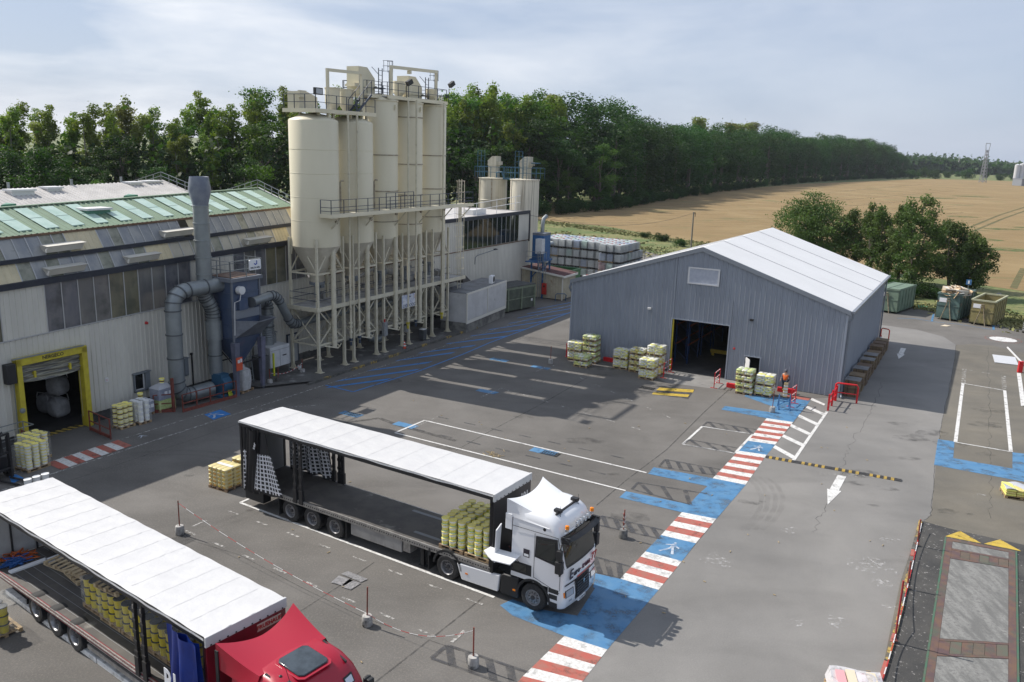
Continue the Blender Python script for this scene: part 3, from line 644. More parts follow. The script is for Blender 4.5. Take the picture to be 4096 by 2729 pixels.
mb = MB(); mb.add([H(17.2, 1.6, .55), H(17.2, 1.6, 8.4), H(17.2, 1.1, 9.5), H(17.2, .4, 10.8), H(17.2, -3.1, 11.9), H(17.2, -7, 10.9), H(17.2, -7, .5)], [(0, 1, 2, 3, 4, 5, 6)]); mb.build('gable_wall', M_clad, hall, smooth=False)
# second hall behind
back = thing('rear_hall', 'pale ribbed roof of a second hall behind the green roof', 'factory hall', HO, HA)
mb = MB(); roof_ribs(mb, -18, 15.4, -7.4, 11.15, -11.6, 12.22)
mb.quad(H(-18, -11.6, 12.2), H(15.5, -11.6, 12.2), H(15.5, -16, 11.0), H(-18, -16, 11.0)); mb.build('roof', M_wroof, back, smooth=False)
mb = MB(); mb.add([H(15.5, -7.2, .5), H(15.5, -7.2, 11.1), H(15.5, -11.6, 12.2), H(15.5, -16, 11.0), H(15.5, -16, .5)], [(0, 1, 2, 3, 4)]); mb.quad(H(15.5, -16, .2), H(-18, -16, .2), H(-18, -16, 11), H(15.5, -16, 11)); mb.build('wall', M_clad, back, smooth=False)
for s, n, wd in ((3.3, -10.2, 1.5), (6.0, -10.6, 1.0), (12.6, -10.8, 1.0), (14.2, -11.0, 1.3), (-3, -10.2, 1.4)): hatch_box(s-.5, n, 11.85, wd, .8, .45, M_lpaint, par=back)
for s, wd in ((-.6, 1.4), (7.8, 1.6)):   # green cowls in the valley
    q = MB(); q.add([H(s, -6.6, 11.0), H(s+wd, -6.6, 11.0), H(s+wd, -6.6, 11.75), H(s+.5, -6.6, 11.75), H(s, -7.6, 11.3), H(s+wd, -7.6, 11.75)], [(0, 1, 2, 3), (3, 2, 5, 4)]); q.build('valley_cowl', M_gtrim, back, smooth=False)
verge(back, 15.5, -7.2, 11.15, -11.6, 12.22, -16, 11.1, M_galv)
mb = MB()
for s in (-2, 3.5, 8, 12): mb.tube(H(s, -11.7, 12.1), H(s, -11.7, 12.65), .09, 8)
mb.build('roof_pipe', M_galv, back)
# yellow-framed door
mb = MB()
for a, b in ((-5.3, -5.02), (-1.62, -1.3)): mb.box(a, b, Y0-.42, Y0+.1, 0, 4.62)
mb.box(-5.3, -1.3, Y0-.42, Y0+.1, 4.3, 4.68)
dfr = mb.build('door_frame', M_yellow, hall, smooth=False, bevel=.015)
text('NERGECO', .26, M_black, dfr, basis((1, 0, 0), (0, 0, 1), (0, -1, 0), (-3.3, Y0-.425, 4.5)), bold=.006)
mb = MB(); mb.box(-5.5, -1.5, Y0-.46, Y0-.36, 4.69, 4.75); mb.build('door_head_rail', M_galv, hall, smooth=False)
M_curt = mat('rolled_curtain', (.30, .29, .22), (.10, .10, .10), scale=3, lo=.45, hi=.55, stretch=(.3, .3, 7), rough=.5)
mb = MB(); mb.grid(lambda u, v: (-5.0+3.36*u, Y0-.18-.06*math.sin(v*23+u*3)-.03*math.sin(u*9+v*4), 3.35+.95*v-.1*math.sin(u*3.1)), 24, 20); cur_ = mb.build('folded_door_curtain', M_curt, hall)
mb = MB()
for s in (-4.35, -2.35): mb.box(s, s+.12, Y0-.3, Y0-.1, 3.5, 3.85)
mb.build('curtain_strap', M_yellow, cur_, smooth=False)
mb = MB(); mb.box(-5.85, -5.35, Y0-.45, Y0-.05, 3.45, 4.5); mb.build('door_motor', M_black, hall, bevel=.03)
mb = MB(); mb.path([(-5.42, Y0-.2, 3.4), (-5.45, Y0-.2, .4)], .03, 6); mb.lathe([(0, 0), (.14, .02), (.14, .1), (0, .12)], (-5.28, Y0-.55, 1.95), 12, axis='y'); mb.build('door_cable', M_galv, hall)
mb = MB()
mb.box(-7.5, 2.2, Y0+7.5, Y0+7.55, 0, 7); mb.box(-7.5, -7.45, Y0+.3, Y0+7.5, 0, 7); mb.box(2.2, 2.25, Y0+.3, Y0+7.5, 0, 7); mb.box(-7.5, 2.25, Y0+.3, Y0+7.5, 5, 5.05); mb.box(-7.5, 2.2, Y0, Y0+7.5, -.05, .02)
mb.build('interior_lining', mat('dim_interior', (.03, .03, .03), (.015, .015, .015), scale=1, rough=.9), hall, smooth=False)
mb = MB()
for i in range(9):
    s = -5.0+.37*i; (mb.add([(s, Y0+.35, .035), (s+.2, Y0+.35, .035), (s+.36, Y0-.15, .035), (s+.16, Y0-.15, .035)], [(0, 1, 2, 3)]))
mb.build('threshold_stripe', M_yel, hall, smooth=False)
# small windows
for s in (1.75, 4.75):
    mb = MB(); w_ = 1.1 if s < 3 else 1.0; z0 = 1.1 if s < 3 else 1.3
    for a, b, c, d in ((s, s+w_, z0, z0+.07), (s, s+w_, z0+1.08, z0+1.15), (s, s+.06, z0, z0+1.1), (s+w_*.72, s+w_, z0, z0+1.1)): mb.box(a, b, Y0-.16, Y0+.1, c, d, 0)
    mb.box(s-.08, s+w_+.08, Y0-.2, Y0+.05, z0+1.12, z0+1.17, 0)
    for a, b, c, d in ((s+.08, s+w_*.7, z0+.08, z0+.13), (s+w_*.65, s+w_*.71, z0+.08, z0+1.06)): mb.box(a, b, Y0-.02, Y0+.04, c, d, 1)
    wf = mb.build('window_frame', [mat('grey_reveal', (.16, .18, .20), rough=.5), M_lpaint], hall, smooth=False)
    mb = MB(); mb.box(s+.08, s+w_*.7, Y0+.03, Y0+.05, z0+.1, z0+1.08); mb.build('pane', mat('black_glass', (.01, .012, .012), rough=.08), wf, smooth=False)
mb = MB(); mb.box(-.1, .1, Y0-.08, Y0-.05, 2.2, 2.45); nt_ = mb.build('notice', M_lpaint, hall, smooth=False)
text('C', .14, mat('red_ink', (.5, .05, .05)), nt_, basis((1, 0, 0), (0, 0, 1), (0, -1, 0), (0, Y0-.085, 2.31)))
mb = MB(); mb.lathe([(0, 0), (.1, 0), (.08, -.12), (0, -.14)], (2.9, Y0-.06, 5.2), 10, axis='y'); mb.build('alarm_sounder', mat('red_plastic', (.45, .03, .03), rough=.4), hall)
mb = MB(); mb.path([(6.0, Y0-.08, 2.6), (6.0, Y0-.16, 2.7), (6.08, Y0-.16, 2.7), (6.1, Y0-.1, 2.5), (6.1, Y0-.1, .5)], .05, 8); mb.build('drain_pipe', M_black, hall)
# things inside the door
def big_bag(s, n, z, k, lab):
    t = thing('bulk_bag', lab, 'bulk bag', HF(s, n, z), HA+k, 'white bulk bags stored inside the hall door')
    mb = MB(); rr = random.Random(int(s*31+z*7))
    def f(u, v):
        a = 2*PI*u; e = 1-(abs(2*v-1)**5)*.35; c_ = max(abs(math.cos(a)), abs(math.sin(a)))**.6; r_ = .52*e/c_*(1+.04*math.sin(7*a+5*v))
        return (r_*math.cos(a), r_*math.sin(a), .05+1.05*v)
    mb.grid(f, 20, 8); mb.lathe([(.36, 0), (.2, .1), (0, .12)], (0, 0, 1.08), 12); mb.build('sack', M_bag, t)
    mb = MB()
    for x in (-.4, .4): mb.path([(x, -.4, .95), (x, -.3, 1.3), (x, .3, 1.3), (x, .4, .95)], .03, 5)
    mb.build('loop', M_bag, t)
M_bag = mat('woven_white', (.46, .46, .46), (.36, .36, .36), scale=4, rough=.8)
big_bag(-1.35, -1.0, 0, .1, 'white bulk bag on the floor just inside the yellow-framed door'); big_bag(-1.2, -2.2, 0, .2, 'white bulk bag behind the first one inside the yellow-framed door'); big_bag(-1.1, -1.3, 1.2, .3, 'white bulk bag stacked on top inside the yellow-framed door')
t = thing('marker_post', 'red and white marker post with a yellow lamp in the dark doorway', 'marker post', HF(-3.6, -1.6, 0), HA)
mb = MB()
for i in range(6): mb.tube((0, 0, .25*i), (0, 0, .25*i+.25), .045, 8, mi=i % 2)
mb.build('pole', [mat('signal_red', (.42, .03, .02), rough=.5), M_lpaint], t); mb = MB(); mb.lathe([(0, 1.5), (.12, 1.5), (.12, 1.6), (.05, 1.72), (0, 1.74)], n=10); mb.build('beacon', M_yellow, t)

# annex: glazed end of the hall right of the silos
annex = thing('annex_building', 'cream annex with a strip of dark mirrored glazing right of the silos', 'annex', HO, HA)
mb = MB(); ribs(mb, 17.3, 53.3, Y0, .55, 6.2, tilt=False); ribs(mb, 17.4, 39.2, Y0, 6.2, 9.05, tilt=False); ribs(mb, 50.9, 53.3, Y0, 6.2, 9.05, tilt=False)
mb.build('wall_cladding', M_clad, annex, smooth=False)
M_mir = [mat('mirror_glass', (.03, .04, .045), rough=.03, spec=1.0, metal=.55), mat('mirror_glass_olive', (.05, .055, .04), rough=.05, spec=1.0, metal=.5)]
mb = MB()
for i in range(12):
    s = 39.2+i*.975; q = MB(); tl = R((i*37 % 7-3)*.12)
    q.box(s+.03, s+.95, Y0-.02, Y0+.02, 6.25, 9.03); q.build('pane', M_mir[i > 8], annex, smooth=False); mb.box(s-.03, s+.03, Y0-.05, Y0+.02, 6.2, 9.05)
mb.build('mullion', M_mull, annex, smooth=False)
mb = MB(); mb.box(17.4, 53.45, Y0-.12, Y0+.1, 9.05, 9.4); mb.box(53.3, 53.5, Y0-.12, Y0+.1, 6.0, 9.05); mb.build('fascia_band', M_band, annex, smooth=False)
mb = MB(); mb.quad((17.4, Y0, 9.2), (53.4, Y0, 9.2), (53.4, Y0+13, 9.2), (17.4, Y0+13, 9.2)); mb.quad((53.4, Y0, 0), (53.4, Y0+13, 0), (53.4, Y0+13, 9.3), (53.4, Y0, 9.3)); mb.build('roof', M_wroof, annex, smooth=False)
mb = MB(); mb.box(17.4, 53.4, Y0-.08, Y0-.04, 6.12, 6.2); mb.build('flashing', M_brown, annex, smooth=False)
mb = MB()
for k in (0, .45):
    mb.bar((34+k*8, Y0+1.5, 10.0-k), (54, Y0+1.5, 10.9-k*1.6), .05)
for i in range(5): mb.bar((36+i*4.2, Y0+1.5, 9.2), (36+i*4.2, Y0+1.5, 10.1+i*.18), .05)
mb.build('verge_rail', M_lpaint, annex, smooth=False)
mb = MB(); mb.box(44.5, 47.2, Y0+2, Y0+3, 9.2, 9.75); mb.build('roof_hatch', M_lpaint, annex, smooth=False)
t = thing('wall_lamp', 'dark lamp on a curved bracket on the annex wall', 'lamp', HF(41.6, 1.6, 0), HA)
mb = MB(); mb.path([(0, -.05, 4.6), (0, -.1, 5.3), (.2, -.2, 5.5), (2.4, -1.0, 5.95)], .045, 7); mb.build('bracket', M_galv, t); mb = MB(); mb.loft([[(2.3+x*k, -1.0+y*k*.6, 5.92+z) for x, y in ((-.1, -.2), (.5, -.2), (.7, 0), (.5, .2), (-.1, .2))] for z, k in ((0, 1), (.14, .5))]); mb.build('lamp_head', M_black, t)

# ---------------------------------------------------------------- grey warehouse
M_wcl = mat('blue_grey_cladding', (.26, .287, .335), (.235, .26, .305), scale=1.5, rough=.45, stretch=(1, 1, .2))
M_wtrim = mat('grey_trim', (.22, .24, .27), rough=.45)
M_wht = mat('white_roof_membrane', (.68, .68, .68), (.62, .62, .62), scale=.25, rough=.5, lo=.3, hi=.7)
wh = thing('warehouse', 'blue-grey metal warehouse with a white pitched roof and open doorway', 'warehouse', WO, WA)
W_, L_, HEV, HRG = 20.6, 21.5, 6.05, 9.42
def wt(s): return HEV+(HRG-HEV)*(1-abs(s+W_/2)/(W_/2))
mb = MB()
ribs(mb, -W_, 0, 0, .02, lambda s: wt(s)-.02, pitch=.36, d=.05, tilt=False, holes=[(-12.2, -7.9, 0, 4.0), (-6.55, -5.5, 0, 1.95), (-11.2, -8.95, 6.85, 7.95)])
mb.build('front_cladding', M_wcl, wh, smooth=False)
mb = MB(); n_ = 60
for i in range(n_):
    y = L_*i/n_; p_ = L_/n_
    for t0, t1, o0, o1 in ((0, .6, 0, 0), (.6, .7, 0, .045), (.7, .9, .045, .045), (.9, 1, .045, 0)):
        mb.quad((o0, y+t0*p_, .02), (o1, y+t1*p_, .02), (o1, y+t1*p_, HEV-.1), (o0, y+t0*p_, HEV-.1)); 
mb.quad((-W_, L_, 0), (-W_, 0, 0), (-W_, 0, HEV), (-W_, L_, HEV)); mb.add([(0, L_, 0), (-W_, L_, 0), (-W_, L_, HEV), (-W_/2, L_, HRG), (0, L_, HEV)], [(0, 1, 2, 3, 4)])
mb.build('side_cladding', M_wcl, wh, smooth=False)
for side in (0, 1):
    for i in range(4):
        y0, y1 = -.12+i*5.42, -.12+(i+1)*5.42-.05; q = MB(); xe = .22 if side == 0 else -W_-.22; ze = HEV-.04
        rr = Matrix.Identity(4)
        def f(u, v): 
            s_ = .035*math.sin(PI*u)*0
            return (xe+(-W_/2-xe)*v, y0+(y1-y0)*u, ze+(HRG+.06-ze)*v+.05-s_)
        q.grid(f, 2, 6); q.grid(lambda u, v: tuple(Vector(f(u, v))-Vector((0, 0, .06))), 2, 6)
        q.quad(f(0, 0), f(1, 0), tuple(Vector(f(1, 0))-Vector((0, 0, .06))), tuple(Vector(f(0, 0))-Vector((0, 0, .06)))); q.build('roof_panel', M_wht, wh, smooth=False)
mb = MB()
for i in range(1, 4):
    for xe in (.22, -W_-.22): mb.bar((xe, -.145+i*5.42, HEV+.03), (-W_/2, -.145+i*5.42, HRG+.13), .045, .03)
mb.build('roof_seam', mat('seam_grey', (.42, .43, .45), rough=.5), wh, smooth=False)
mb = MB()
for xe in (.2, -W_-.2):
    mb.prism([(xe, -.14, HEV-.26), (xe, -.14, HEV+.04), (-W_/2, -.14, HRG+.12), (-W_/2, -.14, HRG-.2)], (0, .1, 0))
mb.build('verge_trim', M_wtrim, wh, smooth=False, fix=True)
mb = MB(); mb.box(-.09, .06, -.09, .05, 0, HEV-.25); mb.box(-W_-.06, -W_+.06, -.09, .05, 0, HEV-.25); mb.box(-12.3, -7.8, -.09, .02, 4.0, 4.07); mb.box(-12.3, -12.2, -.09, .02, 0, 4.0); mb.box(-7.9, -7.82, -.09, .02, 0, 4.0); mb.box(-12.19, -12.14, -.1, -.05, 4.1, 8.7); mb.box(-7.85, -7.8, -.1, -.05, 4.1, 5.9); mb.box(-6.65, -5.4, -.09, .02, 1.96, 2.02); mb.box(-5.5, -5.42, -.09, .02, 0, 1.96)
mb.build('edge_trim', mat('pale_grey_trim', (.30, .33, .38), rough=.4), wh, smooth=False)
mb = MB(); mb.box(-12.18, -12.08, -.02, .1, .1, 3.98); mb.build('door_edge', M_yellow, wh, smooth=False)
# gutter and downpipe
mb = MB()
for i in range(6): mb.box(.24, .42, i*3.58-.1, i*3.58+3.42, HEV-.13, HEV+.02)
mb.build('gutter', mat('gutter_grey', (.20, .22, .25), rough=.35, metal=.3), wh, smooth=False)
mb = MB(); mb.path([(.33, .02, HEV-.1), (.33, .0, HEV-.45), (.16, .02, HEV-.7), (.16, .02, .25), (.25, -.25, .08)], .07, 10); mb.path([(.16, 21.2, HEV-.2), (.16, 21.2, .1)], .06, 8); mb.path([(-W_-.1, -.1, HEV-.2), (-W_-.16, -.2, HEV-.6), (-W_-.1, 0, HEV-.9)], .09, 8); mb.build('downpipe', mat('downpipe_grey', (.15, .17, .20), rough=.4), wh)
mb = MB(); mb.box(-11.25, -8.9, -.1, -.05, 6.78, 6.88); mb.box(-11.25, -8.9, -.1, -.05, 7.92, 8.02); mb.box(-11.25, -11.13, -.1, -.05, 6.88, 7.92); mb.box(-9.02, -8.9, -.1, -.05, 6.88, 7.92)
wf = mb.build('window_frame', mat('pvc_white', (.55, .56, .58), rough=.4), wh, smooth=False); mb = MB(); mb.box(-11.13, -9.02, -.06, -.03, 6.88, 7.92); mb.build('pane', mat('frosted_pane', (.36, .39, .47), (.42, .45, .52), scale=6, rough=.3), wf, smooth=False)
for s, z in ((-14.04, 4.5), (-6.33, 4.6)):
    q = MB(); q.box(s-.13, s+.13, -.22, -.05, z, z+.13); q.build('floodlight', M_lpaint if s < -10 else M_black, wh, smooth=False)
mb = MB(); mb.lathe([(0, 0), (.09, 0), (.07, -.1), (0, -.12)], (-7.4, -.05, 2.4), 10, axis='y'); mb.build('alarm_sounder', MATS['red_plastic'], wh)
mb = MB(); mb.add([(-6.5, 0, .05), (-6.02, -.78, .05), (-6.02, -.78, 1.9), (-6.5, 0, 1.9), (-6.53, -.03, .05), (-6.05, -.80, .05), (-6.05, -.80, 1.9), (-6.53, -.03, 1.9)], [(0, 1, 2, 3), (7, 6, 5, 4), (0, 4, 5, 1), (1, 5, 6, 2), (2, 6, 7, 3), (3, 7, 4, 0)]); mb.build('side_door', M_lpaint, wh, smooth=False)
mb = MB(); mb.box(-W_, 0, 0, L_, .0, .03); mb.build('floor', mat('warehouse_floor', (.12, .12, .12), (.08, .08, .08), scale=1, rough=.4), wh, smooth=False)
M_orange = mat('orange_steel', (.30, .08, .02), rough=.5); M_rblue = mat('rack_blue', (.012, .04, .13), rough=.5)
# pallet racks inside, seen through the doorway
for x, y in ((-11.6, 2.5), (-11.6, 6.0), (-11.6, 9.5), (-8.9, 12.5)):
    t = thing('pallet_rack', '%s blue and orange pallet rack inside the dark warehouse doorway' % {2.5: 'nearest', 6.0: 'second', 9.5: 'third', 12.5: 'rearmost crosswise'}[y], 'rack', WF(x, y), WA+(PI/2 if x < -10 else 0), 'pallet racks inside the warehouse'); q = MB()
    for a in (0, 2.7): 
        for b in (0, 1.0): q.box(a, a+.1, b, b+.09, 0, 5)
        for k in range(4): q.bar((a+.05, .04, .3+k*1.1), (a+.05, 1.0, 1.1+k*1.1), .03)
    q.build('upright', M_rblue, t, smooth=False); q = MB()
    for z in (1.5, 3.0, 4.5):
        for b in (0, 1.0): q.box(0, 2.7, b, b+.05, z, z+.12)
    q.build('beam', M_orange, t, smooth=False)
mb = MB(); mb.box(-11.0, -9.2, 6.6, 6.75, .25, .55); mb.box(-10.9, -10.7, 6.6, 6.75, 0, .25); mb.box(-9.5, -9.3, 6.6, 6.75, 0, .25)
tag(mb.build('guard_rail', mat('guard_yellow', (.45, .32, .03), rough=.5)), 'yellow floor guard rail inside the warehouse doorway', 'guard rail'); bpy.data.objects['guard_rail'].matrix_world = Matrix.Translation(WO) @ Matrix.Rotation(WA, 4, 'Z')
# ================================================================== SILOS AND PLANT
M_silo = mat('silo_cream', (.66, .605, .455), (.60, .55, .41), scale=.5, lo=.35, hi=.7, rough=.42, stretch=(1, 1, .35), c3=(.56, .50, .37), s3=1.1, lo3=.66, hi3=.85)
M_scone = mat('silo_cone_cream', (.50, .46, .37), (.42, .38, .30), scale=1.2, rough=.5)
M_steel = mat('cream_steel', (.58, .54, .42), (.49, .45, .34), scale=2.5, lo=.4, hi=.7, rough=.5, c3=(.30, .27, .2), s3=4, lo3=.62, hi3=.75)
M_rail = mat('navy_rail', (.03, .045, .075), rough=.45)
M_seam = mat('seam_cream', (.36, .33, .26), (.25, .20, .14), scale=3, rough=.6)
M_grate = mat('dusty_deck', (.36, .36, .36), (.24, .24, .23), scale=1.5, rough=.85)
def railing(mb, pts, h=1.0, w=.035, step=1.3, mids=(.5,), closed=False):
    pts = [Vector(p) for p in pts]
    for a, b in zip(pts, pts[1:]):
        for k in (1,)+tuple(mids): mb.bar(a+Vector((0, 0, h*k)), b+Vector((0, 0, h*k)), w)
        n = max(1, round((b-a).length/step))
        for i in range(n+1): q = a.lerp(b, i/n); mb.bar(q, q+Vector((0, 0, h)), w*1.2)
def ladder(mb, p, q, w=.45, axis=(1, 0, 0), r=.025, cage=False):
    p, q, a = Vector(p), Vector(q), Vector(axis)*w/2
    mb.bar(p-a, q-a, r*2); mb.bar(p+a, q+a, r*2); n = int((q-p).length/.32)
    for i in range(n): c = p.lerp(q, (i+.5)/n); mb.bar(c-a, c+a, r*1.3)
def cage(mb, p, q, side=(0, -1, 0), r=.38, axis=(1, 0, 0)):
    p, q, s_, a = Vector(p), Vector(q), Vector(side), Vector(axis); n = max(2, int((q-p).length/.9))
    for i in range(n+1):
        c = p.lerp(q, i/n); ring = [c+a*(r*math.cos(t))+s_*(r*1.1*(1+math.sin(t))*.9) for t in np.linspace(PI*1.25, -PI*.25, 8)]
        for u, v in zip(ring, ring[1:]): mb.bar(u, v, .03)
    for t in np.linspace(PI*1.1, -PI*.1, 5): o_ = a*(r*math.cos(t))+s_*(r*1.1*(1+math.sin(t))*.9); mb.bar(p+o_, q+o_, .025)
SC = [(15.4, 1.68, 1.39, 17.5, 'big'), (19.25, 1.68, 1.37, 17.5, 'big'), (22.8, 1.40, 1.22, 19.3, 'slim'), (26.15, 1.40, 1.24, 19.3, 'slim'), (29.6, 1.40, 1.21, 19.3, 'slim')]
slab = ['leftmost thick cream silo, nearest the chimney', 'second thick cream silo, between the leftmost silo and the slim ones', 'tall slim cream silo next to the thick silos', 'middle one of the three tall slim cream silos', 'rightmost tall slim cream silo with a ladder on its side']
for i, (s, r, hl, top, kind) in enumerate(SC):
    t = thing('silo', slab[i], 'silo', HF(s, 4.1), HA, 'cream silos in a row in front of the hall')
    mb = MB(); mb.lathe([(r, 9.0), (r, top), (r*.97, top+.08), (r*.5, top+.42), (0, top+.55)], n=48); mb.build('shell', M_silo, t)
    mb = MB(); mb.lathe([(r-.01, 9.0), (r-.03, 8.93), (r*.28, 6.75), (r*.28, 6.4), (0, 6.4)], n=36); mb.lathe([(r*.66+.02, 8.2), (r*.72+.02, 8.32), (r*.66, 8.32)], n=36); mb.build('cone', M_scone, t)
    zs = [15.6, 14.0, 12.4, 10.8] if kind == 'big' else ([15.3, 12.6, 10.3] if i != 3 else [18.2, 14.6, 12.2, 9.9])
    for z in zs:
        mb = MB(); d = .006 if kind == 'big' else .05; mb.lathe([(r, z-.04), (r+d, z-.03), (r+d, z+.03), (r, z+.04)], n=48); mb.build('seam_ring', M_seam if kind != 'big' else M_silo, t)
    mb = MB(); 
    if kind != 'big': mb.lathe([(r, top-.06), (r+.07, top-.05), (r+.07, top+.02), (r, top+.03)], n=48); mb.build('top_flange', M_silo, t)
    for lx in (-hl, hl):
        for ly in (-1.22, 1.22):
            mb = MB(); mb.bar((lx, ly, .15), (lx, ly, 6.6), .19, .17); mb.bar((lx, ly, 6.6), (lx, ly, 9.6 if kind == 'big' else 9.3), .16, .14)
            sy = -1 if ly < 0 else 1
            mb.prism([(lx-.14, ly, .15), (lx+.14, ly, .15), (lx+.09, ly, .7), (lx-.09, ly, .7)], (0, .012, 0)); mb.prism([(lx-.02, ly-.32, .15), (lx-.02, ly+.2, .15), (lx-.02, ly+.1, .62), (lx-.02, ly-.1, .62)], (.04, 0, 0)); mb.box(lx-.2, lx+.2, ly-.32, ly+.22, .15, .185)
            if kind == 'big': mb.prism([(lx*.9, ly*.92, 8.4), (lx, ly, 8.4), (lx, ly, 9.6), (lx*.84, ly*.84, 9.6)], (0, .03, 0))
            mb.build('leg', M_steel, t, smooth=False)
    br = MB(); H1, H2, H3 = 2.1, 4.7, 7.15
    for y in (-1.22, 1.22):
        for z in (H1, H3): br.bar((-hl, y, z), (hl, y, z), .12)
        br.bar((-hl, y, H1), (0, y, 3.3), .07); br.bar((hl, y, H1), (0, y, 3.3), .07); br.bar((0, y, 3.3), (-hl, y, H2), .07); br.bar((0, y, 3.3), (hl, y, H2), .07); br.prism([(-.14, y, 3.0), (.14, y, 3.0), (.1, y, 3.65), (-.1, y, 3.65)], (0, .02, 0))
        br.bar((-hl, y, H3), (-.45, y, 8.35), .07); br.bar((hl, y, H3), (.45, y, 8.35), .07)
    for x in (-hl, hl):
        for z in (H1, H3): br.bar((x, -1.22, z), (x, 1.22, z), .1)
        br.bar((x, -1.22, H1), (x, 0, 3.3), .06); br.bar((x, 1.22, H1), (x, 0, 3.3), .06); br.bar((x, 0, 3.3), (x, -1.22, H2), .06); br.bar((x, 0, 3.3), (x, 1.22, H2), .06); br.bar((x, -1.22, H3), (x, -.4, 8.35), .06)
    br.build('bracing', M_steel, t, smooth=False)['kind'] = 'stuff'
    mb = MB(); mb.tube((.08, -1.42, 9.1), (.08, -1.42, 1.75), .185, 14); 
    for z in (7.35, 2.45): mb.tube((.08, -1.42, z-.05), (.08, -1.42, z+.05), .23, 14)
    mb.build('outlet_pipe', M_steel, t)
    mb = MB(); mb.bar((-hl*.6, -1.3, 2.0), (.08, -1.75, 1.75), .09); mb.bar((.08, -1.75, 1.75), (hl*.7, -1.3, 1.85), .06); mb.bar((.3, -1.3, 2.05), (.3, -1.75, 1.8), .05); mb.build('pipe_bracket', M_steel, t, smooth=False)
    mb = MB(); mb.lathe([(0, 6.4), (.55, 6.4), (.55, 6.2), (.2, 6.1), (.2, 5.2), (0, 5.2)], n=14); mb.box(.2, .6, -.15, .15, 5.9, 6.2); mb.build('valve', mat('valve_grey', (.16, .18, .2), rough=.5), t)
    if kind == 'big':
        x = (1.05, 1.1)[i]; y = -math.sqrt(r*r-x*x)-.12
        mb = MB(); mb.path([(x-.05, y, 11.4), (x-.05, y, 13.4), (x-.02, y-.08, 13.52), (x+.12, y-.16, 13.5)], .06, 8); mb.build('level_pipe', M_seam, t)
    mb = MB(); mb.tube((.2, -r+.04, 10.7 if kind == 'big' else 10.9), (.2, -r-.08, 10.7 if kind == 'big' else 10.9), .13, 12); mb.build('inspection_port', M_seam, t)
    if kind != 'big':
        mb = MB(); mb.prism([(-.12, -r-.02, top-.7), (.12, -r-.02, top-.7), (0, -r-.16, top-.55)], (0, 0, .04)); mb.box(-.02, .02, -r-.14, -r, top-.6, top-.3); mb.build('lifting_lug', M_silo, t, smooth=False)
    if i == 4:
        mb = MB(); ladder(mb, (1.5, .25, 10.5), (1.5, .25, 20.2), axis=(0, 1, 0)); cage(mb, (1.5, .25, 12.8), (1.5, .25, 20.2), side=(1, 0, 0), axis=(0, 1, 0), r=.33); mb.build('caged_ladder', M_steel, t, smooth=False)
# thin delivery pipes running from the tops to the ground
for k, (s, zt_) in enumerate(((17.05, 18.1), (18.05, 18.1), (24.25, 19.5), (25.35, 19.5), (29.25, 19.5))):
    t = thing('delivery_pipe', ['thin vertical filling pipe beside the leftmost silo', 'thin vertical filling pipe in front of the second silo', 'thin filling pipe right of the first slim silo', 'thin filling pipe in front of the middle slim silo', 'thin filling pipe in front of the rightmost silo'][k], 'pipe', HF(s, 5.75), HA, 'thin filling pipes on the silo fronts')
    mb = MB(); mb.tube((0, 0, 1.75), (0, 0, zt_), .075, 10); mb.build('riser', M_steel, t); mb = MB()
    for z in (3.3, 3.0, 2.6): mb.tube((0, 0, z-.05), (0, 0, z+.05), .13, 10)
    mb.build('coupling', M_steel, t); mb = MB(); mb.tube((0, 0, 1.9), (0, 0, 1.6), .09, 8); mb.box(-.1, .1, -.1, .1, 1.95, 2.15, 0); mb.build('end_cap', M_yellow if k in (2, 4) else M_rail, t)
# low platform under the cones
t = thing('lower_platform', 'pale dusty platform running between the silo legs below the cones', 'platform', HF(13.9, 4.1), HA)
mb = MB(); mb.box(-.1, 19.6, -1.32, 1.32, 4.74, 4.8); mb.build('deck', M_grate, t, smooth=False)
mb = MB()
for y in (-1.36, 1.36): mb.box(-.15, 19.6, y-.04, y+.04, 4.55, 4.84)
for x in (-.13, 19.6): mb.box(x-.04, x+.04, -1.32, 1.32, 4.55, 4.84)
mb.build('edge_beam', M_steel, t, smooth=False)
mb = MB()
for z in (5.3, 5.8):
    mb.bar((0, -1.2, z), (17.3, -1.2, z), .035); mb.bar((0, -1.2, z), (0, 1.2, z), .035); mb.bar((0, 1.2, z), (17.3, 1.2, z), .035)
mb.build('rail', M_rail, t, smooth=False)
mb = MB(); rr = random.Random(5)
mb.tube((9, .3, 6.4), (16, .9, 4.9), .28, 12); mb.tube((5, .6, 5.6), (8.5, .2, 6.6), .12, 10)
for i in range(14): x = rr.uniform(1, 18.5); mb.cbox((x, rr.uniform(-.4, 1.1), 5.0+rr.random()*.5), (rr.uniform(.2, .6), .3, rr.uniform(.2, .7)))
mb.build('conveyor_gear', mat('gear_grey', (.30, .29, .26), (.2, .2, .2), scale=2, rough=.6), t)['kind'] = 'stuff'
t = thing('ground_duct', 'fat grey horizontal duct running behind the silo legs', 'duct', HF(14, 3.4), HA)
mb = MB(); mb.path([(-.6, 0, 3.5), (3, .2, 3.5), (8, .3, 3.5), (12, .3, 3.3)], .30, 14); mb.build('main_run', M_galv, t)
mb = MB(); mb.path([(8.3, .3, 3.3), (8.4, .3, 1.3), (8.5, .1, .8), (9.0, 0, .62), (9.9, 0, .62)], .30, 14); mb.build('drop', M_galv, t)
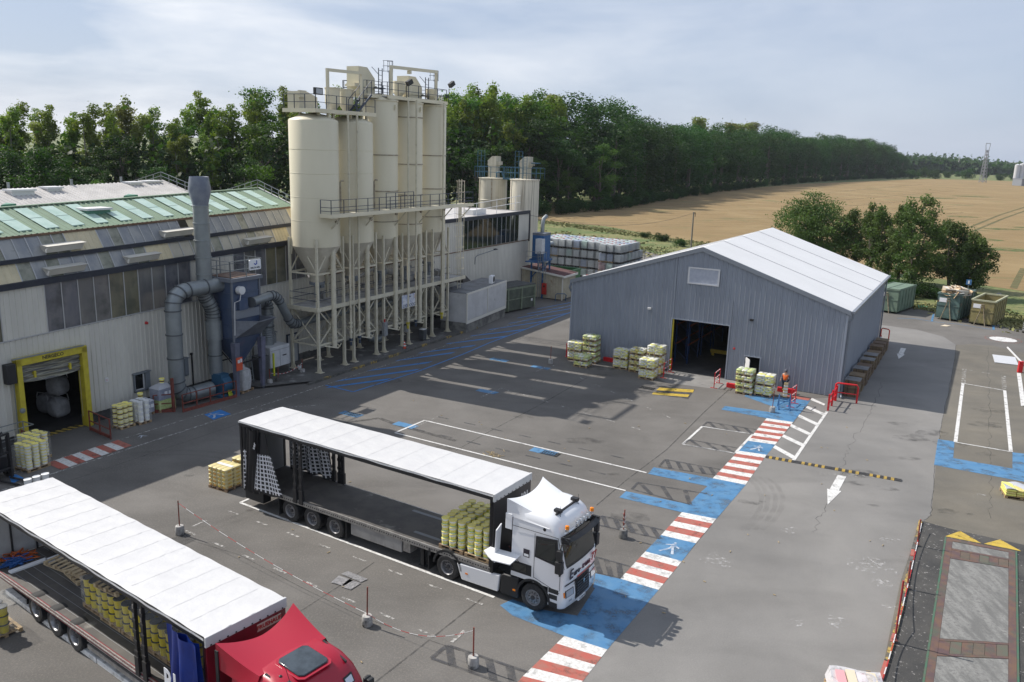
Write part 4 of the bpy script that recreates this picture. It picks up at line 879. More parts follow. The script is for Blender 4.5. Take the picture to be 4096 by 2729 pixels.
# walkway in front of the silos
t = thing('silo_walkway', 'cream walkway with dark blue rails hung on the silo fronts', 'walkway', HF(14.15, 6.15), HA)
mb = MB(); mb.box(0, 18.6, -.45, .55, 11.24, 11.3); mb.build('deck', M_steel, t, smooth=False)
mb = MB(); mb.box(-.03, 18.63, -.5, -.45, 11.1, 11.36); mb.box(-.05, 0, -.5, .6, 11.1, 11.36); mb.build('edge_beam', M_silo, t, smooth=False)
mb = MB(); railing(mb, [(0, .5, 11.3), (0, -.42, 11.3), (18.6, -.42, 11.3), (18.6, .5, 11.3)], mids=(.5, .25)); mb.build('rail', M_rail, t, smooth=False)
mb = MB(); railing(mb, [(6.1, -.46, 11.45), (9.6, -.46, 11.45)], h=1.15, mids=(.75, .5, .25)); mb.build('gate_rail', M_rail, t, smooth=False)
mb = MB()
for x in (1.0, 4.8, 8.7, 12.0, 15.3, 18.4): mb.bar((x, -.4, 11.1), (x, .75, 9.9), .07); mb.bar((x, .75, 9.7), (x, .75, 11.2), .09)
mb.build('bracket', M_steel, t, smooth=False)
t = thing('ladder_tower', 'cream caged ladder tower right of the silos', 'ladder', HF(33.2, 5.0), HA)
mb = MB(); ladder(mb, (0, 0, 2.3), (0, 0, 13.3), axis=(1, 0, 0)); mb.build('ladder', M_steel, t, smooth=False)
mb = MB(); cage(mb, (-.9, -.2, 5.6), (-.9, -.2, 13.2), side=(0, -1, 0)); mb.build('cage', M_steel, t, smooth=False)
mb = MB(); mb.box(-1.6, .5, -.9, .5, 2.25, 2.33); ladder(mb, (-1.1, -.7, .15), (-1.1, -.7, 3.3), axis=(0, 1, 0)); railing(mb, [(-1.6, -.9, 2.3), (.4, -.9, 2.3)], h=1, mids=(.5,)); mb.build('access_platform', M_rail, t, smooth=False)
# silo-top platforms
t = thing('silo_top_platform', 'lower silo-top platform with dark rails over the two thick silos', 'platform', HF(14.2, 4.1), HA)
mb = MB(); mb.box(0, 6.4, -1.3, 1.55, 18.12, 18.2); mb.build('deck', M_grate, t, smooth=False)
mb = MB(); mb.box(-.05, 6.45, -1.36, -1.3, 18.02, 18.28); mb.box(-.06, 0, -1.3, 1.6, 18.02, 18.28)
for x in (.8, 2.3, 4.2, 6.0):
    for y in (-.8, .8): mb.bar((x, y, 17.5), (x, y, 18.12), .15)
mb.build('edge_beam', M_silo, t, smooth=False)
mb = MB(); railing(mb, [(0, 1.5, 18.2), (0, -1.28, 18.2), (6.4, -1.28, 18.2)], step=1.0); mb.build('rail', M_rail, t, smooth=False)
mb = MB(); mb.box(.15, 1.0, .3, 1.3, 18.2, 19.4); mb.prism([(1.0, .3, 18.2), (2.0, .3, 18.2), (2.0, .3, 19.1), (1.0, .3, 19.4)], (0, 1, 0)); mb.box(.05, .7, .1, .3, 19.0, 19.45); mb.build('filter_housing', M_silo, t, smooth=False, fix=True)
for x in (3.35, 4.85):
    mb = MB(); c = (x, .1, 0); mb.lathe([(.52, 18.75), (.52, 19.78), (.56, 19.78), (.56, 19.84), (0, 19.87)], c, n=24); mb.lathe([(.52, 18.75), (.15, 18.2)], c, n=24); mb.build('dust_filter', M_silo, t)
mb = MB(); mb.bar((1.45, -1.1, 17.6), (1.45, -1.1, 20.9), .17); mb.bar((5.1, -1.1, 17.6), (5.1, -1.1, 21.0), .15); mb.bar((1.37, -1.1, 20.85), (5.2, -1.1, 20.95), .18, .2); mb.build('hoist_frame', M_silo, t, smooth=False)
mb = MB(); mb.box(-.25, .5, -1.5, -1.32, 19.15, 19.6); mb.build('floodlight', mat('flood_black', (.02, .02, .02), rough=.4), t, smooth=False); mb = MB(); mb.box(-.17, .42, -1.52, -1.5, 19.21, 19.54); mb.build('flood_lens', mat('lens_grey', (.42, .44, .46), rough=.2), t, smooth=False)
t = thing('silo_stair', 'short dark stair between the two silo-top platforms', 'stair', HF(19.3, 5.0), HA)
mb = MB()
for i in range(7): mb.box(-.75+.24*i, -.5+.24*i, -.35, .35, 18.3+.19*i, 18.33+.19*i)
for y in (-.38, .38):
    mb.bar((-.75, y, 18.2), (.9, y, 19.55), .06, .14); mb.bar((-.75, y, 19.1), (.9, y, 20.5), .04); mb.bar((-.75, y, 18.2), (-.75, y, 19.1), .04); mb.bar((0, y, 18.8), (0, y, 19.75), .04); mb.bar((.9, y, 19.5), (.9, y, 20.5), .04)
mb.build('flight', M_rail, t, smooth=False)
t = thing('silo_top_platform', 'upper silo-top platform with dark rails over the three slim silos', 'platform', HF(20.4, 4.1), HA)
mb = MB(); mb.box(1.7, 9.8, -1.3, 1.6, 19.5, 19.58); mb.box(0, 1.7, -.75, 1.6, 19.5, 19.58); mb.build('deck', M_grate, t, smooth=False)
mb = MB(); mb.box(1.66, 9.85, -1.36, -1.3, 19.4, 19.66); mb.box(-.05, 1.7, -.8, -.74, 19.4, 19.66); mb.box(-.06, 0, -.8, 1.6, 19.4, 19.66)
for x in (2.2, 3.4, 5.1, 6.6, 8.4, 9.5):
    for y in (-.9, .9): mb.bar((x, y, 19.1), (x, y, 19.5), .16)
mb.build('edge_beam', M_silo, t, smooth=False)
mb = MB(); railing(mb, [(0, 1.4, 19.58), (0, -.72, 19.58), (1.7, -.72, 19.58), (1.7, -1.28, 19.58), (9.8, -1.28, 19.58), (9.8, 1.5, 19.58), (0, 1.5, 19.58)], step=1.25); mb.build('rail', M_rail, t, smooth=False)
for k, (x, h_) in enumerate(((-.15, 21.5), (6.05, 21.35))):
    mb = MB(); mb.box(x, x+1.9, -.1, 1.0, 19.58, h_-1.25); mb.box(x-.1, x+2.0, -.2, 1.1, h_-1.35, h_-1.2); mb.prism([(x, -.1, h_-1.2), (x+1.9, -.1, h_-1.2), (x+1.9, -.1, h_-.7), (x+1.0, -.1, h_+.05), (x, -.1, h_+.05)], (0, 1.1, 0)); mb.box(x-.55, x+.1, -.15, .6, h_-1.4, h_-1.15); mb.build('elevator_head', M_silo, t, smooth=False, fix=True)
    mb = MB(); ladder(mb, (x+2.25, -.35, 19.58), (x+2.25, -.35, h_+.1)); mb.box(x+1.6, x+2.7, -.5, .6, h_-1.35, h_-1.3); cage(mb, (x+2.75, -.3, h_-.1), (x+2.75, -.3, h_+.65)); mb.bar((x+2.1, -.35, h_-.4), (x+1.2, -.35, h_+.1), .03); mb.bar((x+3.0, -.6, 19.6), (x+3.0, -.6, h_), .05); mb.build('head_ladder', M_rail, t, smooth=False)
for x, r_ in ((4.5, .46), (5.5, .40), (8.9, .44)):
    mb = MB(); c = (x, -.3, 0); mb.lathe([(r_, 20.0), (r_, 20.85 if r_ == .46 else 20.6), (0, 20.87 if r_ == .46 else 20.63)], c, n=20); mb.lathe([(r_, 20.0), (.12, 19.58)], c, n=20); mb.build('dust_filter', M_silo, t)
mb = MB(); mb.bar((2.35, -1.15, 19.0), (2.35, -1.15, 21.75), .19); mb.bar((8.5, -1.1, 19.0), (8.5, -1.1, 21.9), .17); mb.bar((2.25, -1.15, 21.7), (8.6, -1.1, 21.9), .19, .22); mb.box(4.6, 4.85, -1.25, -1.0, 21.4, 21.65); mb.build('hoist_frame', M_silo, t, smooth=False)
for x, dx in ((3.9, .45), (9.9, .45)):
    mb = MB(); mb.bar((x, -1.5, 20.6 if x < 7 else 20.9), (x+dx, -1.6, 20.85 if x < 7 else 21.2), .3, .35); mb.tube((x, -1.45, 19.6), (x, -1.45, 20.7), .03, 6); mb.build('floodlight', MATS['flood_black'], t, smooth=False)
# sign on the silo legs
t = thing('silo_sign', 'white printed banner tied to the silo legs with a pale picture', 'sign', HF(24.45, 5.72, 0), HA)
mb = MB(); mb.box(-1.0, 1.0, -.02, .02, 3.35, 4.4); sb_ = mb.build('board', mat('banner_print', (.62, .63, .65), (.30, .34, .48), scale=2.2, lo=.45, hi=.62, c3=(.50, .36, .26), s3=1.7, lo3=.56, hi3=.66, rough=.5), t, smooth=False)
text('weber', .22, M_rail, sb_, basis((1, 0, 0), (0, 0, 1), (0, -1, 0), (0, -.025, 4.22)))
mb = MB()
for i in range(6): mb.lathe([(.1, 0), (.1, -.01), (.13, -.01), (.13, 0)], (-.75+.3*i, -.025, 3.52), 10, axis='y')
mb.build('printed_ring', M_rail, sb_, smooth=False)
# bin, cone, panels by the legs
t = thing('waste_bin', 'small grey bin on the silo pavement with a pale lid', 'bin', HF(26.6, 5.6, .15), HA)
mb = MB(); mb.loft([[(x*k, y*k, z) for x, y in ((-.28, -.25), (.28, -.25), (.28, .25), (-.28, .25))] for z, k in ((.1, .8), (.85, 1), (.9, 1.08), (.95, 1.05))]); mb.build('body', mat('bin_grey', (.07, .075, .08), rough=.5), t); mb = MB(); mb.box(-.24, .24, -.2, .2, .95, 1.0); mb.build('bag', M_lpaint, t)
def cone(P, lab, rz=0, s=1.0):
    t = thing('traffic_cone', lab, 'traffic cone', P, rz); mb = MB(); mb.box(-.17*s, .17*s, -.17*s, .17*s, 0, .03); mb.build('base', M_black, t)
    mb = MB(); zz = [0, .18, .3, .42, .52, .6]; 
    for i in range(5): mb.lathe([((.13-.02*i)*s, (.03+zz[i])*s), ((.13-.02*(i+1))*s, (.03+zz[i+1])*s)], n=14, mi=i % 2)
    mb.build('body', [mat('cone_red', (.55, .07, .03), rough=.5), M_lpaint], t); return t
cone(HF(23.35, 6.05, .15), 'small red and white cone on the silo pavement')
for k, (s, n, z, w_, h_) in enumerate(((21.4, 5.55, 1.5, .45, 1.1), (24.3, 5.5, 1.3, .3, .5))):
    t = thing('control_cabinet', ['grey control cabinet on a silo leg with a small red light on top', 'small control cabinet on a leg left of the silo sign'][k], 'cabinet', HF(s, n, z), HA)
    mb = MB(); mb.box(-w_/2, w_/2, -.15, .1, 0, h_); mb.build('case', mat('cabinet_grey', (.25, .26, .26), (.2, .2, .2), scale=5), t, smooth=False, bevel=.02)
    if k == 0: mb = MB(); mb.lathe([(.06, h_), (.06, h_+.2), (0, h_+.24)], n=10); mb.build('beacon', MATS['red_plastic'], t)

# ---------------------------------------------------------------- ducts and dust filter by the hall
M_fblue = mat('filter_blue', (.045, .07, .135), (.07, .095, .15), scale=1.2, rough=.5, stretch=(1, 1, .4), c3=(.11, .10, .15), s3=1.0, lo3=.55, hi3=.75)
M_fgrey = mat('filter_grey', (.16, .175, .20), (.12, .13, .155), scale=1.5, rough=.5)
t = thing('chimney_duct', 'tall grey ribbed chimney with a flared top rising from the hall front', 'chimney', HF(6.3, 3.0), HA)
mb = MB(); mb.lathe([(.47, 7.3), (.47, 12.1)], n=28); mb.build('stack', M_galv, t)
for i in range(5):
    z = 7.9+i*1.05; mb = MB(); mb.lathe([(.47, z-.04), (.51, z-.03), (.51, z+.03), (.47, z+.04)], n=28); mb.build('joint_ring', M_galv, t)
mb = MB(); mb.lathe([(.47, 12.1), (.47, 12.2), (.68, 13.05), (.56, 13.85), (.52, 13.8), (.4, 12.4)], n=20); mb.build('flared_top', mat('hood_grey', (.15, .17, .22), (.2, .22, .26), scale=2, rough=.5, metal=.3), t)
M_ring = mat('duct_ring', (.10, .11, .12), rough=.5, metal=.4)
def duct(name, lab, pts, r, ring=None, m=None, rings_every=1.1):
    t = thing(name, lab, 'duct', HF(0, 0), HA); P = [Vector((s, -n, z)) for s, n, z in pts]
    q = [P[0]]
    for i in range(1, len(P)-1):            # round the bends
        a, b, c = P[i-1], P[i], P[i+1]; k = min(.42*(b-a).length, .42*(c-b).length, r*2.4); p0 = b+(a-b).normalized()*k; p1 = b+(c-b).normalized()*k
        for u in (0, .25, .5, .75, 1): q.append(p0*(1-u)**2+b*2*u*(1-u)+p1*u*u)
    q.append(P[-1]); mb = MB(); mb.path(q, r, 20); mb.build('tube', m or M_galv, t)
    for a, b in zip(q, q[1:]):
        n = max(1, int((b-a).length/rings_every)); d = (b-a).normalized()
        for i in range(n): c = a.lerp(b, i/n); mb = MB(); mb.path([c-d*.035, c+d*.035], r+.045, 20); mb.build('joint_ring', M_ring, t)
    return t
duct('bent_duct', 'fat grey duct looping from the blue filter down the hall wall to the fan', [(7.3, 3.3, 7.15), (3.55, 3.3, 7.15), (3.5, 3.3, .62), (6.0, 3.4, .62)], .46)
duct('fan_duct', 'grey duct dropping from the chimney foot to the blue fan', [(6.25, 3.0, 7.35), (6.2, 3.0, 6.6), (6.75, 3.1, 5.6), (6.75, 3.1, 1.4)], .42)
duct('filter_inlet_duct', 'grey duct rising out of the filter and down towards the silos', [(8.6, 4.55, 5.95), (11.35, 4.0, 6.05), (13.15, 3.7, 3.55), (15.0, 3.4, 3.5)], .3)
t = duct('heater_duct', 'ribbed vertical duct above the small white heater unit', [(10.9, 2.4, 5.3), (12.1, 2.4, 5.3), (12.1, 2.4, 2.2)], .44)
mb = MB()
for i in range(12): mb.lathe([(.44, 2.6+i*.16), (.475, 2.65+i*.16), (.44, 2.7+i*.16)], (12.1, -2.4, 0), 20)
mb.build('corrugation', M_galv, t)
mb = MB(); mb.lathe([(.5, 3.65), (.5, 4.9)], (6.75, -3.1, 0), 24); mb.build('silencer', M_galv, bpy.data.objects['fan_duct'])
t = thing('blue_fan', 'blue fan housing at the foot of the wall ducts', 'fan', HF(6.5, 3.6), HA)
mb = MB(); mb.path([(-.1, 0, .75), (.55, 0, .75)], .62, 20); mb.box(-.3, .9, -.5, .5, 0, .2); mb.box(-.15, .5, -.35, .5, .8, 1.5); mb.build('housing', mat('fan_blue', (.03, .10, .18), rough=.5), t)
t = thing('dust_filter', 'blue box-shaped dust filter with hopper and tray beside the chimney', 'dust filter', HF(8.35, 3.4), HA)
mb = MB(); mb.box(-1.15, 1.15, -.95, 1.1, 3.7, 7.4); mb.build('body', M_fblue, t, smooth=False, bevel=.05)
for z in (4.6, 5.6, 6.6):
    mb = MB(); mb.box(-1.2, 1.19, -1.0, 1.1, z, z+.06); mb.build('stiffener', M_fblue, t, smooth=False)
mb = MB(); mb.box(-1.22, -1.12, -1.02, -.9, 2.6, 7.4); mb.box(1.1, 1.22, -1.02, -.9, 3.4, 7.4); mb.build('corner_post', M_fgrey, t, smooth=False)
mb = MB(); mb.box(-1.4, 1.35, -1.15, 1.25, 7.4, 7.62); mb.build('roof_kerb', M_fgrey, t, smooth=False); mb = MB(); mb.box(-1.1, 1.05, -.9, 1.0, 7.63, 7.66); mb.build('roof_plate', mat('rusty_plate', (.22, .17, .14), (.12, .07, .05), scale=2, rough=.8), t, smooth=False)
mb = MB(); railing(mb, [(-1.35, 1.2, 7.6), (-1.35, -1.1, 7.6), (1.3, -1.1, 7.6), (1.3, 1.2, 7.6), (-1.35, 1.2, 7.6)], h=1.1, w=.045, step=1.1); mb.build('guard_rail', M_galv, t, smooth=False)
mb = MB(); mb.loft([[(x*k, -(.0)+y*k2, z) for x, y in ((-1.15, -.95), (1.15, -.95), (1.15, 1.1), (-1.15, 1.1))] for z, k, k2 in ((3.7, 1, 1), (3.0, .75, .72), (1.8, .18, .18), (1.5, .16, .16))]); mb.build('hopper', M_fblue, t)
mb = MB(); 
for x in (-1.13, 1.13): mb.loft([[(x+a*w_, -1.0+b*w_, z) for a, b in ((-1, -1), (1, -1), (1, 1), (-1, 1))] for z, w_ in ((0, .1), (3.5, .2))]); mb.build('leg', mat('filter_leg', (.14, .14, .20), (.10, .11, .15), scale=2, rough=.5), t, smooth=False); mb = MB()
for x in (-1.1, 1.1):
    mb = MB(); mb.bar((x, 1.0, 0), (x, 1.0, 3.7), .14); mb.build('rear_leg', M_fblue, t, smooth=False)
mb = MB(); mb.bar((-1.1, -1.0, 2.0), (1.1, 1.0, 2.0), .07); mb.bar((-1.1, -.9, 1.9), (-1.1, 1.0, 3.3), .06); mb.bar((-1.1, -1.0, 2.0), (1.1, -1.0, 2.15), .08); mb.bar((-1.1, 1.0, 1.9), (1.1, 1.0, 1.9), .07); mb.build('cross_brace', M_black, t, smooth=False)
mb = MB(); mb.add([(-1.1, -1.0, 4.9), (1.1, -1.0, 4.9), (1.2, -2.3, 4.95), (-.25, -2.3, 4.9), (-1.1, -1.02, 3.8), (1.1, -1.02, 3.75)], [(0, 4, 3), (3, 4, 5, 2), (1, 2, 5)]); 
for a, b in (((-.25, -2.3, 4.9), (1.2, -2.3, 4.95)), ((-1.1, -1.0, 4.9), (-.25, -2.3, 4.9)), ((1.2, -2.3, 4.95), (1.1, -1.0, 4.9))): mb.bar(a, b, .05)
mb.build('tray', M_fgrey, t, smooth=False); mb = MB(); mb.box(-1.0, 1.05, -1.04, -.98, 5.0, 5.55); mb.build('access_panel', mat('panel_grey', (.19, .205, .23), rough=.5), t, smooth=False)
mb = MB(); mb.lathe([(.26, 0), (.26, -.35), (0, -.37)], (-.65, -1.0, 6.85), 18, axis='y'); mb.build('pressure_drum', M_lpaint, t); mb = MB(); mb.path([(-.65, -1.2, 6.6), (-.7, -1.15, 6.2), (-1.05, -1.05, 6.1), (-1.15, -1.05, 4.0)], .03, 6); mb.build('cable', M_lpaint, t)
mb = MB(); mb.box(-.75, -.05, -1.15, -.9, 5.55, 6.3); mb.build('inlet_collar', M_fblue, t, smooth=False)
t2 = thing('maker_sign', 'white rounded sign with a blue mark on the filter guard rail', 'sign', HF(8.35, 3.4), HA)
mb = MB(); mb.prism([(.2+.85*.5+x*.5, -1.24, 8.35+z*.33) for x, z in ((-.9, -1), (.9, -1), (1, -.85), (1, .85), (.9, 1), (-.9, 1), (-1, .85), (-1, -.85))], (0, .04, 0)); sg = mb.build('board', mat('sign_white', (.72, .73, .75), rough=.4), t2, smooth=False, fix=True)
text('DELTA NEU', .155, M_rail, sg, basis((1, 0, 0), (0, 0, 1), (0, -1, 0), (.63, -1.245, 8.16)), bold=.004)
mb = MB(); mb.prism([(.72, -1.262, 8.62), (.78, -1.262, 8.6), (.78, -1.262, 8.38), (.62, -1.262, 8.32), (.5, -1.262, 8.42), (.55, -1.262, 8.46), (.63, -1.262, 8.4), (.72, -1.262, 8.42)], (0, .01, 0)); mb.build('logo', mat('logo_blue', (.02, .06, .35)), sg, smooth=False, fix=True)
t = thing('rusty_rail', 'rusty red guard rail standing around the fan and ducts', 'guard rail', HF(0, 0), HA)
mb = MB(); railing(mb, [(3.0, -4.3, 0), (6.95, -4.6, 0)], h=1.1, w=.05, step=1.0, mids=(.5,)); mb.bar((3.0, -4.3, .1), (6.95, -4.6, .1), .05, .2); mb.build('front_rail', M_rust, t, smooth=False)
mb = MB(); railing(mb, [(2.0, -3.0, 0), (2.75, -3.7, 0)], h=1.1, w=.05, step=1.0); mb.bar((2.78, -3.75, 0), (2.78, -3.75, 2.1), .14); mb.bar((2.0, -3.0, .1), (2.78, -3.75, .1), .05, .2); mb.build('side_rail', M_rust, t, smooth=False)
t = thing('warning_board', 'yellow folding caution board beside the blue fan', 'sign', HF(6.85, 4.1, 0), HA+.1)
mb = MB(); mb.prism([(-.18, -.12, 0), (.18, -.12, 0), (.13, .05, .75), (-.13, .05, .75)], (0, .03, 0)); mb.prism([(-.18, .25, 0), (.18, .25, 0), (.13, .1, .75), (-.13, .1, .75)], (0, .03, 0)); mb.build('panel', mat('caution_yellow', (.55, .60, .04), rough=.5), t, smooth=False, fix=True)
mb = MB()
for k in range(4): mb.bar((-.1+.01*k, -.105+.05*k, .25+.1*k), (.1-.01*k, -.105+.05*k, .25+.1*k), .02)
mb.build('print', M_black, t, smooth=False)
def pallet(parent, L_=1.2, W2=.8, m=None, z=0):
    m = m or M_wood; mb = MB()
    for y in (-W2/2+.05, 0, W2/2-.05): mb.box(-L_/2, L_/2, y-.05, y+.05, z, z+.02)
    for y in (-W2/2+.05, 0, W2/2-.05):
        for x in (-L_/2+.07, 0, L_/2-.07): mb.box(x-.07, x+.07, y-.05, y+.05, z+.02, z+.1)
    for x in (-L_/2+.07, 0, L_/2-.07): mb.box(x-.07, x+.07, -W2/2, W2/2, z+.1, z+.12)
    for i in range(5): y = -W2/2+.05+i*(W2-.1)/4; mb.box(-L_/2, L_/2, y-.05, y+.05, z+.12, z+.144)
    return mb.build('pallet', m, parent, smooth=False)
M_wood = mat('pallet_wood', (.36, .25, .14), (.27, .19, .11), scale=6, rough=.85, rand=.15)
t = thing('bulk_bag', 'white bulk bag on a pallet under the blue dust filter', 'bulk bag', HF(8.2, 3.9, 0), HA+.15); pallet(t)
mb = MB(); mb.grid(lambda u, v: ((.42+.06*math.sin(PI*v))*(1+.04*math.sin(14*u*PI))*math.copysign(abs(math.cos(2*PI*u))**.6, math.cos(2*PI*u)), (.42+.06*math.sin(PI*v))*math.copysign(abs(math.sin(2*PI*u))**.6, math.sin(2*PI*u)), .15+1.35*v), 24, 8); mb.lathe([(.42, 1.5), (.2, 1.62), (.1, 1.9)], n=14); mb.build('sack', M_bag, t)
t = thing('hazard_panel', 'small red panel with white pads hung on the filter leg', 'sign', HF(7.2, 4.7, 0), HA); mb = MB(); mb.box(-.25, .25, -.04, .0, 1.75, 2.6); mb.build('board', mat('hazard_red', (.55, .08, .03), rough=.5), t, smooth=False); mb = MB(); mb.box(-.16, -.02, -.1, -.04, 2.25, 2.45); mb.box(.04, .17, -.1, -.04, 2.28, 2.5); mb.build('pad', M_lpaint, t, smooth=False)
t = thing('steel_ladder', 'small grey ladder hanging under the dust filter', 'ladder', HF(9.55, 3.3), HA); mb = MB(); ladder(mb, (0, 0, .15), (-.1, .2, 3.4), w=.4); mb.build('rungs', M_galv, t, smooth=False)
t = thing('heater_unit', 'white sheet-metal heater unit on legs with a rust stain and small flue', 'heater', HF(12.2, 2.6), HA)
mb = MB(); mb.box(-.95, .95, -.8, .7, .75, 2.2); mb.build('casing', mat('heater_white', (.55, .56, .57), (.47, .48, .50), scale=2, rough=.5, c3=(.28, .12, .06), s3=1.7, lo3=.68, hi3=.76), t, smooth=False, bevel=.02); mb = MB()
for x in (-.9, .9):
    for y in (-.75, .65): mb.bar((x, y, 0), (x, y, .75), .05)
mb.build('leg', M_galv, t, smooth=False); mb = MB(); mb.lathe([(.13, 2.2), (.13, 2.85)], (.55, .2, 0), 12); mb.lathe([(.2, 2.95), (.2, 3.0), (0, 3.06)], (.55, .2, 0), 12); mb.tube((.55, .2, 2.85), (.55, .2, 3.0), .04, 6); mb.build('flue', M_galv, t); mb = MB(); mb.box(.25, .6, -.83, -.79, 1.45, 1.52); mb.build('handle', M_black, t, smooth=False); mb = MB(); mb.box(-.9, .92, -.815, -.795, 1.95, 1.97); mb.box(-.01, .01, -.815, -.795, .8, 1.95); mb.build('panel_joint', M_galv, t, smooth=False)
t = thing('grey_cabinet', 'dark grey cabinet with a yellow guard strip left of the heater unit', 'cabinet', HF(10.7, 3.0), HA); mb = MB(); mb.box(-.45, .4, -.4, .4, 0, 1.75); mb.build('case', MATS['bin_grey'], t, smooth=False); mb = MB(); mb.box(.5, .6, -.75, -.65, .3, 1.9); mb.build('guard_strip', MATS['caution_yellow'], t, smooth=False)
M_cw = mat('post_concrete', (.42, .41, .39), (.30, .29, .28), scale=5, rough=.85, c3=(.12, .12, .12), s3=3, lo3=.55, hi3=.62)
M_pole = mat('rusty_pole', (.26, .05, .035), (.16, .06, .04), scale=6, rough=.6)
def barrier_post(P, lab, h=1.25, ht=0.0, tape=None, m=None):
    t = thing('barrier_post', lab, 'barrier post', P, 0, 'barrier posts in concrete feet'); rr = random.Random(int(P.x*10))
    mb = MB(); mb.lathe([(0, 0), (.17, 0), (.19, .04), (.18, .3), (.16, .38), (0, .39)], n=16); mb.build('concrete_foot', m or M_cw, t)
    mb = MB(); mb.tube((0, 0, .3), (rr.uniform(-.03, .03), rr.uniform(-.03, .03), h+.2), .025, 8); mb.build('pole', M_pole, t)
    if tape:
        mb = MB()
        for i in range(6): mb.tube((0, 0, .5+.1*i), (.02*(-1)**i, 0, .62+.1*i), .035+.01*(i % 2), 6, mi=i % 2)
        mb.build('tape', [M_lpaint, M_pole], t)
    return t
barrier_post(HF(10.21, 4.32), 'post in a white concrete foot left of the heater unit', .9); barrier_post(HF(10.82, 4.47), 'post in a dark concrete foot in front of the heater unit', .9, m=mat('old_foot', (.07, .065, .06))); barrier_post(HF(13.52, 4.2), 'red post in a white foot just left of the first silo leg', .9)
M_chr, M_chw = mat('chain_red', (.50, .03, .03), rough=.4), mat('chain_white', (.75, .75, .75), rough=.4)
def chain(a, b, sag, lab, n=24, seg=3, r=.018):
    t = thing('plastic_chain', lab, 'chain', (0, 0, 0)); a, b = Vector(a), Vector(b)
    P = [a.lerp(b, i/n)-Vector((0, 0, sag*4*(i/n)*(1-i/n))) for i in range(n+1)]
    for k, (mm, nm) in enumerate(((M_chr, 'red_length'), (M_chw, 'white_length'))):
        mb = MB()
        for i in range(n):
            if (i//seg) % 2 != k: continue
            q = 4
            for j in range(q): c0 = P[i].lerp(P[i+1], j/q); c1 = P[i].lerp(P[i+1], (j+.85)/q); mb.bar(c0, c1, r*(1.9 if j % 2 else 1), r*(1 if j % 2 else 1.9))
        o = mb.build(nm, mm, t, smooth=False); o['kind'] = 'stuff'
chain(HF(10.21, 4.32, .85), HF(13.52, 4.2, .8), .35, 'sagging red and white chain in front of the heater unit', 18, 1)
t = thing('white_bucket', 'small white bucket on the silo pavement by the first leg', 'bucket', HF(13.9, 3.6, .15), 0); mb = MB(); mb.lathe([(0, 0), (.11, 0), (.14, .3), (.12, .3)], n=14); mb.build('body', M_lpaint, t)
t = thing('hall_side_door', 'pale metal door in the hall wall behind the first silo', 'door', HF(15.3, 1.66), HA); mb = MB(); mb.box(-.5, .5, -.06, 0, .15, 2.2); mb.build('leaf', mat('door_grey', (.35, .36, .36), rough=.5), t, smooth=False); mb = MB(); mb.box(-.58, -.5, -.08, .02, .15, 2.3); mb.box(.5, .58, -.08, .02, .15, 2.3); mb.box(-.58, .58, -.08, .02, 2.22, 2.3); mb.build('frame', M_rail, t, smooth=False)

# ---------------------------------------------------------------- units at the far end of the hall
A_, B_ = at(1866, 1335), at(2022, 1267); ca = math.atan2((B_-A_).y, (B_-A_).x); CLn = (B_-A_).length
t = thing('white_plant_room', 'white insulated plant room on a dirty concrete base right of the silos', 'plant room', A_, ca)
mb = MB(); mb.box(.05, CLn, .1, 2.6, 0, .95); mb.build('base', mat('stained_concrete', (.22, .215, .20), (.10, .10, .095), scale=1.2, rough=.9, lo=.4, hi=.6), t, smooth=False)
for k in range(2):
    mb = MB(); x0 = .12+k*(CLn-.1)/2; mb.box(x0, x0+(CLn-.2)/2-.1, 0, .1, 1.15, 3.45); mb.build('wall_panel', mat('plant_white', (.50, .50, .50), (.43, .43, .43), scale=1, rough=.5, c3=(.2, .2, .2), s3=1.2, lo3=.62, hi3=.8), t, smooth=False)
mb = MB(); mb.box(0, CLn, -.03, .08, .85, 1.13); mb.box(0, CLn, -.03, .08, 3.45, 3.6); mb.box(0, .12, -.03, .08, 1.1, 3.5); mb.box(CLn-.12, CLn, -.03, .08, 1.1, 3.5); mb.box(CLn/2-.03, CLn/2+.09, -.03, .08, 1.1, 3.5); mb.build('frame', mat('frame_cream', (.62, .60, .54), rough=.5), t, smooth=False)
mb = MB(); mb.box(-.02, .06, .1, 2.6, .95, 3.55); mb.box(CLn-.05, CLn+.02, .1, 2.6, .95, 3.55); mb.box(0, CLn, 2.5, 2.6, .95, 3.55); mb.build('end_wall', MATS['plant_white'], t, smooth=False)
mb = MB(); roof_ribs(mb, 0, CLn-.3, 0, 3.58, -2.6, 3.62, f=lambda s, n, z: (s, -n, z)); mb.build('roof', mat('plant_roof', (.25, .26, .27), (.18, .18, .19), scale=1, rough=.6), t, smooth=False)
mb = MB(); roof_ribs(mb, 0, 4.4, -2.7, 3.95, -5.2, 4.5, f=lambda s, n, z: (s, -n, z)); mb.build('rear_roof', mat('dark_roof', (.07, .065, .06), (.11, .10, .09), scale=1, rough=.8), t, smooth=False)
mb = MB(); mb.prism([(5.0, 2.8, 3.6), (6.6, 2.8, 3.6), (5.4, 2.8, 4.3), (5.0, 2.8, 4.3)], (0, .9, 0)); mb.build('roof_cowl', MATS['dark_roof'], t, smooth=False, fix=True)
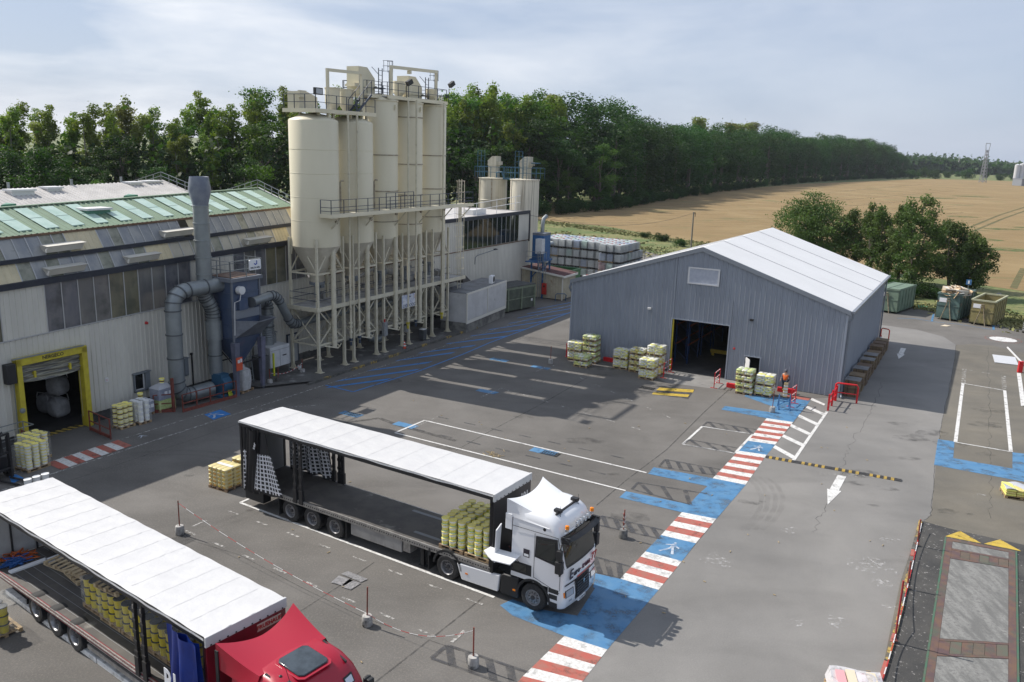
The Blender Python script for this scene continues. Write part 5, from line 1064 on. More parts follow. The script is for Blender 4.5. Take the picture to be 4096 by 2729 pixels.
t = thing('air_conditioner', 'white air conditioner with a round black fan on the plant room roof', 'air conditioner', A_+HE*5.9-HN*.9+Vector((0, 0, 3.68)), ca+.15); mb = MB(); mb.box(-.45, .45, -.16, .16, 0, .72); mb.build('case', MATS['sign_white'], t, smooth=False, bevel=.02); mb = MB(); mb.lathe([(0, 0), (.26, 0), (.28, .01), (.28, .02)], (.14, -.19, .36), 18, axis='y'); mb.build('fan', M_black, t); mb = MB(); mb.path([(.45, 0, .6), (.62, 0, .55), (.68, 0, .2), (.6, 0, 0)], .035, 6); mb.build('hose', M_black, t)
# dark green container
B2 = at(2137, 1232); t = thing('green_skip_container', 'dark green closed steel container between the plant room and the shed', 'container', B2, R(50))
M_dgr = mat('skip_dark_green', (.085, .105, .075), (.055, .065, .05), scale=1.5, rough=.6, c3=(.11, .07, .045), s3=2, lo3=.64, hi3=.72); M_lgr = mat('skip_rib_green', (.17, .21, .145), (.13, .15, .10), scale=3, rough=.55)
mb = MB(); mb.box(-6.2, 0, 0, 2.4, .18, 2.45); mb.build('body', M_dgr, t, smooth=False)
mb = MB()
for x in (-6.2, -4.3, -2.2, -.1): mb.box(x-.06, x+.12, -.09, 0, .15, 2.5)
mb.box(-6.2, 0, -.07, 0, 2.3, 2.5); mb.box(-6.2, 0, -.05, 0, 1.25, 1.33); mb.box(0, .1, 0, .12, .15, 2.5); mb.box(0, .1, 2.3, 2.4, .15, 2.5); mb.box(0, .1, 0, 2.4, 2.35, 2.5); mb.box(0, .1, 1.1, 1.3, .15, 2.4)
mb.build('rib', M_lgr, t, smooth=False)['kind'] = 'stuff'; mb = MB(); mb.box(-6.25, .05, -.05, 2.45, 2.45, 2.6); mb.build('lid', mat('skip_lid', (.07, .075, .07), (.05, .05, .05), scale=2, rough=.8), t, smooth=False); mb = MB(); mb.box(-.7, -.45, -.11, -.09, .85, 1.1); mb.build('plate', M_lpaint, t, smooth=False)
# shed
Cn = at(2247, 1203); t = thing('small_shed', 'small cream ribbed shed with a dark red roof at the far yard end', 'shed', Cn, HA)
mb = MB(); mb.T = None
def rib_panel(mb, p, q, z0, z1a, z1b, pitch=.3, d=.04):
    p, q = Vector(p), Vector(q); L2 = (q-p).length; e = (q-p)/L2; n = Vector((e.y, -e.x, 0)); k = int(L2/pitch)
    for i in range(k):
        for t0, t1, o0, o1 in ((0, .6, 0, 0), (.6, .7, 0, d), (.7, .9, d, d), (.9, 1, d, 0)):
            a, b = (i+t0)/k, (i+t1)/k; A2, B3 = p.lerp(q, a)+n*o0, p.lerp(q, b)+n*o1; za, zb2 = z1a+(z1b-z1a)*a, z1a+(z1b-z1a)*b
            mb.quad((A2.x, A2.y, z0), (B3.x, B3.y, z0), (B3.x, B3.y, zb2), (A2.x, A2.y, za))
rib_panel(mb, (0, 5.0, 0), (0, 0, 0), .1, 3.2, 2.65); rib_panel(mb, (0, 0, 0), (3.4, 0, 0), .1, 2.65, 2.65); rib_panel(mb, (3.4, 0, 0), (3.4, 5, 0), .1, 2.65, 3.2); mb.build('wall', mat('shed_cream', (.44, .40, .30), (.36, .32, .24), scale=1.5, rough=.6, c3=(.22, .14, .08), s3=2, lo3=.64, hi3=.75), t, smooth=False)
mb = MB(); roof_ribs(mb, -.15, 3.5, .15, 2.68, -5.1, 3.26, pitch=.33, f=lambda s, n, z: (s, -n, z)); mb.build('roof', mat('dark_red_roof', (.13, .05, .05), (.09, .04, .04), scale=2, rough=.6), t, smooth=False)
mb = MB(); mb.bar((-.2, -.2, 2.6), (3.6, -.2, 2.6), .08, .22); mb.bar((-.2, -.2, 2.66), (-.2, 5.1, 3.22), .08, .2); mb.bar((0, 0, 0), (0, 0, 2.6), .1); mb.build('trim', MATS['frame_cream'], t, smooth=False)
t = thing('hose_cabinet', 'narrow red fire-hose cabinet on the shed wall', 'cabinet', Cn+HE*-.12+(-HN)*2.1, HA); mb = MB(); mb.box(-.16, 0, -.28, .28, .5, 1.75); mb.build('case', MATS['signal_red'], t, smooth=False, bevel=.02); mb = MB(); mb.box(-.18, -.16, -.1, .1, 1.3, 1.5); mb.build('glass', M_black, t, smooth=False)
t = thing('bent_hoop_stand', 'blue bent-pipe hoop beside the shed corner', 'hoop', Cn+HN*.5-HE*.4, 0); mb = MB(); mb.path([(-1.0, 0, 0), (-1.0, 0, .7), (-.85, 0, .85), (0, .1, .85), (.15, .1, .7), (.15, .1, .05)], .05, 8); mb.path([(.2, .2, .7), (.1, .5, .05)], .05, 8); mb.build('pipe', mat('hoop_blue', (.05, .10, .16), rough=.5), t)
# blue fan tower on legs
M_bl = mat('tower_blue', (.02, .085, .22), (.03, .11, .25), scale=2, rough=.5)
t = thing('blue_filter_tower', 'bright blue filter box on a blue steel frame at the hall corner', 'dust filter', HF(52.2, 3.6), HA)
mb = MB(); mb.box(-.6, 1.1, -.8, .6, 4.3, 6.9); mb.build('box', M_bl, t, smooth=False, bevel=.03); mb = MB(); mb.box(-.8, 1.3, -1, .8, 4.1, 4.3); mb.box(-2.2, -.6, -.9, .6, 4.1, 4.2)
for x in (-.6, 1.1):
    for y in (-.8, .6): mb.bar((x, y, 0), (x, y, 4.2), .14)
mb.bar((-.6, -.8, 3.0), (1.1, -.8, 4.1), .08); mb.bar((-.6, .6, 2.2), (-.6, -.8, 3.8), .08); mb.bar((-.6, -.8, 2.4), (1.1, -.8, 2.4), .1); mb.build('frame', M_bl, t, smooth=False)
mb = MB(); mb.box(-1.4, -.62, -.95, -.2, 5.0, 6.6); mb.build('control_box', MATS['heater_white'], t, smooth=False); mb = MB(); mb.path([(.6, 0, 6.9), (.6, 0, 8.0), (.8, 0, 8.6), (1.3, -.1, 8.9)], .22, 12); mb.path([(1.1, -.3, 5.8), (2.2, -.5, 5.8), (2.9, -.2, 5.8), (2.9, .6, 5.9)], .2, 12); mb.path([(1.5, .1, 5.8), (1.5, .1, 3)], .18, 12); mb.build('pipe', M_galv, t)
mb = MB(); mb.box(-.6, 1.1, -.8, .6, 6.9, 7.15); mb.build('cap', M_fgrey, t, smooth=False); mb = MB(); railing(mb, [(-2.2, .5, 4.2), (-2.2, -.85, 4.2), (-.9, -.85, 4.2)], h=1.1); ladder(mb, (-1.9, -1.0, .2), (-1.9, -1.0, 5.3)); cage(mb, (-1.9, -1.05, 2.4), (-1.9, -1.05, 5.3)); mb.build('access_ladder', M_galv, t, smooth=False)
# two weathered silos beyond the annex
M_old = mat('weathered_cream', (.50, .47, .38), (.40, .37, .29), scale=1.2, rough=.6, stretch=(3, 3, .12), lo=.42, hi=.72, c3=(.24, .215, .16), s3=.4, lo3=.52, hi3=.8)
M_strk = mat('streaked_cream', (.62, .575, .47), (.22, .195, .145), scale=1.6, rough=.6, stretch=(3, 3, .1), lo=.47, hi=.74)
M_tq = mat('teal_steel', (.03, .10, .15), rough=.5)
def dpt(u, v, y): r = ray(u, v); t_ = y/r.y; return Vector((r.x*t_, y, r.z*t_+CAMH))
for k, (uc, vt, y, w_, m_, lab) in enumerate(((1973, 712, 103.5, 110, M_old, 'yellowed streaky silo left of the white one beyond the annex'), (2100, 718, 99.5, 113, M_strk, 'white stained silo behind the annex corner'))):
    P = dpt(uc, vt, y); r = w_/2/FPX*y*1.0; top = P.z; t = thing('weathered_silo', lab, 'silo', (P.x, P.y, 0), WA, 'weathered silos beyond the annex')
    mb = MB(); mb.lathe([(r, 0), (r, top-.02), (r*.98, top), (0, top+.15)], n=40); mb.build('shell', m_, t); mb = MB()
    for z in (top-2.6, top-5.2): mb.lathe([(r, z-.05), (r+(.06 if k == 0 else .015), z), (r, z+.05)], n=40)
    mb.lathe([(r, top-.1), (r+.1, top-.06), (r+.1, top), (r, top+.02)], n=40); mb.build('flange', m_, t)
    mb = MB(); mb.box(-.45, .6, -.5, .5, top+.1, top+1.5); mb.prism([(-.5, -.55, top+1.5), (.7, -.55, top+1.5), (.7, -.55, top+2.6), (.1, -.55, top+2.6), (-.5, -.55, top+2.1)], (0, 1.1, 0)); mb.box(.5, 1.1, -.3, .3, top+1.6, top+2.0); mb.build('elevator_head', M_old, t, smooth=False, fix=True)
    mb = MB(); railing(mb, [(-r, r, top+.1), (-r, -r*.9, top+.1), (r, -r*.9, top+.1), (r, r, top+.1), (-r, r, top+.1)], h=1.25, w=.05, step=1.2); x = -r if k == 0 else -.9
    for a in (0, .5, 1.0): mb.bar((x+a, -.9, top), (x+a, -.9, top+3.2), .05)
    for z in (1.3, 2.0, 2.6, 3.2): mb.bar((x, -.9, top+z), (x+1.0, -.9, top+z), .04)
    if k: ladder(mb, (.5, -.95, top), (.5, -.95, top+2.6), axis=(1, 0, 0)); mb.box(1.0, 1.8, -.5, .4, top+1.85, top+1.95)
    else: mb.box(r, r+2.3, -.6, .3, top-.1, top+.1); mb.path([(r*.6, -.9, top+.1), (r*.6, -.9, top+.7), (r, -.9, top+.8), (r*1.2, -.9, top+.1)], .1, 8)
    mb.build('top_rail', M_tq, t, smooth=False)
    mb = MB(); mb.tube((-r*.6, -r*.82, top), (-r*.6, -r*.82, 0), .05, 6); mb.tube((r*.45, -r*.93, top), (r*.45, -r*.93, 0), .06, 6); mb.build('riser_pipe', M_seam if k == 0 else m_, t)
# open green skip behind the shed
P = at(2185, 1130); 
t = thing('open_green_skip', 'open bright green skip with pallets behind the shed', 'skip', Vector((4.6, 97.5, 0)), R(-28)); M_og = mat('skip_green', (.07, .19, .075), (.05, .14, .055), scale=2, rough=.5)
mb = MB(); mb.box(-3, 3, -1.2, -1.12, .2, 2.5); mb.box(-3, 3, 1.12, 1.2, .2, 2.5); mb.box(-3, -2.92, -1.2, 1.2, .2, 2.5); mb.box(2.92, 3, -1.2, 1.2, .2, 2.5); mb.box(-3, 3, -1.2, 1.2, .2, .3); mb.build('body', M_og, t, smooth=False)
for i in range(9):
    mb = MB(); mb.box(-2.8+.7*i-.05, -2.8+.7*i+.05, -1.3, -1.2, .2, 2.5); mb.build('rib', M_og, t, smooth=False)
mb = MB(); mb.box(-3.05, 3.05, -1.3, -1.1, 2.45, 2.6); mb.box(-3.05, 3.05, 1.1, 1.3, 2.45, 2.6); mb.box(2.9, 3.08, -1.2, 1.2, 2.45, 2.6); mb.build('rim', M_og, t, smooth=False)
for i in range(3):
    t = thing('pallet_in_skip', ['bottom wooden pallet lying in the open green skip', 'middle wooden pallet lying in the open green skip', 'top wooden pallet lying in the open green skip'][i], 'pallet', Vector((3.2, 98.2, 2.2+.15*i)), R(-28)); pallet(t)
# ================================================================== GOODS IN THE YARD
M_film = mat('wrap_film', (.66, .67, .66), rough=.15, spec=.8, alpha=(1.6, .35, .8, .32))
M_bagw = mat('paper_bag_white', (.76, .76, .70), (.64, .65, .60), scale=7, rough=.5)
M_bagy = mat('bag_yellow_print', (.74, .70, .14), (.62, .62, .2), scale=8, rough=.5)
M_bagg = mat('bag_green_print', (.38, .50, .18), (.52, .56, .28), scale=9, rough=.5)
M_bago = mat('bag_ochre_print', (.55, .43, .12), (.62, .56, .2), scale=9, rough=.5)
M_bagp = mat('bag_plum_disc', (.17, .12, .14), rough=.5)
def bag_load(parent, W2, D2, h, mats, seed, lh=.115):
    """pallet with layers of crossed paper bags; every bag is a puffed slab"""
    pallet(parent, W2, D2)
    rr = random.Random(seed); n = max(2, int((h-.15)/lh)); lh = (h-.15)/n; mb = MB()
    for k in range(n):
        z = .15+k*lh
        nx_, ny_ = (3, 2) if k % 2 else (2, 3)
        for i in range(nx_):
            for j in range(ny_):
                cx = -W2/2+(i+.5)*W2/nx_; cy = -D2/2+(j+.5)*D2/ny_; a, b = W2/nx_*.49+rr.uniform(-.005, .012), D2/ny_*.49+rr.uniform(-.005, .012)
                top = k == n-1; e = .62
                rings = [[(cx+x*s_+rr.uniform(-.006, .006), cy+y*s_, z+dz) for x, y in ((-a, -b*.7), (-a*.7, -b), (a*.7, -b), (a, -b*.7), (a, b*.7), (a*.7, b), (-a*.7, b), (-a, b*.7))] for dz, s_ in ((.0, .93), (lh*.35, 1.02), (lh*.75, 1.0), (lh*.98, .88))]
                mi = rr.choice((0, 0, 0, 1, 2) if len(mats) > 2 else (0, 1)); mb.loft(rings, mi=mi)
                if rr.random() < .8: # printed band round the bag
                    m2 = 1 if mi != 1 else 0; s1 = 1.028
                    if j == 0: mb.quad((cx-a*.55, cy-b*s1, z+lh*.2), (cx+a*.55, cy-b*s1, z+lh*.2), (cx+a*.5, cy-b*s1, z+lh*.72), (cx-a*.5, cy-b*s1, z+lh*.72), m2)
                    if i == nx_-1: mb.quad((cx+a*s1, cy-b*.55, z+lh*.2), (cx+a*s1, cy+b*.55, z+lh*.2), (cx+a*s1, cy+b*.5, z+lh*.72), (cx+a*s1, cy-b*.5, z+lh*.72), m2)
                if top:
                    mb.lathe([(0, 0), (min(a, b)*.5, -.001)], (cx, cy, z+lh+.004), 10, mi=(len(mats)-1 if rr.random() < .5 else 1))
    o = mb.build('bags', mats, parent, smooth=True, angle=50); o['kind'] = 'stuff'
    fb = MB(); e = .012; fb.box(-W2/2-e, W2/2+e, -D2/2-e, D2/2+e, .13, h+.012); fb.build('wrap', M_film, parent, smooth=True)
BAGY = [M_bagw, M_bagy, M_bago, M_bagp]; BAGG = [M_bagw, M_bagy, M_bagg, M_bagg]
protos = {}
def load(P, rz, kind, lab, z=0):
    W2, D2, h, mats = {'lowg': (1.12, 1.0, .43, BAGG), 'lowo': (1.06, .95, .44, BAGY), 'tall': (1.16, 1.0, .74, BAGY)}[kind]
    key = kind
    if key not in protos:
        t = thing('bag_pallet', lab, 'pallet load', P+Vector((0, 0, z)), rz, 'pallets of bagged mortar'); bag_load(t, W2, D2, h, mats, hash(kind) % 97 if False else len(kind)*13+ord(kind[-1]))
        protos[key] = t; t['h'] = h; del t['h']; return t
    return copy_tree(protos[key], P+Vector((0, 0, z)), rz, lab)
HGT = {'lowg': .43, 'lowo': .44, 'tall': .74}
def stack(u, v, kind, n, where, rz=0.0):
    rr = random.Random(int(u*13+v*7))
    words = {1: ['single'], 2: ['bottom', 'top'], 3: ['bottom', 'middle', 'top'], 4: ['bottom', 'second', 'third', 'top'], 5: ['bottom', 'second', 'middle', 'fourth', 'top']}[n]
    what = {'lowg': 'low green-yellow bag pallet', 'lowo': 'low ochre bag pallet', 'tall': 'tall white-yellow bag pallet'}[kind]
    for i in range(n): load(WF(u+rr.uniform(-.04, .04), v+rr.uniform(-.04, .04)), WA+rz+rr.uniform(-.03, .03), kind, '%s, %s of %s' % (what, words[i], where), i*HGT[kind])
stack(-19.35, -1.35, 'tall', 2, 'the leftmost stack by the warehouse wall')
stack(-18.1, -1.3, 'lowg', 5, 'the tall five-high stack left of the red kerb')
stack(-18.1, -2.8, 'lowg', 2, 'the short stack in front of the five-high one')
stack(-15.4, -1.5, 'tall', 2, 'the stack just right of the red kerb')
stack(-14.1, -1.7, 'lowo', 4, 'the ochre stack left of the doorway pair')
stack(-12.65, -1.75, 'tall', 3, 'the high stack at the warehouse door edge')
stack(-12.7, -3.1, 'tall', 2, 'the stack in front of the door-edge one')
stack(-5.72, -2.75, 'lowg', 4, 'the stack beside the small side door')
stack(-4.45, -2.45, 'tall', 2, 'the pair next to the walking worker')
# red kerb blocks
M_bred = mat('bright_red', (.55, .012, .018), rough=.4)
for a, b, y, lab in ((-17.45, -16.1, -.35, 'red painted kerb between the two pallet groups'), (-7.2, -6.3, -2.0, 'red painted kerb left of the side-door pallets'), (-3.9, -2.7, -.9, 'red painted kerb behind the walking worker')):
    mb = MB(); mb.box(a, b, y-.12, y+.12, 0, .32); o = mb.build('red_kerb', M_bred, bevel=.02); o.matrix_world = Matrix.Translation(WO) @ Matrix.Rotation(WA, 4, 'Z'); tag(o, lab, 'kerb', 'red kerb blocks')
t = thing('red_bollard', 'short red post behind the leftmost pallet stack', 'bollard', WF(-20.4, -.9), 0); mb = MB(); mb.tube((0, 0, 0), (0, 0, 1.1), .09, 10); mb.build('post', M_bred, t); mb = MB(); mb.box(-.13, .13, -.13, .13, 0, .02); mb.build('foot_plate', M_bred, t)
def rw_barrier(P, ang, lab, l=1.9, h=1.1):
    t = thing('safety_barrier', lab, 'safety barrier', P, ang); mb = MB()
    for x in (0, l): mb.bar((x, 0, 0), (x, 0, h), .05); mb.bar((x, -.25, .02), (x, .25, .02), .05)
    mb.build('post', M_bred, t, smooth=False)
    for z in (h, h*.62, h*.3):
        mb = MB(); k = 7
        for i in range(k): mb.bar((l*i/k, 0, z), (l*(i+1)/k, 0, z), .045, mi=i % 2)
        mb.build('rail', [M_bred, M_lpaint], t, smooth=False)
rw_barrier(WF(-11.75, -2.5), WA+R(92), 'red and white barrier left of the warehouse doorway'); rw_barrier(WF(-7.85, -2.9), WA+R(92), 'red and white barrier right of the warehouse doorway', 1.5)
# red corner rails
t = thing('corner_rail', 'bright red tubular rail guarding the warehouse corner', 'guard rail', WF(0, 0), WA); mb = MB()
for z in (.45, .95): mb.path([(-.05, -3.6, z), (0, -1.0, z)], .045, 8)
for p in ((-.05, -3.6), (-.02, -2.4), (0, -1.0)): mb.box(p[0]-.06, p[0]+.06, p[1]-.06, p[1]+.06, 0, 1.1)
mb.build('front_rail', M_bred, t); mb = MB(); mb.path([(-.1, -.9, 0), (-.1, -.9, 1.15), (0, -.9, 1.25), (1.2, -.75, 1.25), (1.3, -.75, 1.1), (1.3, -.75, 0)], .06, 8); mb.path([(-.1, -.9, .6), (1.3, -.75, .6)], .04, 8); mb.build('hoop', M_bred, t)
# blue trestle with striped board
t = thing('blue_trestle', 'blue trestle carrying a yellow striped barrier board', 'trestle', WF(-2.6, -4.9), WA+.3); M_tb = mat('trestle_blue', (.05, .15, .32), rough=.5); mb = MB()
for x in (-.35, .35):
    mb.bar((x, -.4, 0), (x, 0, .95), .06); mb.bar((x, .4, 0), (x, 0, .95), .06); mb.bar((x, -.45, .03), (x, .45, .03), .07)
mb.bar((-.4, 0, .5), (.4, 0, .5), .05); mb.bar((-.35, -.2, .3), (.35, .2, .6), .04); mb.build('frame', M_tb, t, smooth=False)
mb = MB(); mb.box(-.12, .12, -.04, .04, .8, 1.75, 0); [mb.box(-.13, .13, -.05, .05, .9+.2*i, .98+.2*i, 1) for i in range(4)]; mb.build('striped_board', [mat('board_tan', (.50, .38, .20), rough=.6), M_lpaint], t, smooth=False)
rw_barrier(WF(-2.3, -4.3), WA+R(85), 'thin red and white gate behind the blue trestle', 1.0, 1.3)
barrier_post(WF(-3.05, -6.2), 'red post in a white foot on the blue paint by the trestle', 1.25)
barrier_post(CY(1990, 535), 'red post in a white foot near the left end of the warehouse', 1.2)
cone(WF(.45, 19.3), 'tall orange cone at the rear end of the warehouse side', s=1.6)
t = thing('red_hoop', 'red hoop barrier at the rear end of the warehouse side', 'guard rail', WF(.3, 20.6), WA); mb = MB(); mb.path([(0, 0, 0), (0, 0, 1.3), (.1, 0, 1.4), (.6, -.3, 1.4), (.7, -.3, 1.3), (.7, -.3, 0)], .05, 8); mb.build('hoop', mat('orange_red', (.6, .05, .02), rough=.5), t)
# stacks of brown slatted panels along the side wall: every panel is a part
M_pan = mat('panel_brown', (.20, .14, .085), (.14, .10, .065), scale=5, rough=.85, rand=.25); M_ptop = mat('panel_grey_top', (.13, .13, .135), (.2, .2, .2), scale=3, rough=.5)
pm = MB(); pm.box(-.48, .48, -.55, .55, 0, .03, 0)
for y in (-.5, 0, .5): pm.box(-.48, .48, y-.04, y+.04, .03, .085, 0)
pmesh = pm.mesh('slatted_panel', M_pan, smooth=False)
words = ['nearest', 'second', 'third', 'fourth', 'fifth', 'sixth', 'seventh', 'eighth', 'ninth', 'farthest']
for k in range(10):
    v = 1.2+1.85*k; n = [13, 12, 13, 11, 12, 12, 10, 12, 11, 10][k]; t = thing('panel_stack', '%s stack of brown wooden panels along the warehouse side wall' % words[k], 'panel stack', WF(.72, v), WA, 'stacks of brown panels beside the warehouse'); rr = random.Random(k)
    for i in range(n):
        o = bpy.data.objects.new('panel', pmesh); col.objects.link(o); o.parent = t; o.location = (rr.uniform(-.02, .02), rr.uniform(-.02, .02), .09*i); o.rotation_euler = (0, 0, rr.uniform(-.02, .02))
    mb = MB(); mb.box(-.5, .5, -.57, .57, .09*n, .09*n+.03); mb.build('top_cover', M_ptop if k in (0, 2, 4, 5) else M_pan, t, smooth=False)
    mb = MB(); [mb.box(x-.015, x+.015, -.56, -.545, 0, .09*n+.03) for x in (-.25, .25)]; mb.build('strap', M_black, t, smooth=False)
# speed bump: black and yellow blocks
a, b = C6(1330, 572), C7(335, 684); d = (b-a); Ln = d.length; ang = math.atan2(d.y, d.x)
t = thing('speed_bump', 'black rubber speed bump with yellow blocks across the road', 'speed bump', a, ang); ns_ = 4; bl = .5*Ln/ns_/5
prof = [(-.2, .013), (-.13, .055), (0, .07), (.13, .055), (.2, .013)]
for i in range(ns_*10):
    x0, x1 = Ln*i/(ns_*10)+.01, Ln*(i+1)/(ns_*10)-.005; mb = MB(); mb.add([(x0, y, z) for y, z in prof]+[(x1, y, z) for y, z in prof], [(j, j+1, 6+j, 5+j) for j in range(4)]+[(4, 3, 2, 1, 0), (5, 6, 7, 8, 9)])
    if i % 10 in (0, 9): mb = MB(); mb.add([(x0, y, z*(1 if (i % 10 == 0) != (q == 0) else .9)) for q in (0, 1) for y, z in prof][:5]+[(x1, y, z) for y, z in prof], [(j, j+1, 6+j, 5+j) for j in range(4)]+[(4, 3, 2, 1, 0), (5, 6, 7, 8, 9)])
    mb.build('bump_block', (mat('bump_yellow', (.42, .27, .04), (.22, .16, .05), scale=12, rough=.7) if i % 2 and i % 10 != 9 else M_blk), t, smooth=False)
# open-topped skips by the trees
def skip(P, ang, m, lab, fill=None, h=2.5, W2=2.4, L2=5.5, lid=False, m2=None):
    t = thing('steel_skip', lab, 'skip', P, ang); m2 = m2 or m
    mb = MB(); th = .07
    for x0, x1, y0, y1 in ((0, W2, 0, th), (0, W2, L2-th, L2), (0, th, 0, L2), (W2-th, W2, 0, L2)): mb.box(x0, x1, y0, y1, .22, h)
    mb.box(0, W2, 0, L2, .2, .28); mb.build('shell', m, t, smooth=False)
    mb = MB(); mb.box(-.06, W2+.06, -.06, .1, h-.1, h+.06); mb.box(-.06, W2+.06, L2-.1, L2+.06, h-.1, h+.06); mb.box(-.06, .1, .1, L2-.1, h-.1, h+.06); mb.box(W2-.1, W2+.06, .1, L2-.1, h-.1, h+.06); mb.build('rim', m2, t, smooth=False)
    mb = MB()
    for z in (h*.55,): mb.box(.02, W2-.02, -.05, 0, z, z+.1)
    for i in range(6): mb.box(W2, W2+.07, .3+i*.95, .4+i*.95, .25, h-.1); mb.box(-.07, 0, .3+i*.95, .4+i*.95, .25, h-.1)
    mb.build('rib', m, t, smooth=False)['kind'] = 'stuff'
    mb = MB(); c = W2/2
    for s_ in (-1, 1): mb.bar((c+s_*.12, -.1, h*.82), (c+s_*.14, -.12, h*.6), .07); mb.bar((c+s_*.14, -.12, h*.6), (c+s_*.5, -.35, .05), .07)
    mb.bar((c-.2, -.12, h*.75), (c+.2, -.12, h*.75), .08); mb.tube((c-.1, -.16, h*.85), (c+.1, -.16, h*.85), .05, 8); mb.build('hook_frame', mat('hook_tan', (.25, .22, .14), (.16, .12, .08), scale=5, rough=.7), t, smooth=False)
    mb = MB(); mb.box(.2, .9, -.02, .01, h*.68, h*.84); mb.build('label_plate', MATS['sign_white'], t, smooth=False)
    if lid:
        mb = MB(); mb.box(0, W2, 0, L2, h, h+.06); [mb.box(W2*i/2-.03, W2*i/2+.03, 0, L2, h+.06, h+.1) for i in range(3)]; mb.build('lid', m2, t, smooth=False)
    return t
M_s1 = mat('skip_teal', (.09, .15, .135), (.07, .115, .10), scale=1.3, rough=.6, c3=(.18, .09, .05), s3=2.2, lo3=.6, hi3=.7); M_s2 = mat('skip_olive', (.26, .22, .085), (.20, .17, .08), scale=1.3, rough=.6, c3=(.12, .13, .07), s3=1.4, lo3=.55, hi3=.68); M_s3 = mat('skip_mint', (.16, .225, .165), (.12, .17, .13), scale=1.5, rough=.6, c3=(.16, .12, .09), s3=2, lo3=.66, hi3=.75); M_s2r = mat('skip_rim', (.36, .36, .24), rough=.6)
p1, p1b = CR(310, 505), CR(515, 535); a1 = math.atan2((p1b-p1).y, (p1b-p1).x)
t1 = skip(p1, a1, M_s1, 'blue-green steel skip heaped with cardboard by the trees', W2=(p1b-p1).length, h=2.75)
p2, p2b = CR(612, 550), CR(822, 580); a2 = math.atan2((p2b-p2).y, (p2b-p2).x); skip(p2, a2, M_s2, 'empty yellow-olive steel skip at the right of the trees', W2=(p2b-p2).length, h=2.55, m2=M_s2r)
p3b = at(3588, 1258); skip(p3b-Vector((math.cos(a1)*2.45, math.sin(a1)*2.45, 0)), a1, M_s3, 'pale green closed steel skip behind the warehouse corner', h=2.6, lid=True)
t = thing('cardboard_heap', 'heap of torn brown cardboard in the blue-green skip', 'cardboard', p1+Vector((math.cos(a1)*1.2-math.sin(a1)*1.5, math.sin(a1)*1.2+math.cos(a1)*1.5, 1.9)), a1); rr = random.Random(9); mb = MB()
for i in range(150):
    x, y = rr.uniform(-.95, .95), rr.uniform(-1.2, 2.6); z = .75*math.exp(-(x*x+((y-.3)*.6)**2)*.8)+rr.uniform(-.15, .3)+.45; s_ = rr.uniform(.2, .6); R_ = Matrix.Rotation(rr.uniform(0, 6), 3, 'Z') @ Matrix.Rotation(rr.gauss(0, .6), 3, 'X')
    c = Vector((x, y, z)); e1, e2, e3 = R_ @ Vector((s_, 0, 0)), R_ @ Vector((0, s_*.7, 0)), R_ @ Vector((0, 0, .03)); mb.cur = rr.choice((0, 0, 1, 2)); mb.prism([c-e1-e2, c+e1-e2, c+e1+e2, c-e1+e2], e3)
o = mb.build('cardboard', [mat('card_brown', (.42, .30, .18), rough=.8), mat('card_pale', (.58, .50, .38), rough=.8), mat('card_white', (.62, .61, .58), rough=.8)], t, smooth=False); o['kind'] = 'stuff'
t = thing('cardboard_scrap', 'flattened cardboard lying on the asphalt in front of the skips', 'cardboard', CR(400, 572), 0); mb = MB(); mb.prism([(-.5, -.1, .02), (.1, -.25, .02), (.6, 0, .05), (.1, .2, .1), (-.2, .1, .04)], (0, 0, .02)); mb.build('sheet', MATS['card_pale'], t, smooth=False, fix=True); 
t = thing('green_scrap', 'crumpled green plastic frame lying beside the blue-green skip', 'plastic scrap', CR(210, 415), .2); mb = MB(); mb.box(-.7, .7, -.3, .3, 0, .06); [mb.bar((-.7+.35*i, -.3, .05), (-.5+.35*i, .3, .35-.05*i), .08) for i in range(4)]; mb.build('frame', mat('plastic_green', (.03, .22, .12), rough=.5), t, smooth=False)
for k, (c_, hh, lab) in enumerate((((712, 430), 2.9, 'blue square sign on a post behind the olive skip'), ((862, 440), 1.8, 'round grey-blue sign behind the olive skip'))):
    P = CR(*c_); t = thing('sign_post', lab, 'sign', P+Vector((0, 3, 0)) if k == 0 else P, a2); mb = MB(); mb.tube((0, 0, 0), (0, 0, hh), .035, 6); mb.build('post', M_galv, t); mb = MB()
    if k == 0: mb.box(-.28, .28, -.04, -.02, hh-.5, hh+.1)
    else: mb.lathe([(0, 0), (.32, 0), (.32, .02)], (0, -.05, hh), 18, axis='y')
    bd = mb.build('board', M_tb if k == 0 else MATS['filter_grey'], t, smooth=False)
    if k == 0: mb = MB(); mb.box(-.08, .08, -.06, -.04, hh-.38, hh-.02); mb.build('symbol', MATS['sign_white'], bd, smooth=False)

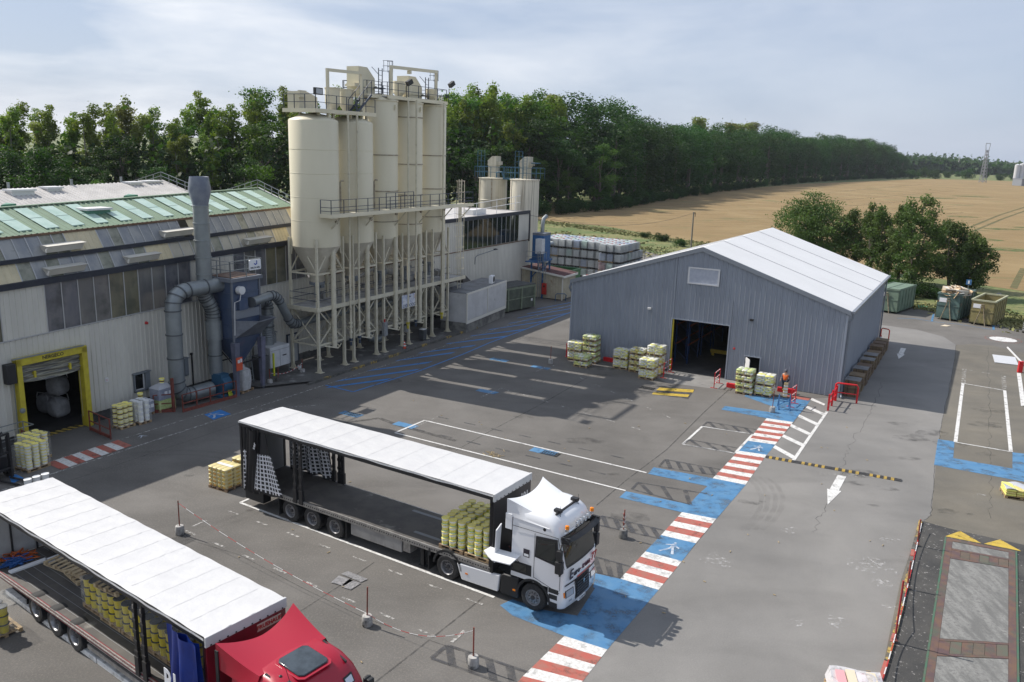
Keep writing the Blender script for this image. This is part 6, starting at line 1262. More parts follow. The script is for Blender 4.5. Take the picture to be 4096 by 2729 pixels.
# ---------------------------------------------------------------- IBC tanks
M_tank = [mat('tank_white', (.52, .55, .55), (.44, .47, .48), scale=2, rough=.35, rand=.12), mat('tank_blue', (.30, .36, .48), rough=.35, rand=.1), mat('tank_mint', (.42, .55, .50), rough=.35, rand=.08), mat('tank_wine', (.26, .12, .14), (.38, .25, .26), scale=2, rough=.4), mat('tank_buff', (.44, .42, .34), rough=.4)]
M_cagem = mat('cage_galv', (.50, .52, .54), rough=.4, metal=.4); M_capr = MATS['red_plastic']
def ibc_proto(k):
    t = thing('ibc_tank', 'white plastic tank in a wire cage', 'tank container', (0, 0, -60)); 
    mb = MB(); a, b = .455, .55; n = 3
    rings = [[(x*s_*a*2, y*s_*b*2, z) for x, y in ((-.5, -.42), (-.42, -.5), (.42, -.5), (.5, -.42), (.5, .42), (.42, .5), (-.42, .5), (-.5, .42))] for z, s_ in ((.17, .9), (.2, .95), (1.02, .95), (1.09, .88), (1.12, .7))]
    mb.loft(rings); mb.build('tank', M_tank[k], t); mb = MB(); mb.lathe([(.12, 1.1), (.12, 1.19), (0, 1.2)], (0, .1, 0), n=10); mb.build('cap', M_capr if k in (0, 4) else M_black, t)
    mb = MB(); X, Y = .5, .6; w2 = .03
    for z in (.3, .5, .7, .9, 1.08): 
        for y in (-Y, Y): mb.bar((-X, y, z), (X, y, z), w2)
        for x in (-X, X): mb.bar((x, -Y, z), (x, Y, z), w2)
    for i in range(6):
        for y in (-Y, Y): x = -X+i*2*X/5; mb.bar((x, y, .15), (x, y, 1.1), w2)
    for i in range(7):
        for x in (-X, X): y = -Y+i*2*Y/6; mb.bar((x, y, .15), (x, y, 1.1), w2)
    mb.bar((-X, 0, 1.14), (X, 0, 1.14), .03); mb.build('cage', M_cagem, t, smooth=False)
    mb = MB(); mb.box(-X, X, -Y, Y, .1, .15); [mb.box(x-.07, x+.07, y-.07, y+.07, 0, .1) for x in (-.43, 0, .43) for y in (-.53, 0, .53)]; mb.build('pallet_base', M_black if k % 2 == 0 else M_wood, t, smooth=False)
    return t
ib = [ibc_proto(k) for k in range(5)]; ibt = [tree_of(o) for o in ib]; rr = random.Random(21); used = [False]*5; cnt = 0
colour = ['white', 'blue-tinted', 'mint-tinted', 'wine-red', 'buff']
IO = Vector((13.3, 103.6, 0))
lev = ['ground', 'second', 'third', 'top']; 
for c in range(12):
    for d in range(6):
        front = 0 if c < 3 else 1
        for l in range(4):
            if d < front: continue
            if l < 3 and not (d == front or c == 0): continue
            if c == 9 and d == front and l == 3 and False: continue
            if l == 3 and c == 0 and d == 5: continue
            k = rr.choices(range(5), (10, 2.2, 2, .0, 1.5))[0]
            if (c, l, d) == (2, 1, 0): k = 3
            if (c, l, d) == (6, 3, 1): k = 1
            P = IO-WU*(1.06*c+.5)+WV*(1.25*d+.6)+Vector((rr.uniform(-.04, .04), rr.uniform(-.04, .04), 1.18*l))
            lab = '%s tank container, %s level, %s column from the right%s' % (colour[k], lev[l], ['first', 'second', 'third', 'fourth', 'fifth', 'sixth', 'seventh', 'eighth', 'ninth', 'tenth', 'eleventh', 'twelfth'][c], ['', ', row behind the front', ', third row back', ', fourth row back', ', fifth row back', ', rear row'][d])
            copy_tree(ib[k], P, WA+rr.uniform(-.03, .03), lab, 'caged tank containers stacked by the field', ch=ibt[k]); cnt += 1
P = at(2300, 1130); copy_tree(ib[0], WF(0, 0), 0, 'white tank container standing alone in front of the big stack', 'caged tank containers stacked by the field', ch=ibt[0]).location = Vector((9.0, 101.5, 0))
copy_tree(ib[0], C7(905, 40), .2, 'white tank container at the right edge of the yard', 'caged tank containers stacked by the field', ch=ibt[0])
for o in ib:
    for ch in kids(o): bpy.data.objects.remove(ch)
    bpy.data.objects.remove(o)

# ---------------------------------------------------------------- buckets and tubs
M_lidy = mat('lid_yellow', (.86, .76, .20), rough=.35, rand=.08); M_bkw = mat('bucket_white', (.84, .84, .76), rough=.35); M_laby = mat('label_yellow', (.82, .72, .06), (.84, .78, .35), scale=14, rough=.4); M_labg = mat('label_green', (.16, .50, .16), rough=.4); M_plum = mat('label_plum', (.08, .035, .06), rough=.4); M_lidw = mat('lid_white', (.70, .71, .71), rough=.35); M_drum = mat('drum_yellow', (.60, .48, .02), (.52, .42, .03), scale=5, rough=.4); M_lidk = mat('lid_grey', (.06, .065, .07), rough=.3)
def bucket_mesh(name, r, h, mats, bands):
    """bands: list of (z0,z1,material index); slot 0 body, slot 1 lid"""
    mb = MB(); n = 14; zs = sorted({0, h*.88, *[b for x in bands for b in x[:2]]})
    R2 = lambda z: r*(.86+.14*z/h)
    for z0, z1 in zip(zs, zs[1:]):
        mi = 0
        for a, b, k in bands:
            if a <= z0 and z1 <= b: mi = k
        mb.lathe([(R2(z0), z0), (R2(z1), z1)], n=n, mi=mi)
    mb.lathe([(R2(h*.88), h*.88), (r*1.06, h*.9), (r*1.06, h*.98), (r*.96, h), (r*.9, h*.965), (0, h*.96)], n=n, mi=1); mb.lathe([(R2(0), 0), (0, 0)], n=n, mi=0)
    return mb.mesh(name, mats)
BK = {'yg': bucket_mesh('bucket', .155, .275, [M_bkw, M_lidy, M_laby, M_labg], [(.06, .17, 2), (.035, .06, 3)]),
      'yp': bucket_mesh('bucket', .16, .30, [M_bkw, M_lidy, M_laby, M_plum], [(.04, .23, 2), (.09, .16, 3)]),
      'ww': bucket_mesh('bucket', .155, .30, [M_bkw, M_lidw, M_lidw, M_lidk], [(.1, .24, 2)]),
      'dr': bucket_mesh('bucket', .175, .31, [M_drum, M_lidk, M_drum, M_lidk], [(.05, .22, 2)]),
      'wy': bucket_mesh('bucket', .155, .30, [M_bkw, M_lidy, M_laby, M_bkw], [(.1, .16, 2)])}
def bucket_pallet(P, rz, kind, nx_, ny_, nl, lab, group, pw=1.2, pd=.8, skipf=None, pl='wooden pallet under the stacked buckets', hh=None, film=True, jit=.02):
    t = thing('pallet', pl, 'pallet', P, rz); pallet(t, pw, pd); rr = random.Random(int(abs(P.x*17+P.y*5)))
    h = {'dr': .31, 'yg': .275}.get(kind, .30); M_ = Matrix.Translation(P) @ Matrix.Rotation(rz, 4, 'Z')
    for i in range(nx_):
        for j in range(ny_):
            jx, jy = rr.uniform(-jit, jit), rr.uniform(-jit, jit); m_ = nl-(1 if (skipf and skipf(i, j)) else 0)
            for l in range(m_):
                if 0 < i < nx_-1 and 0 < j < ny_-1 and l < m_-1: continue
                if kind == 'dr' and ((j == ny_-1 and l < m_-1) or j > 1): continue
                if i > 0 and j == ny_-1 and l < m_-1 and 'white lorry' in group: continue
                o = bpy.data.objects.new('bucket', BK[kind if not callable(kind) else kind(i, j)]); col.objects.link(o); o.location = M_ @ Vector((-pw/2+(i+.5)*pw/nx_+jx, -pd/2+(j+.5)*pd/ny_+jy, .146+l*h)); o.rotation_euler = (0, 0, rr.uniform(0, 6.28)); tag(o, '%s, %s of %s %s pile' % (lab, ['bottom', 'second', 'third', 'top'][l] if l < m_-1 else 'top', ['front', 'middle', 'back', 'rear'][j if ny_ > 2 else 2*j], ['left', 'centre', 'right'][i if nx_ > 2 else 2*i]), 'bucket', group)
    if film and kind != 'yg':
        mb = MB(); e = .01; mb.box(-pw/2-e, pw/2+e, -pd/2-e, pd/2+e, .15, .15+nl*h+.01); mb.build('wrap', M_film, t)
    return t
# beside the yellow door
Pq = Crop(0, 1350, .3507)
bucket_pallet(HF(-.55, 3.6), HA, 'yp', 3, 2, 4, 'plum-labelled yellow bucket by the hall door', 'yellow buckets by the hall door', .95, .8, pl='wooden pallet of yellow buckets right of the hall door'); bucket_pallet(HF(.45, 3.75), HA, 'ww', 2, 3, 4, 'all-white bucket right of the yellow buckets', 'white buckets by the hall door', .8, .9, pl='wooden pallet of white buckets right of the hall door')
bucket_pallet(HF(-6.15, 4.15), HA+.05, 'wy', 3, 3, 4, 'pale yellow-lidded bucket on the rear left pallet', 'pale buckets left of the hall door', 1.2, 1.0, pl='wooden pallet of pale buckets left of the hall door')
bucket_pallet(HF(-6.9, 5.2), HA+.05, 'wy', 3, 3, 4, 'pale yellow-lidded bucket on the forklift-side pallet', 'pale buckets at the left edge', 1.2, 1.0, pl='wooden pallet of pale buckets at the left edge behind the forklift')
for k, (P_, lab) in enumerate(((HF(1.35, 2.7), 'grey wrapped box load with a bucket on top, left of the pair by the window'), (HF(2.75, 2.9), 'grey wrapped box load with blue notices, right of the pair by the window'))):
    t = thing('wrapped_load', lab, 'pallet load', P_, HA, 'wrapped grey loads below the hall window'); pallet(t); 
    if k: mb = MB(); mb.box(-.58, .58, -.4, .4, .15, .75); mb.build('bag_layer', M_bagg, t, smooth=False, bevel=.04)
    z0 = .75 if k else .15; mb = MB(); mb.box(-.6, .6, -.42, .42, z0, z0+.7); mb.build('boxes', mat('grey_carton', (.23, .25, .32), (.30, .32, .38), scale=4, rough=.4), t, smooth=False, bevel=.03)
    mb = MB(); mb.loft([[(x*k2, y*k2, z) for x, y in ((-.62, -.44), (.62, -.44), (.62, .44), (-.62, .44))] for z, k2 in ((z0+.68, 1), (z0+.78, .8), (z0+.95, .25))]); mb.build('film_cap', mat('milky_film', (.40, .41, .44), rough=.2), t)
    mb = MB(); [mb.box(x, x+.2, -.435, -.425, z0+.3, z0+.5) for x in (-.2, .1, .35)]; mb.build('notice', MATS['sign_white'], t, smooth=False)
    o = bpy.data.objects.new('bucket', BK['yp']); col.objects.link(o); o.location = P_+Vector((0, 0, z0+.93)); tag(o, ['yellow bucket on top of the left grey wrapped load', 'yellow bucket on top of the right grey wrapped load'][k], 'bucket')
def rust_fence(P, ang, l, lab):
    t = thing('rust_fence', lab, 'guard rail', P, ang); mb = MB(); railing(mb, [(0, 0, 0), (l, 0, 0)], h=1.15, w=.05, step=1.15); mb.build('tubes', M_rust, t, smooth=False); mb = MB(); mb.box(0, l, -.03, .03, .05, .22); mb.build('kick_board', M_rust, t, smooth=False)
q0, q1 = Pq(1030, 1060), Pq(1265, 1165); rust_fence(q0, math.atan2((q1-q0).y, (q1-q0).x), (q1-q0).length, 'rusty red rail right of the yellow door in front of the buckets')
q0, q1 = Pq(270, 1300), Pq(520, 1405); rust_fence(q0, math.atan2((q1-q0).y, (q1-q0).x), (q1-q0).length, 'rusty red rail left of the yellow door')
t = thing('wire_cage', 'grey tubular cage standing at the left edge by the hall wall', 'cage', HF(-5.9, 2.7), HA); mb = MB()
for a, b in (((-1.6, 0), (.2, 0)), ((-1.6, -.9), (.2, -.9)), ((.2, 0), (.2, -.9)), ((-1.6, 0), (-1.6, -.9))):
    for z in (.2, .8, 1.6): mb.bar((*a, z), (*b, z), .04)
    mb.bar((*a, 0), (*a, 1.6), .045)
mb.build('frame', M_galv, t, smooth=False)
# pale yellow tubs behind the white lorry
M_tub = mat('tub_yellow', (.64, .55, .26), (.60, .52, .27), scale=3, rough=.35); M_tubw = mat('tub_pale', (.62, .54, .30), rough=.35)
def tubs(P, rz, lab, nl=5):
    t = thing('tub_pallet', lab, 'pallet load', P, rz); pallet(t, 1.2, 1.0)
    for l in range(nl):
        for i in range(4):
            for j in range(2):
                mb = MB(); cx, cy = -.45+.3*i, -.25+.5*j; z = .15+l*.19; rg = lambda k, zz: [(cx+x*.145*k, cy+y*.245*k, z+zz) for x, y in ((-1, -.8), (-.7, -1), (.7, -1), (1, -.8), (1, .8), (.7, 1), (-.7, 1), (-1, .8))]
                mb.loft([rg(.85, 0), rg(.96, .13)], mi=1); mb.loft([rg(1.0, .13), rg(1.0, .17), rg(.9, .185)], mi=0)
                if j == 0: mb.box(cx-.08, cx+.08, cy-.25, cy-.235, z+.03, z+.1, 2)
                if i == 3: mb.box(cx+.138, cx+.15, cy-.1, cy+.1, z+.03, z+.1, 2)
                mb.build('tub', [M_tub, M_tubw, mat('tub_label', (.55, .25, .06), (.6, .5, .1), scale=9)], t)
    mb = MB(); mb.box(-.5, .5, -.06, .14, .15+nl*.19, .15+nl*.19+.006); mb.build('film_strip', M_lpaint, t)
tubs(C1(2000, 1475)+Vector((0, .35, 0)), R(-29), 'pallet of pale yellow tubs standing free left of the white lorry'); tubs(C1(2000, 1475)+Vector((.75, 1.45, 0)), R(-29), 'pallet of pale yellow tubs partly behind the white lorry rear'); 
bucket_pallet(C1(2000, 1475)+Vector((1.6, 2.4, 0)), R(-29), 'wy', 2, 1, 4, 'pale bucket behind the white lorry', 'pale buckets behind the white lorry', pl='wooden pallet hidden behind the white lorry rear')
# left edge pallet of drums
bucket_pallet(C3(-5, 1060), R(-36), 'dr', 3, 3, 3, 'yellow drum on the free left-edge pallet', 'yellow drums at the left edge', 1.15, 1.0, pl='wooden pallet at the left edge beside the red lorry')
# white buckets beyond the red lorry
for k, (x, y) in enumerate(((345, 680), (455, 645), (565, 612))):
    P = CH(x, y, 1.55)
    for l in range(3):
        o = bpy.data.objects.new('bucket', BK['ww']); col.objects.link(o); o.location = Vector((P.x, P.y, .66+.30*l)); o.rotation_euler = (0, 0, k)
        tag(o, '%s plain white bucket in the %s pile behind the red lorry roof' % (['bottom', 'middle', 'top'][l], ['left', 'middle', 'right'][k]), 'bucket', 'white buckets behind the red lorry')
t = thing('pallet', 'wooden pallet under the white buckets behind the red lorry', 'pallet', CH(455, 645, 1.55)*1, R(60)); t.location.z = .5; pallet(t)
# white guide beams on the ground beside the red lorry
ce = Crop(0, 2050, .4332)
for k, (a, b) in enumerate((((80, 742), (450, 1035)), ((450, 1037), (915, 1382)), ((925, 1385), (1300, 1660)))):
    a, b = ce(*a), ce(*b); mb = MB(); mb.bar(a+Vector((0, 0, .09)), b+Vector((0, 0, .09)), .2, .18); tag(mb.build('guide_beam', mat('worn_white_beam', (.66, .66, .65), (.40, .40, .39), scale=4, lo=.5, hi=.62, rough=.5), bevel=.02), '%s white guide beam on the ground beside the red lorry' % ['farthest', 'middle', 'nearest'][k], 'guide beam', 'white guide beams')
# posts and chain across the loading bays
posts = [(C3(1130, 450), 'post with a white foot standing behind the red lorry, first along the chain', 1.3), (CL(1030, 455), 'post with a white foot in the middle of the chain', 1.25), (CL(1797, 755), 'post with a white foot at the near end of the chain', 1.2)]
tops = []
for P, lab, h in posts: barrier_post(P, lab, h); tops.append(P+Vector((0, 0, h+.1)))
chain(tops[0], posts[1][0]+Vector((0, 0, .45)), .25, 'long red and white chain between the first and second posts', 60, 3, .008); chain(posts[1][0]+Vector((0, 0, .45)), tops[2], .5, 'red and white chain rising from the middle post to the near post', 36, 3, .008)
barrier_post(C6(335, 1135), 'post with a grey foot wrapped in red and white tape right of the white lorry', 1.1, tape=True, m=mat('grey_foot', (.2, .2, .19), (.1, .1, .1), scale=6))
# weighbridge
q = [CW(1365, 415), CW(1948, 530), (21.9, 21.5, 0), (15.0, 20.0, 0)]
wb = thing('weighbridge', 'rusty framed weighbridge deck set in a dark mossy slab', 'weighbridge', (0, 0, 0))
def wq(name, pts, m, z, h=.02): 
    mb = MB(); mb.prism([(p[0], p[1], z) for p in pts], (0, 0, h)); return mb.build(name, m, wb, smooth=False, fix=True)
slab_o = [CW(1170, 275), CW(1400, 340), CW(1990, 470), CW(2400, 560), CW(2300, 2000), CW(750, 1900), CW(850, 1565), CW(960, 1230), CW(1090, 600)]
wq('slab', slab_o, M_slab, .0, .06)
M_wf = mat('weighbridge_steel', (.09, .055, .055), (.13, .075, .05), scale=2.5, rough=.6, c3=(.06, .085, .06), s3=1.1, lo3=.5, hi3=.75); M_wg = mat('weighbridge_green', (.045, .12, .07), (.08, .10, .065), scale=4, rough=.5); M_deck = mat('deck_concrete', (.21, .21, .20), (.13, .13, .125), scale=2.2, stretch=(1.6, .35, 1), rough=.9, bump=.5, bscale=30, c3=(.12, .118, .115), s3=9, lo3=.5, hi3=.7)
wl = lambda t: CW(1365+(1185-1365)*t, 415+(1568-415)*t); wr = lambda t: CW(1948+(1965-1948)*t, 530+(1568-530)*t)
TL, TR = wl(0), wr(0); BL, BR = wl(1.25), wr(1.25)
def wp(a, b): return lerp(lerp(TL, TR, a), lerp(BL, BR, a), b)
def wquad(name, a0, a1, b0, b1, m, z, h=.02): return wq(name, [wp(a0, b0), wp(a1, b0), wp(a1, b1), wp(a0, b1)], m, z, h)
wquad('green_edge', 0, .025, 0, 1, M_wg, .062, .03); wquad('green_edge', .975, 1, 0, 1, M_wg, .062, .03); wquad('side_beam', .027, .115, 0, 1, M_wf, .062, .025); wquad('side_beam', .885, .973, 0, 1, M_wf, .062, .025)
wquad('end_beam', .115, .885, 0, .02, M_wf, .062, .025); wquad('deck_panel', .117, .883, .022, .075, M_deck, .062, .018); wquad('deck_panel', .117, .883, .155, .655, M_deck, .062, .018); wquad('deck_panel', .117, .883, .745, 1.0, M_deck, .062, .018)
for b0, b1 in ((.077, .153), (.657, .743)):
    for i in range(6):
        a0 = .117+i*.766/6; wquad('cover_plate', a0, a0+.124, b0+.012, b1-.012, [M_wf, mat('plate_green', (.085, .10, .07), (.11, .085, .065), scale=3, lo=.35, hi=.65, rough=.6), M_wf, mat('plate_rust', (.12, .085, .06), (.09, .075, .055), scale=4, rough=.6)][(i*3+int(b0*10)) % 4], .062, .022)
    wquad('cross_beam', .117, .883, b0, b0+.011, M_wf, .062, .026); wquad('cross_beam', .117, .883, b1-.011, b1, M_wf, .062, .026)
for tri in ([(1370, 405), (1490, 362), (1660, 462)], [(1680, 465), (1810, 430), (1980, 525)]): wq('yellow_triangle', [CW(*a) for a in tri], M_yel, .062, .008)
# kerb, rails and chain along the weighbridge
kp = [CW(850, 1565), CW(895, 1420), CW(960, 1200), CW(1010, 1000), CW(1060, 760), CW(1110, 520), CW(1170, 285)]
for a, b in zip(kp, kp[1:]):
    n = max(1, int((b-a).length/.6))
    for i in range(n): mb = MB(); mb.bar(a.lerp(b, i/n)+Vector((0, 0, .07)), a.lerp(b, (i+.95)/n)+Vector((0, 0, .07)), .14, .14); mb.build('kerb_stone', rnd.choice(Mk+Mk+[M_red]), wb, smooth=False)
for k, (a, b, h) in enumerate((((965, 1230), (1030, 758), .0), ((1065, 800), (1100, 625), .0), ((1145, 455), (1172, 285), .0))):
    P = CW(*a, .15); Q = CW(*b, .15); t = thing('leaning_pole', ['long red pole beside the weighbridge, nearest the camera', 'short red pole half-way along the weighbridge kerb', 'red pole at the far corner of the weighbridge'][k], 'barrier pole', P, 0); base = P.copy(); base.z = .1
    # upright posts seen from above: foot at the lower end, top towards the upper end
    y = base.y; zt = height_at(3100+b[0]*.4968, 1950+b[1]*.4968, Vector((0, base.y+.05, 0)))
    mb = MB(); mb.tube((0, 0, 0), (.02, .05, max(.9, min(zt, 2.2))), .035, 8); mb.build('pole', M_pole if k else mat('dull_red', (.30, .03, .03), rough=.5), t); mb = MB(); mb.box(-.08, .08, -.08, .08, 0, .02); mb.build('foot_plate', M_pole, t)
chain(CW(860, 1560, .5), CW(1010, 1030, .55), .2, 'red and white chain along the near part of the weighbridge kerb', 24, 3); chain(CW(1010, 1030, .55), CW(1180, 290, .45), .25, 'red and white chain along the far part of the weighbridge kerb', 30, 3)
# stray loads at the picture edges
t = thing('wrapped_load', 'low yellow and white wrapped pallet at the right edge of the yard', 'pallet load', C7(850, 752), R(-18)); pallet(t, 1.5, 1.1); mb = MB(); mb.grid(lambda u, v: (-.75+1.5*u, -.55+1.1*v, .5+.05*math.sin(9*u+4*v)), 12, 8); mb.build('film_top', MATS['milky_film'], t); 
for l in range(3):
    for i in range(3):
        mb = MB(); mb.box(-.73+.49*i, -.26+.49*i, -.55, .55, .15+.115*l, .255+.115*l); mb.build('bag', M_bago if (i+l) % 2 else M_bagy, t, bevel=.03)
t = thing('wrapped_load', 'torn plastic-wrapped load of pale boards at the bottom edge', 'pallet load', CW(650, 1700), R(-12)); pallet(t, 1.7, 1.2)
for i in range(4): mb = MB(); mb.box(-.6+.3*i, -.34+.3*i, -.45, .45, .15, .62+.05*(i % 2)); mb.build('board_pack', MATS['card_pale'] if i % 2 else mat('pink_pack', (.55, .30, .32), rough=.6), t, smooth=False)
mb = MB(); mb.grid(lambda u, v: (-.85+1.7*u, -.6+1.2*v, .62+.1*math.sin(7*u)*math.cos(5*v)-(.35 if (v < .1 or u < .05 or u > .95) else 0)), 16, 10); mb.build('loose_film', mat('loose_film', (.62, .61, .63), rough=.3, alpha=(3, .3, .5, .75)), t)
t = thing('lifting_barrier', 'white and red barrier arm lowered at the right edge', 'barrier', C7(853, 208), R(75)); mb = MB(); mb.box(-.15, .15, -.15, .15, 0, .9); mb.build('stand', M_bred, t, smooth=False); mb = MB(); mb.bar((0, 0, .85), (3.2, .2, 1.3), .09); mb.build('arm', M_lpaint, t, smooth=False)
t = thing('slatted_board', 'pale grey slatted board lying flat at the right edge', 'board', C7(842, 178), R(64)); 
for i in range(9): mb = MB(); mb.box(.35*i, .35*i+.32, -.1, 1.6, .02, .06); mb.build('plank', MATS['pvc_white'], t, smooth=False)
# ================================================================== LORRIES
M_tyre = mat('tyre_rubber', (.018, .018, .019), (.035, .034, .033), scale=9, rough=.85); M_rim = mat('wheel_steel', (.34, .34, .35), (.22, .22, .23), scale=8, rough=.4, metal=.6); M_hub = mat('hub_dark', (.06, .06, .065), rough=.5, metal=.4)
M_tarp = mat('white_tarpaulin', (.54, .54, .54), (.49, .49, .50), scale=1.6, rough=.45, lo=.35, hi=.75, bump=.5, bscale=2.2, stretch=(1, 1, 1)); M_wcab = mat('white_lorry_paint', (.72, .73, .75), rough=.22, coat=.6); M_rcab = mat('red_lorry_paint', (.33, .004, .022), rough=.35, coat=.15); M_rchs = mat('red_chassis_paint', (.20, .018, .028), (.15, .02, .03), scale=3, rough=.4)
M_plas = mat('dark_plastic', (.016, .017, .019), rough=.55); M_glass = mat('windscreen_glass', (.012, .017, .018), rough=.03, spec=.9); M_chrome = mat('chrome', (.6, .6, .6), rough=.12, metal=1); M_amber = mat('amber_lens', (.75, .22, .01), rough=.25); M_lens = mat('lamp_lens', (.55, .58, .62), rough=.08, metal=.4)
M_deckw = mat('lorry_deck', (.060, .055, .052), (.085, .078, .07), scale=1.5, rough=.7, stretch=(1, 1, 1), c3=(.20, .19, .17), s3=1.1, lo3=.64, hi3=.74, bump=.1, bscale=30, coords='obj'); M_alu = mat('aluminium_trim', (.40, .39, .37), (.28, .27, .26), scale=6, rough=.4, metal=.5)
def wheel(parent, x, y, side, r=.5, w_=.36, deep=True):
    """side -1: outer face towards -y"""
    mb = MB(); s_ = side; o = [(r*.56, s_*w_*.40), (r*.6, s_*w_*.5), (r*.9, s_*w_*.5), (r*.98, s_*w_*.42), (r, s_*w_*.3), (r, -s_*w_*.3), (r*.97, -s_*w_*.5), (r*.5, -s_*w_*.5)]
    mb.lathe(o, (x, y, r), n=32, axis='y'); wh_ = mb.build('wheel', M_tyre, parent, fix=True)
    mb = MB(); d = .16 if deep else .06; mb.lathe([(r*.6, s_*w_*.5), (r*.56, s_*w_*.49), (r*.53, s_*(w_*.5-.03)), (r*.5, s_*(w_*.5-d)), (r*.30, s_*(w_*.5-d)), (r*.26, s_*(w_*.5-d+.05)), (0, s_*(w_*.5-d+.07))], (x, y, r), n=28, axis='y'); mb.build('rim', M_rim, wh_, fix=True)
    mb = MB()
    for i in range(10): a = 2*PI*i/10; mb.tube((x+math.cos(a)*r*.36, y+s_*(w_*.5-d), r+math.sin(a)*r*.36), (x+math.cos(a)*r*.36, y+s_*(w_*.5-d+.03), r+math.sin(a)*r*.36), .02, 6)
    mb.lathe([(r*.17, s_*(w_*.5-d)), (r*.16, s_*(w_*.5-d+.1)), (0, s_*(w_*.5-d+.12))], (x, y, r), n=14, axis='y'); mb.build('hub', M_hub, wh_, fix=True)
def uvgrid(name, fn, nu, nv, m, parent):
    mb = MB(); mb.grid(fn, nu, nv); o = mb.build(name, m, parent, smooth=True, angle=70); uv = o.data.uv_layers.new(name='u')
    for p in o.data.polygons:
        for li, vi in zip(p.loop_indices, p.vertices): uv.data[li].uv = ((vi % (nu+1))/nu, (vi//(nu+1))/nv)
    return o
def curtain_mat():
    m = bpy.data.materials.new('gridded_curtain'); m.use_nodes = True; nt = m.node_tree; L = nt.links.new; b = nt.nodes['Principled BSDF']; b.inputs['Roughness'].default_value = .4
    uv = nd(nt, 'ShaderNodeUVMap'); uv.uv_map = 'u'; sp_ = nd(nt, 'ShaderNodeSeparateXYZ'); L(uv.outputs[0], sp_.inputs[0])
    def cell(src, n, duty):
        a = nd(nt, 'ShaderNodeMath', operation='MULTIPLY'); L(src, a.inputs[0]); a.inputs[1].default_value = n
        f = nd(nt, 'ShaderNodeMath', operation='FRACT'); L(a.outputs[0], f.inputs[0]); g = nd(nt, 'ShaderNodeMath', operation='GREATER_THAN'); L(f.outputs[0], g.inputs[0]); g.inputs[1].default_value = duty; return g.outputs[0]
    mn = nd(nt, 'ShaderNodeMath', operation='MULTIPLY'); L(cell(sp_.outputs[0], 9, .34), mn.inputs[0]); L(cell(sp_.outputs[1], 15, .32), mn.inputs[1])
    up = nd(nt, 'ShaderNodeMath', operation='GREATER_THAN'); L(sp_.outputs[1], up.inputs[0]); up.inputs[1].default_value = .64
    lo_ = nd(nt, 'ShaderNodeMath', operation='LESS_THAN'); L(sp_.outputs[1], lo_.inputs[0]); lo_.inputs[1].default_value = .03
    mx = nd(nt, 'ShaderNodeMath', operation='MAXIMUM'); L(mn.outputs[0], mx.inputs[0]); L(up.outputs[0], mx.inputs[1]); mx2 = nd(nt, 'ShaderNodeMath', operation='MAXIMUM'); L(mx.outputs[0], mx2.inputs[0]); L(lo_.outputs[0], mx2.inputs[1])
    c = nd(nt, 'ShaderNodeMix', data_type='RGBA'); c.inputs[6].default_value = (.66, .66, .68, 1); c.inputs[7].default_value = (.014, .014, .016, 1); L(mx2.outputs[0], c.inputs[0]); L(c.outputs[2], b.inputs['Base Color']); return m
M_gridc = curtain_mat(); M_blackc = mat('black_curtain', (.016, .016, .018), rough=.35); M_bluec = mat('blue_curtain', (.004, .02, .17), (.006, .03, .22), scale=2, rough=.35)
def fold(name, parent, m, x0t, x1t, x0b, x1b, zt, zb, y, amp=.16, k=5, ph=0, bow=0, nu=60, nv=14):
    def f(u, v):
        t = 1-v; x0, x1 = x0t+(x0b-x0t)*t**1.4, x1t+(x1b-x1t)*t**1.2
        return (x0+(x1-x0)*u+.03*math.sin(u*k*4+ph), y+amp*(.3+.7*t)*math.sin(u*k*PI+ph+t*1.3)*(1-.3*u)+bow*t*math.sin(PI*u), zb+(zt-zb)*v-(.05*math.sin(u*9+ph) if v < .01 else 0))
    return uvgrid(name, f, nu, nv, m, parent)
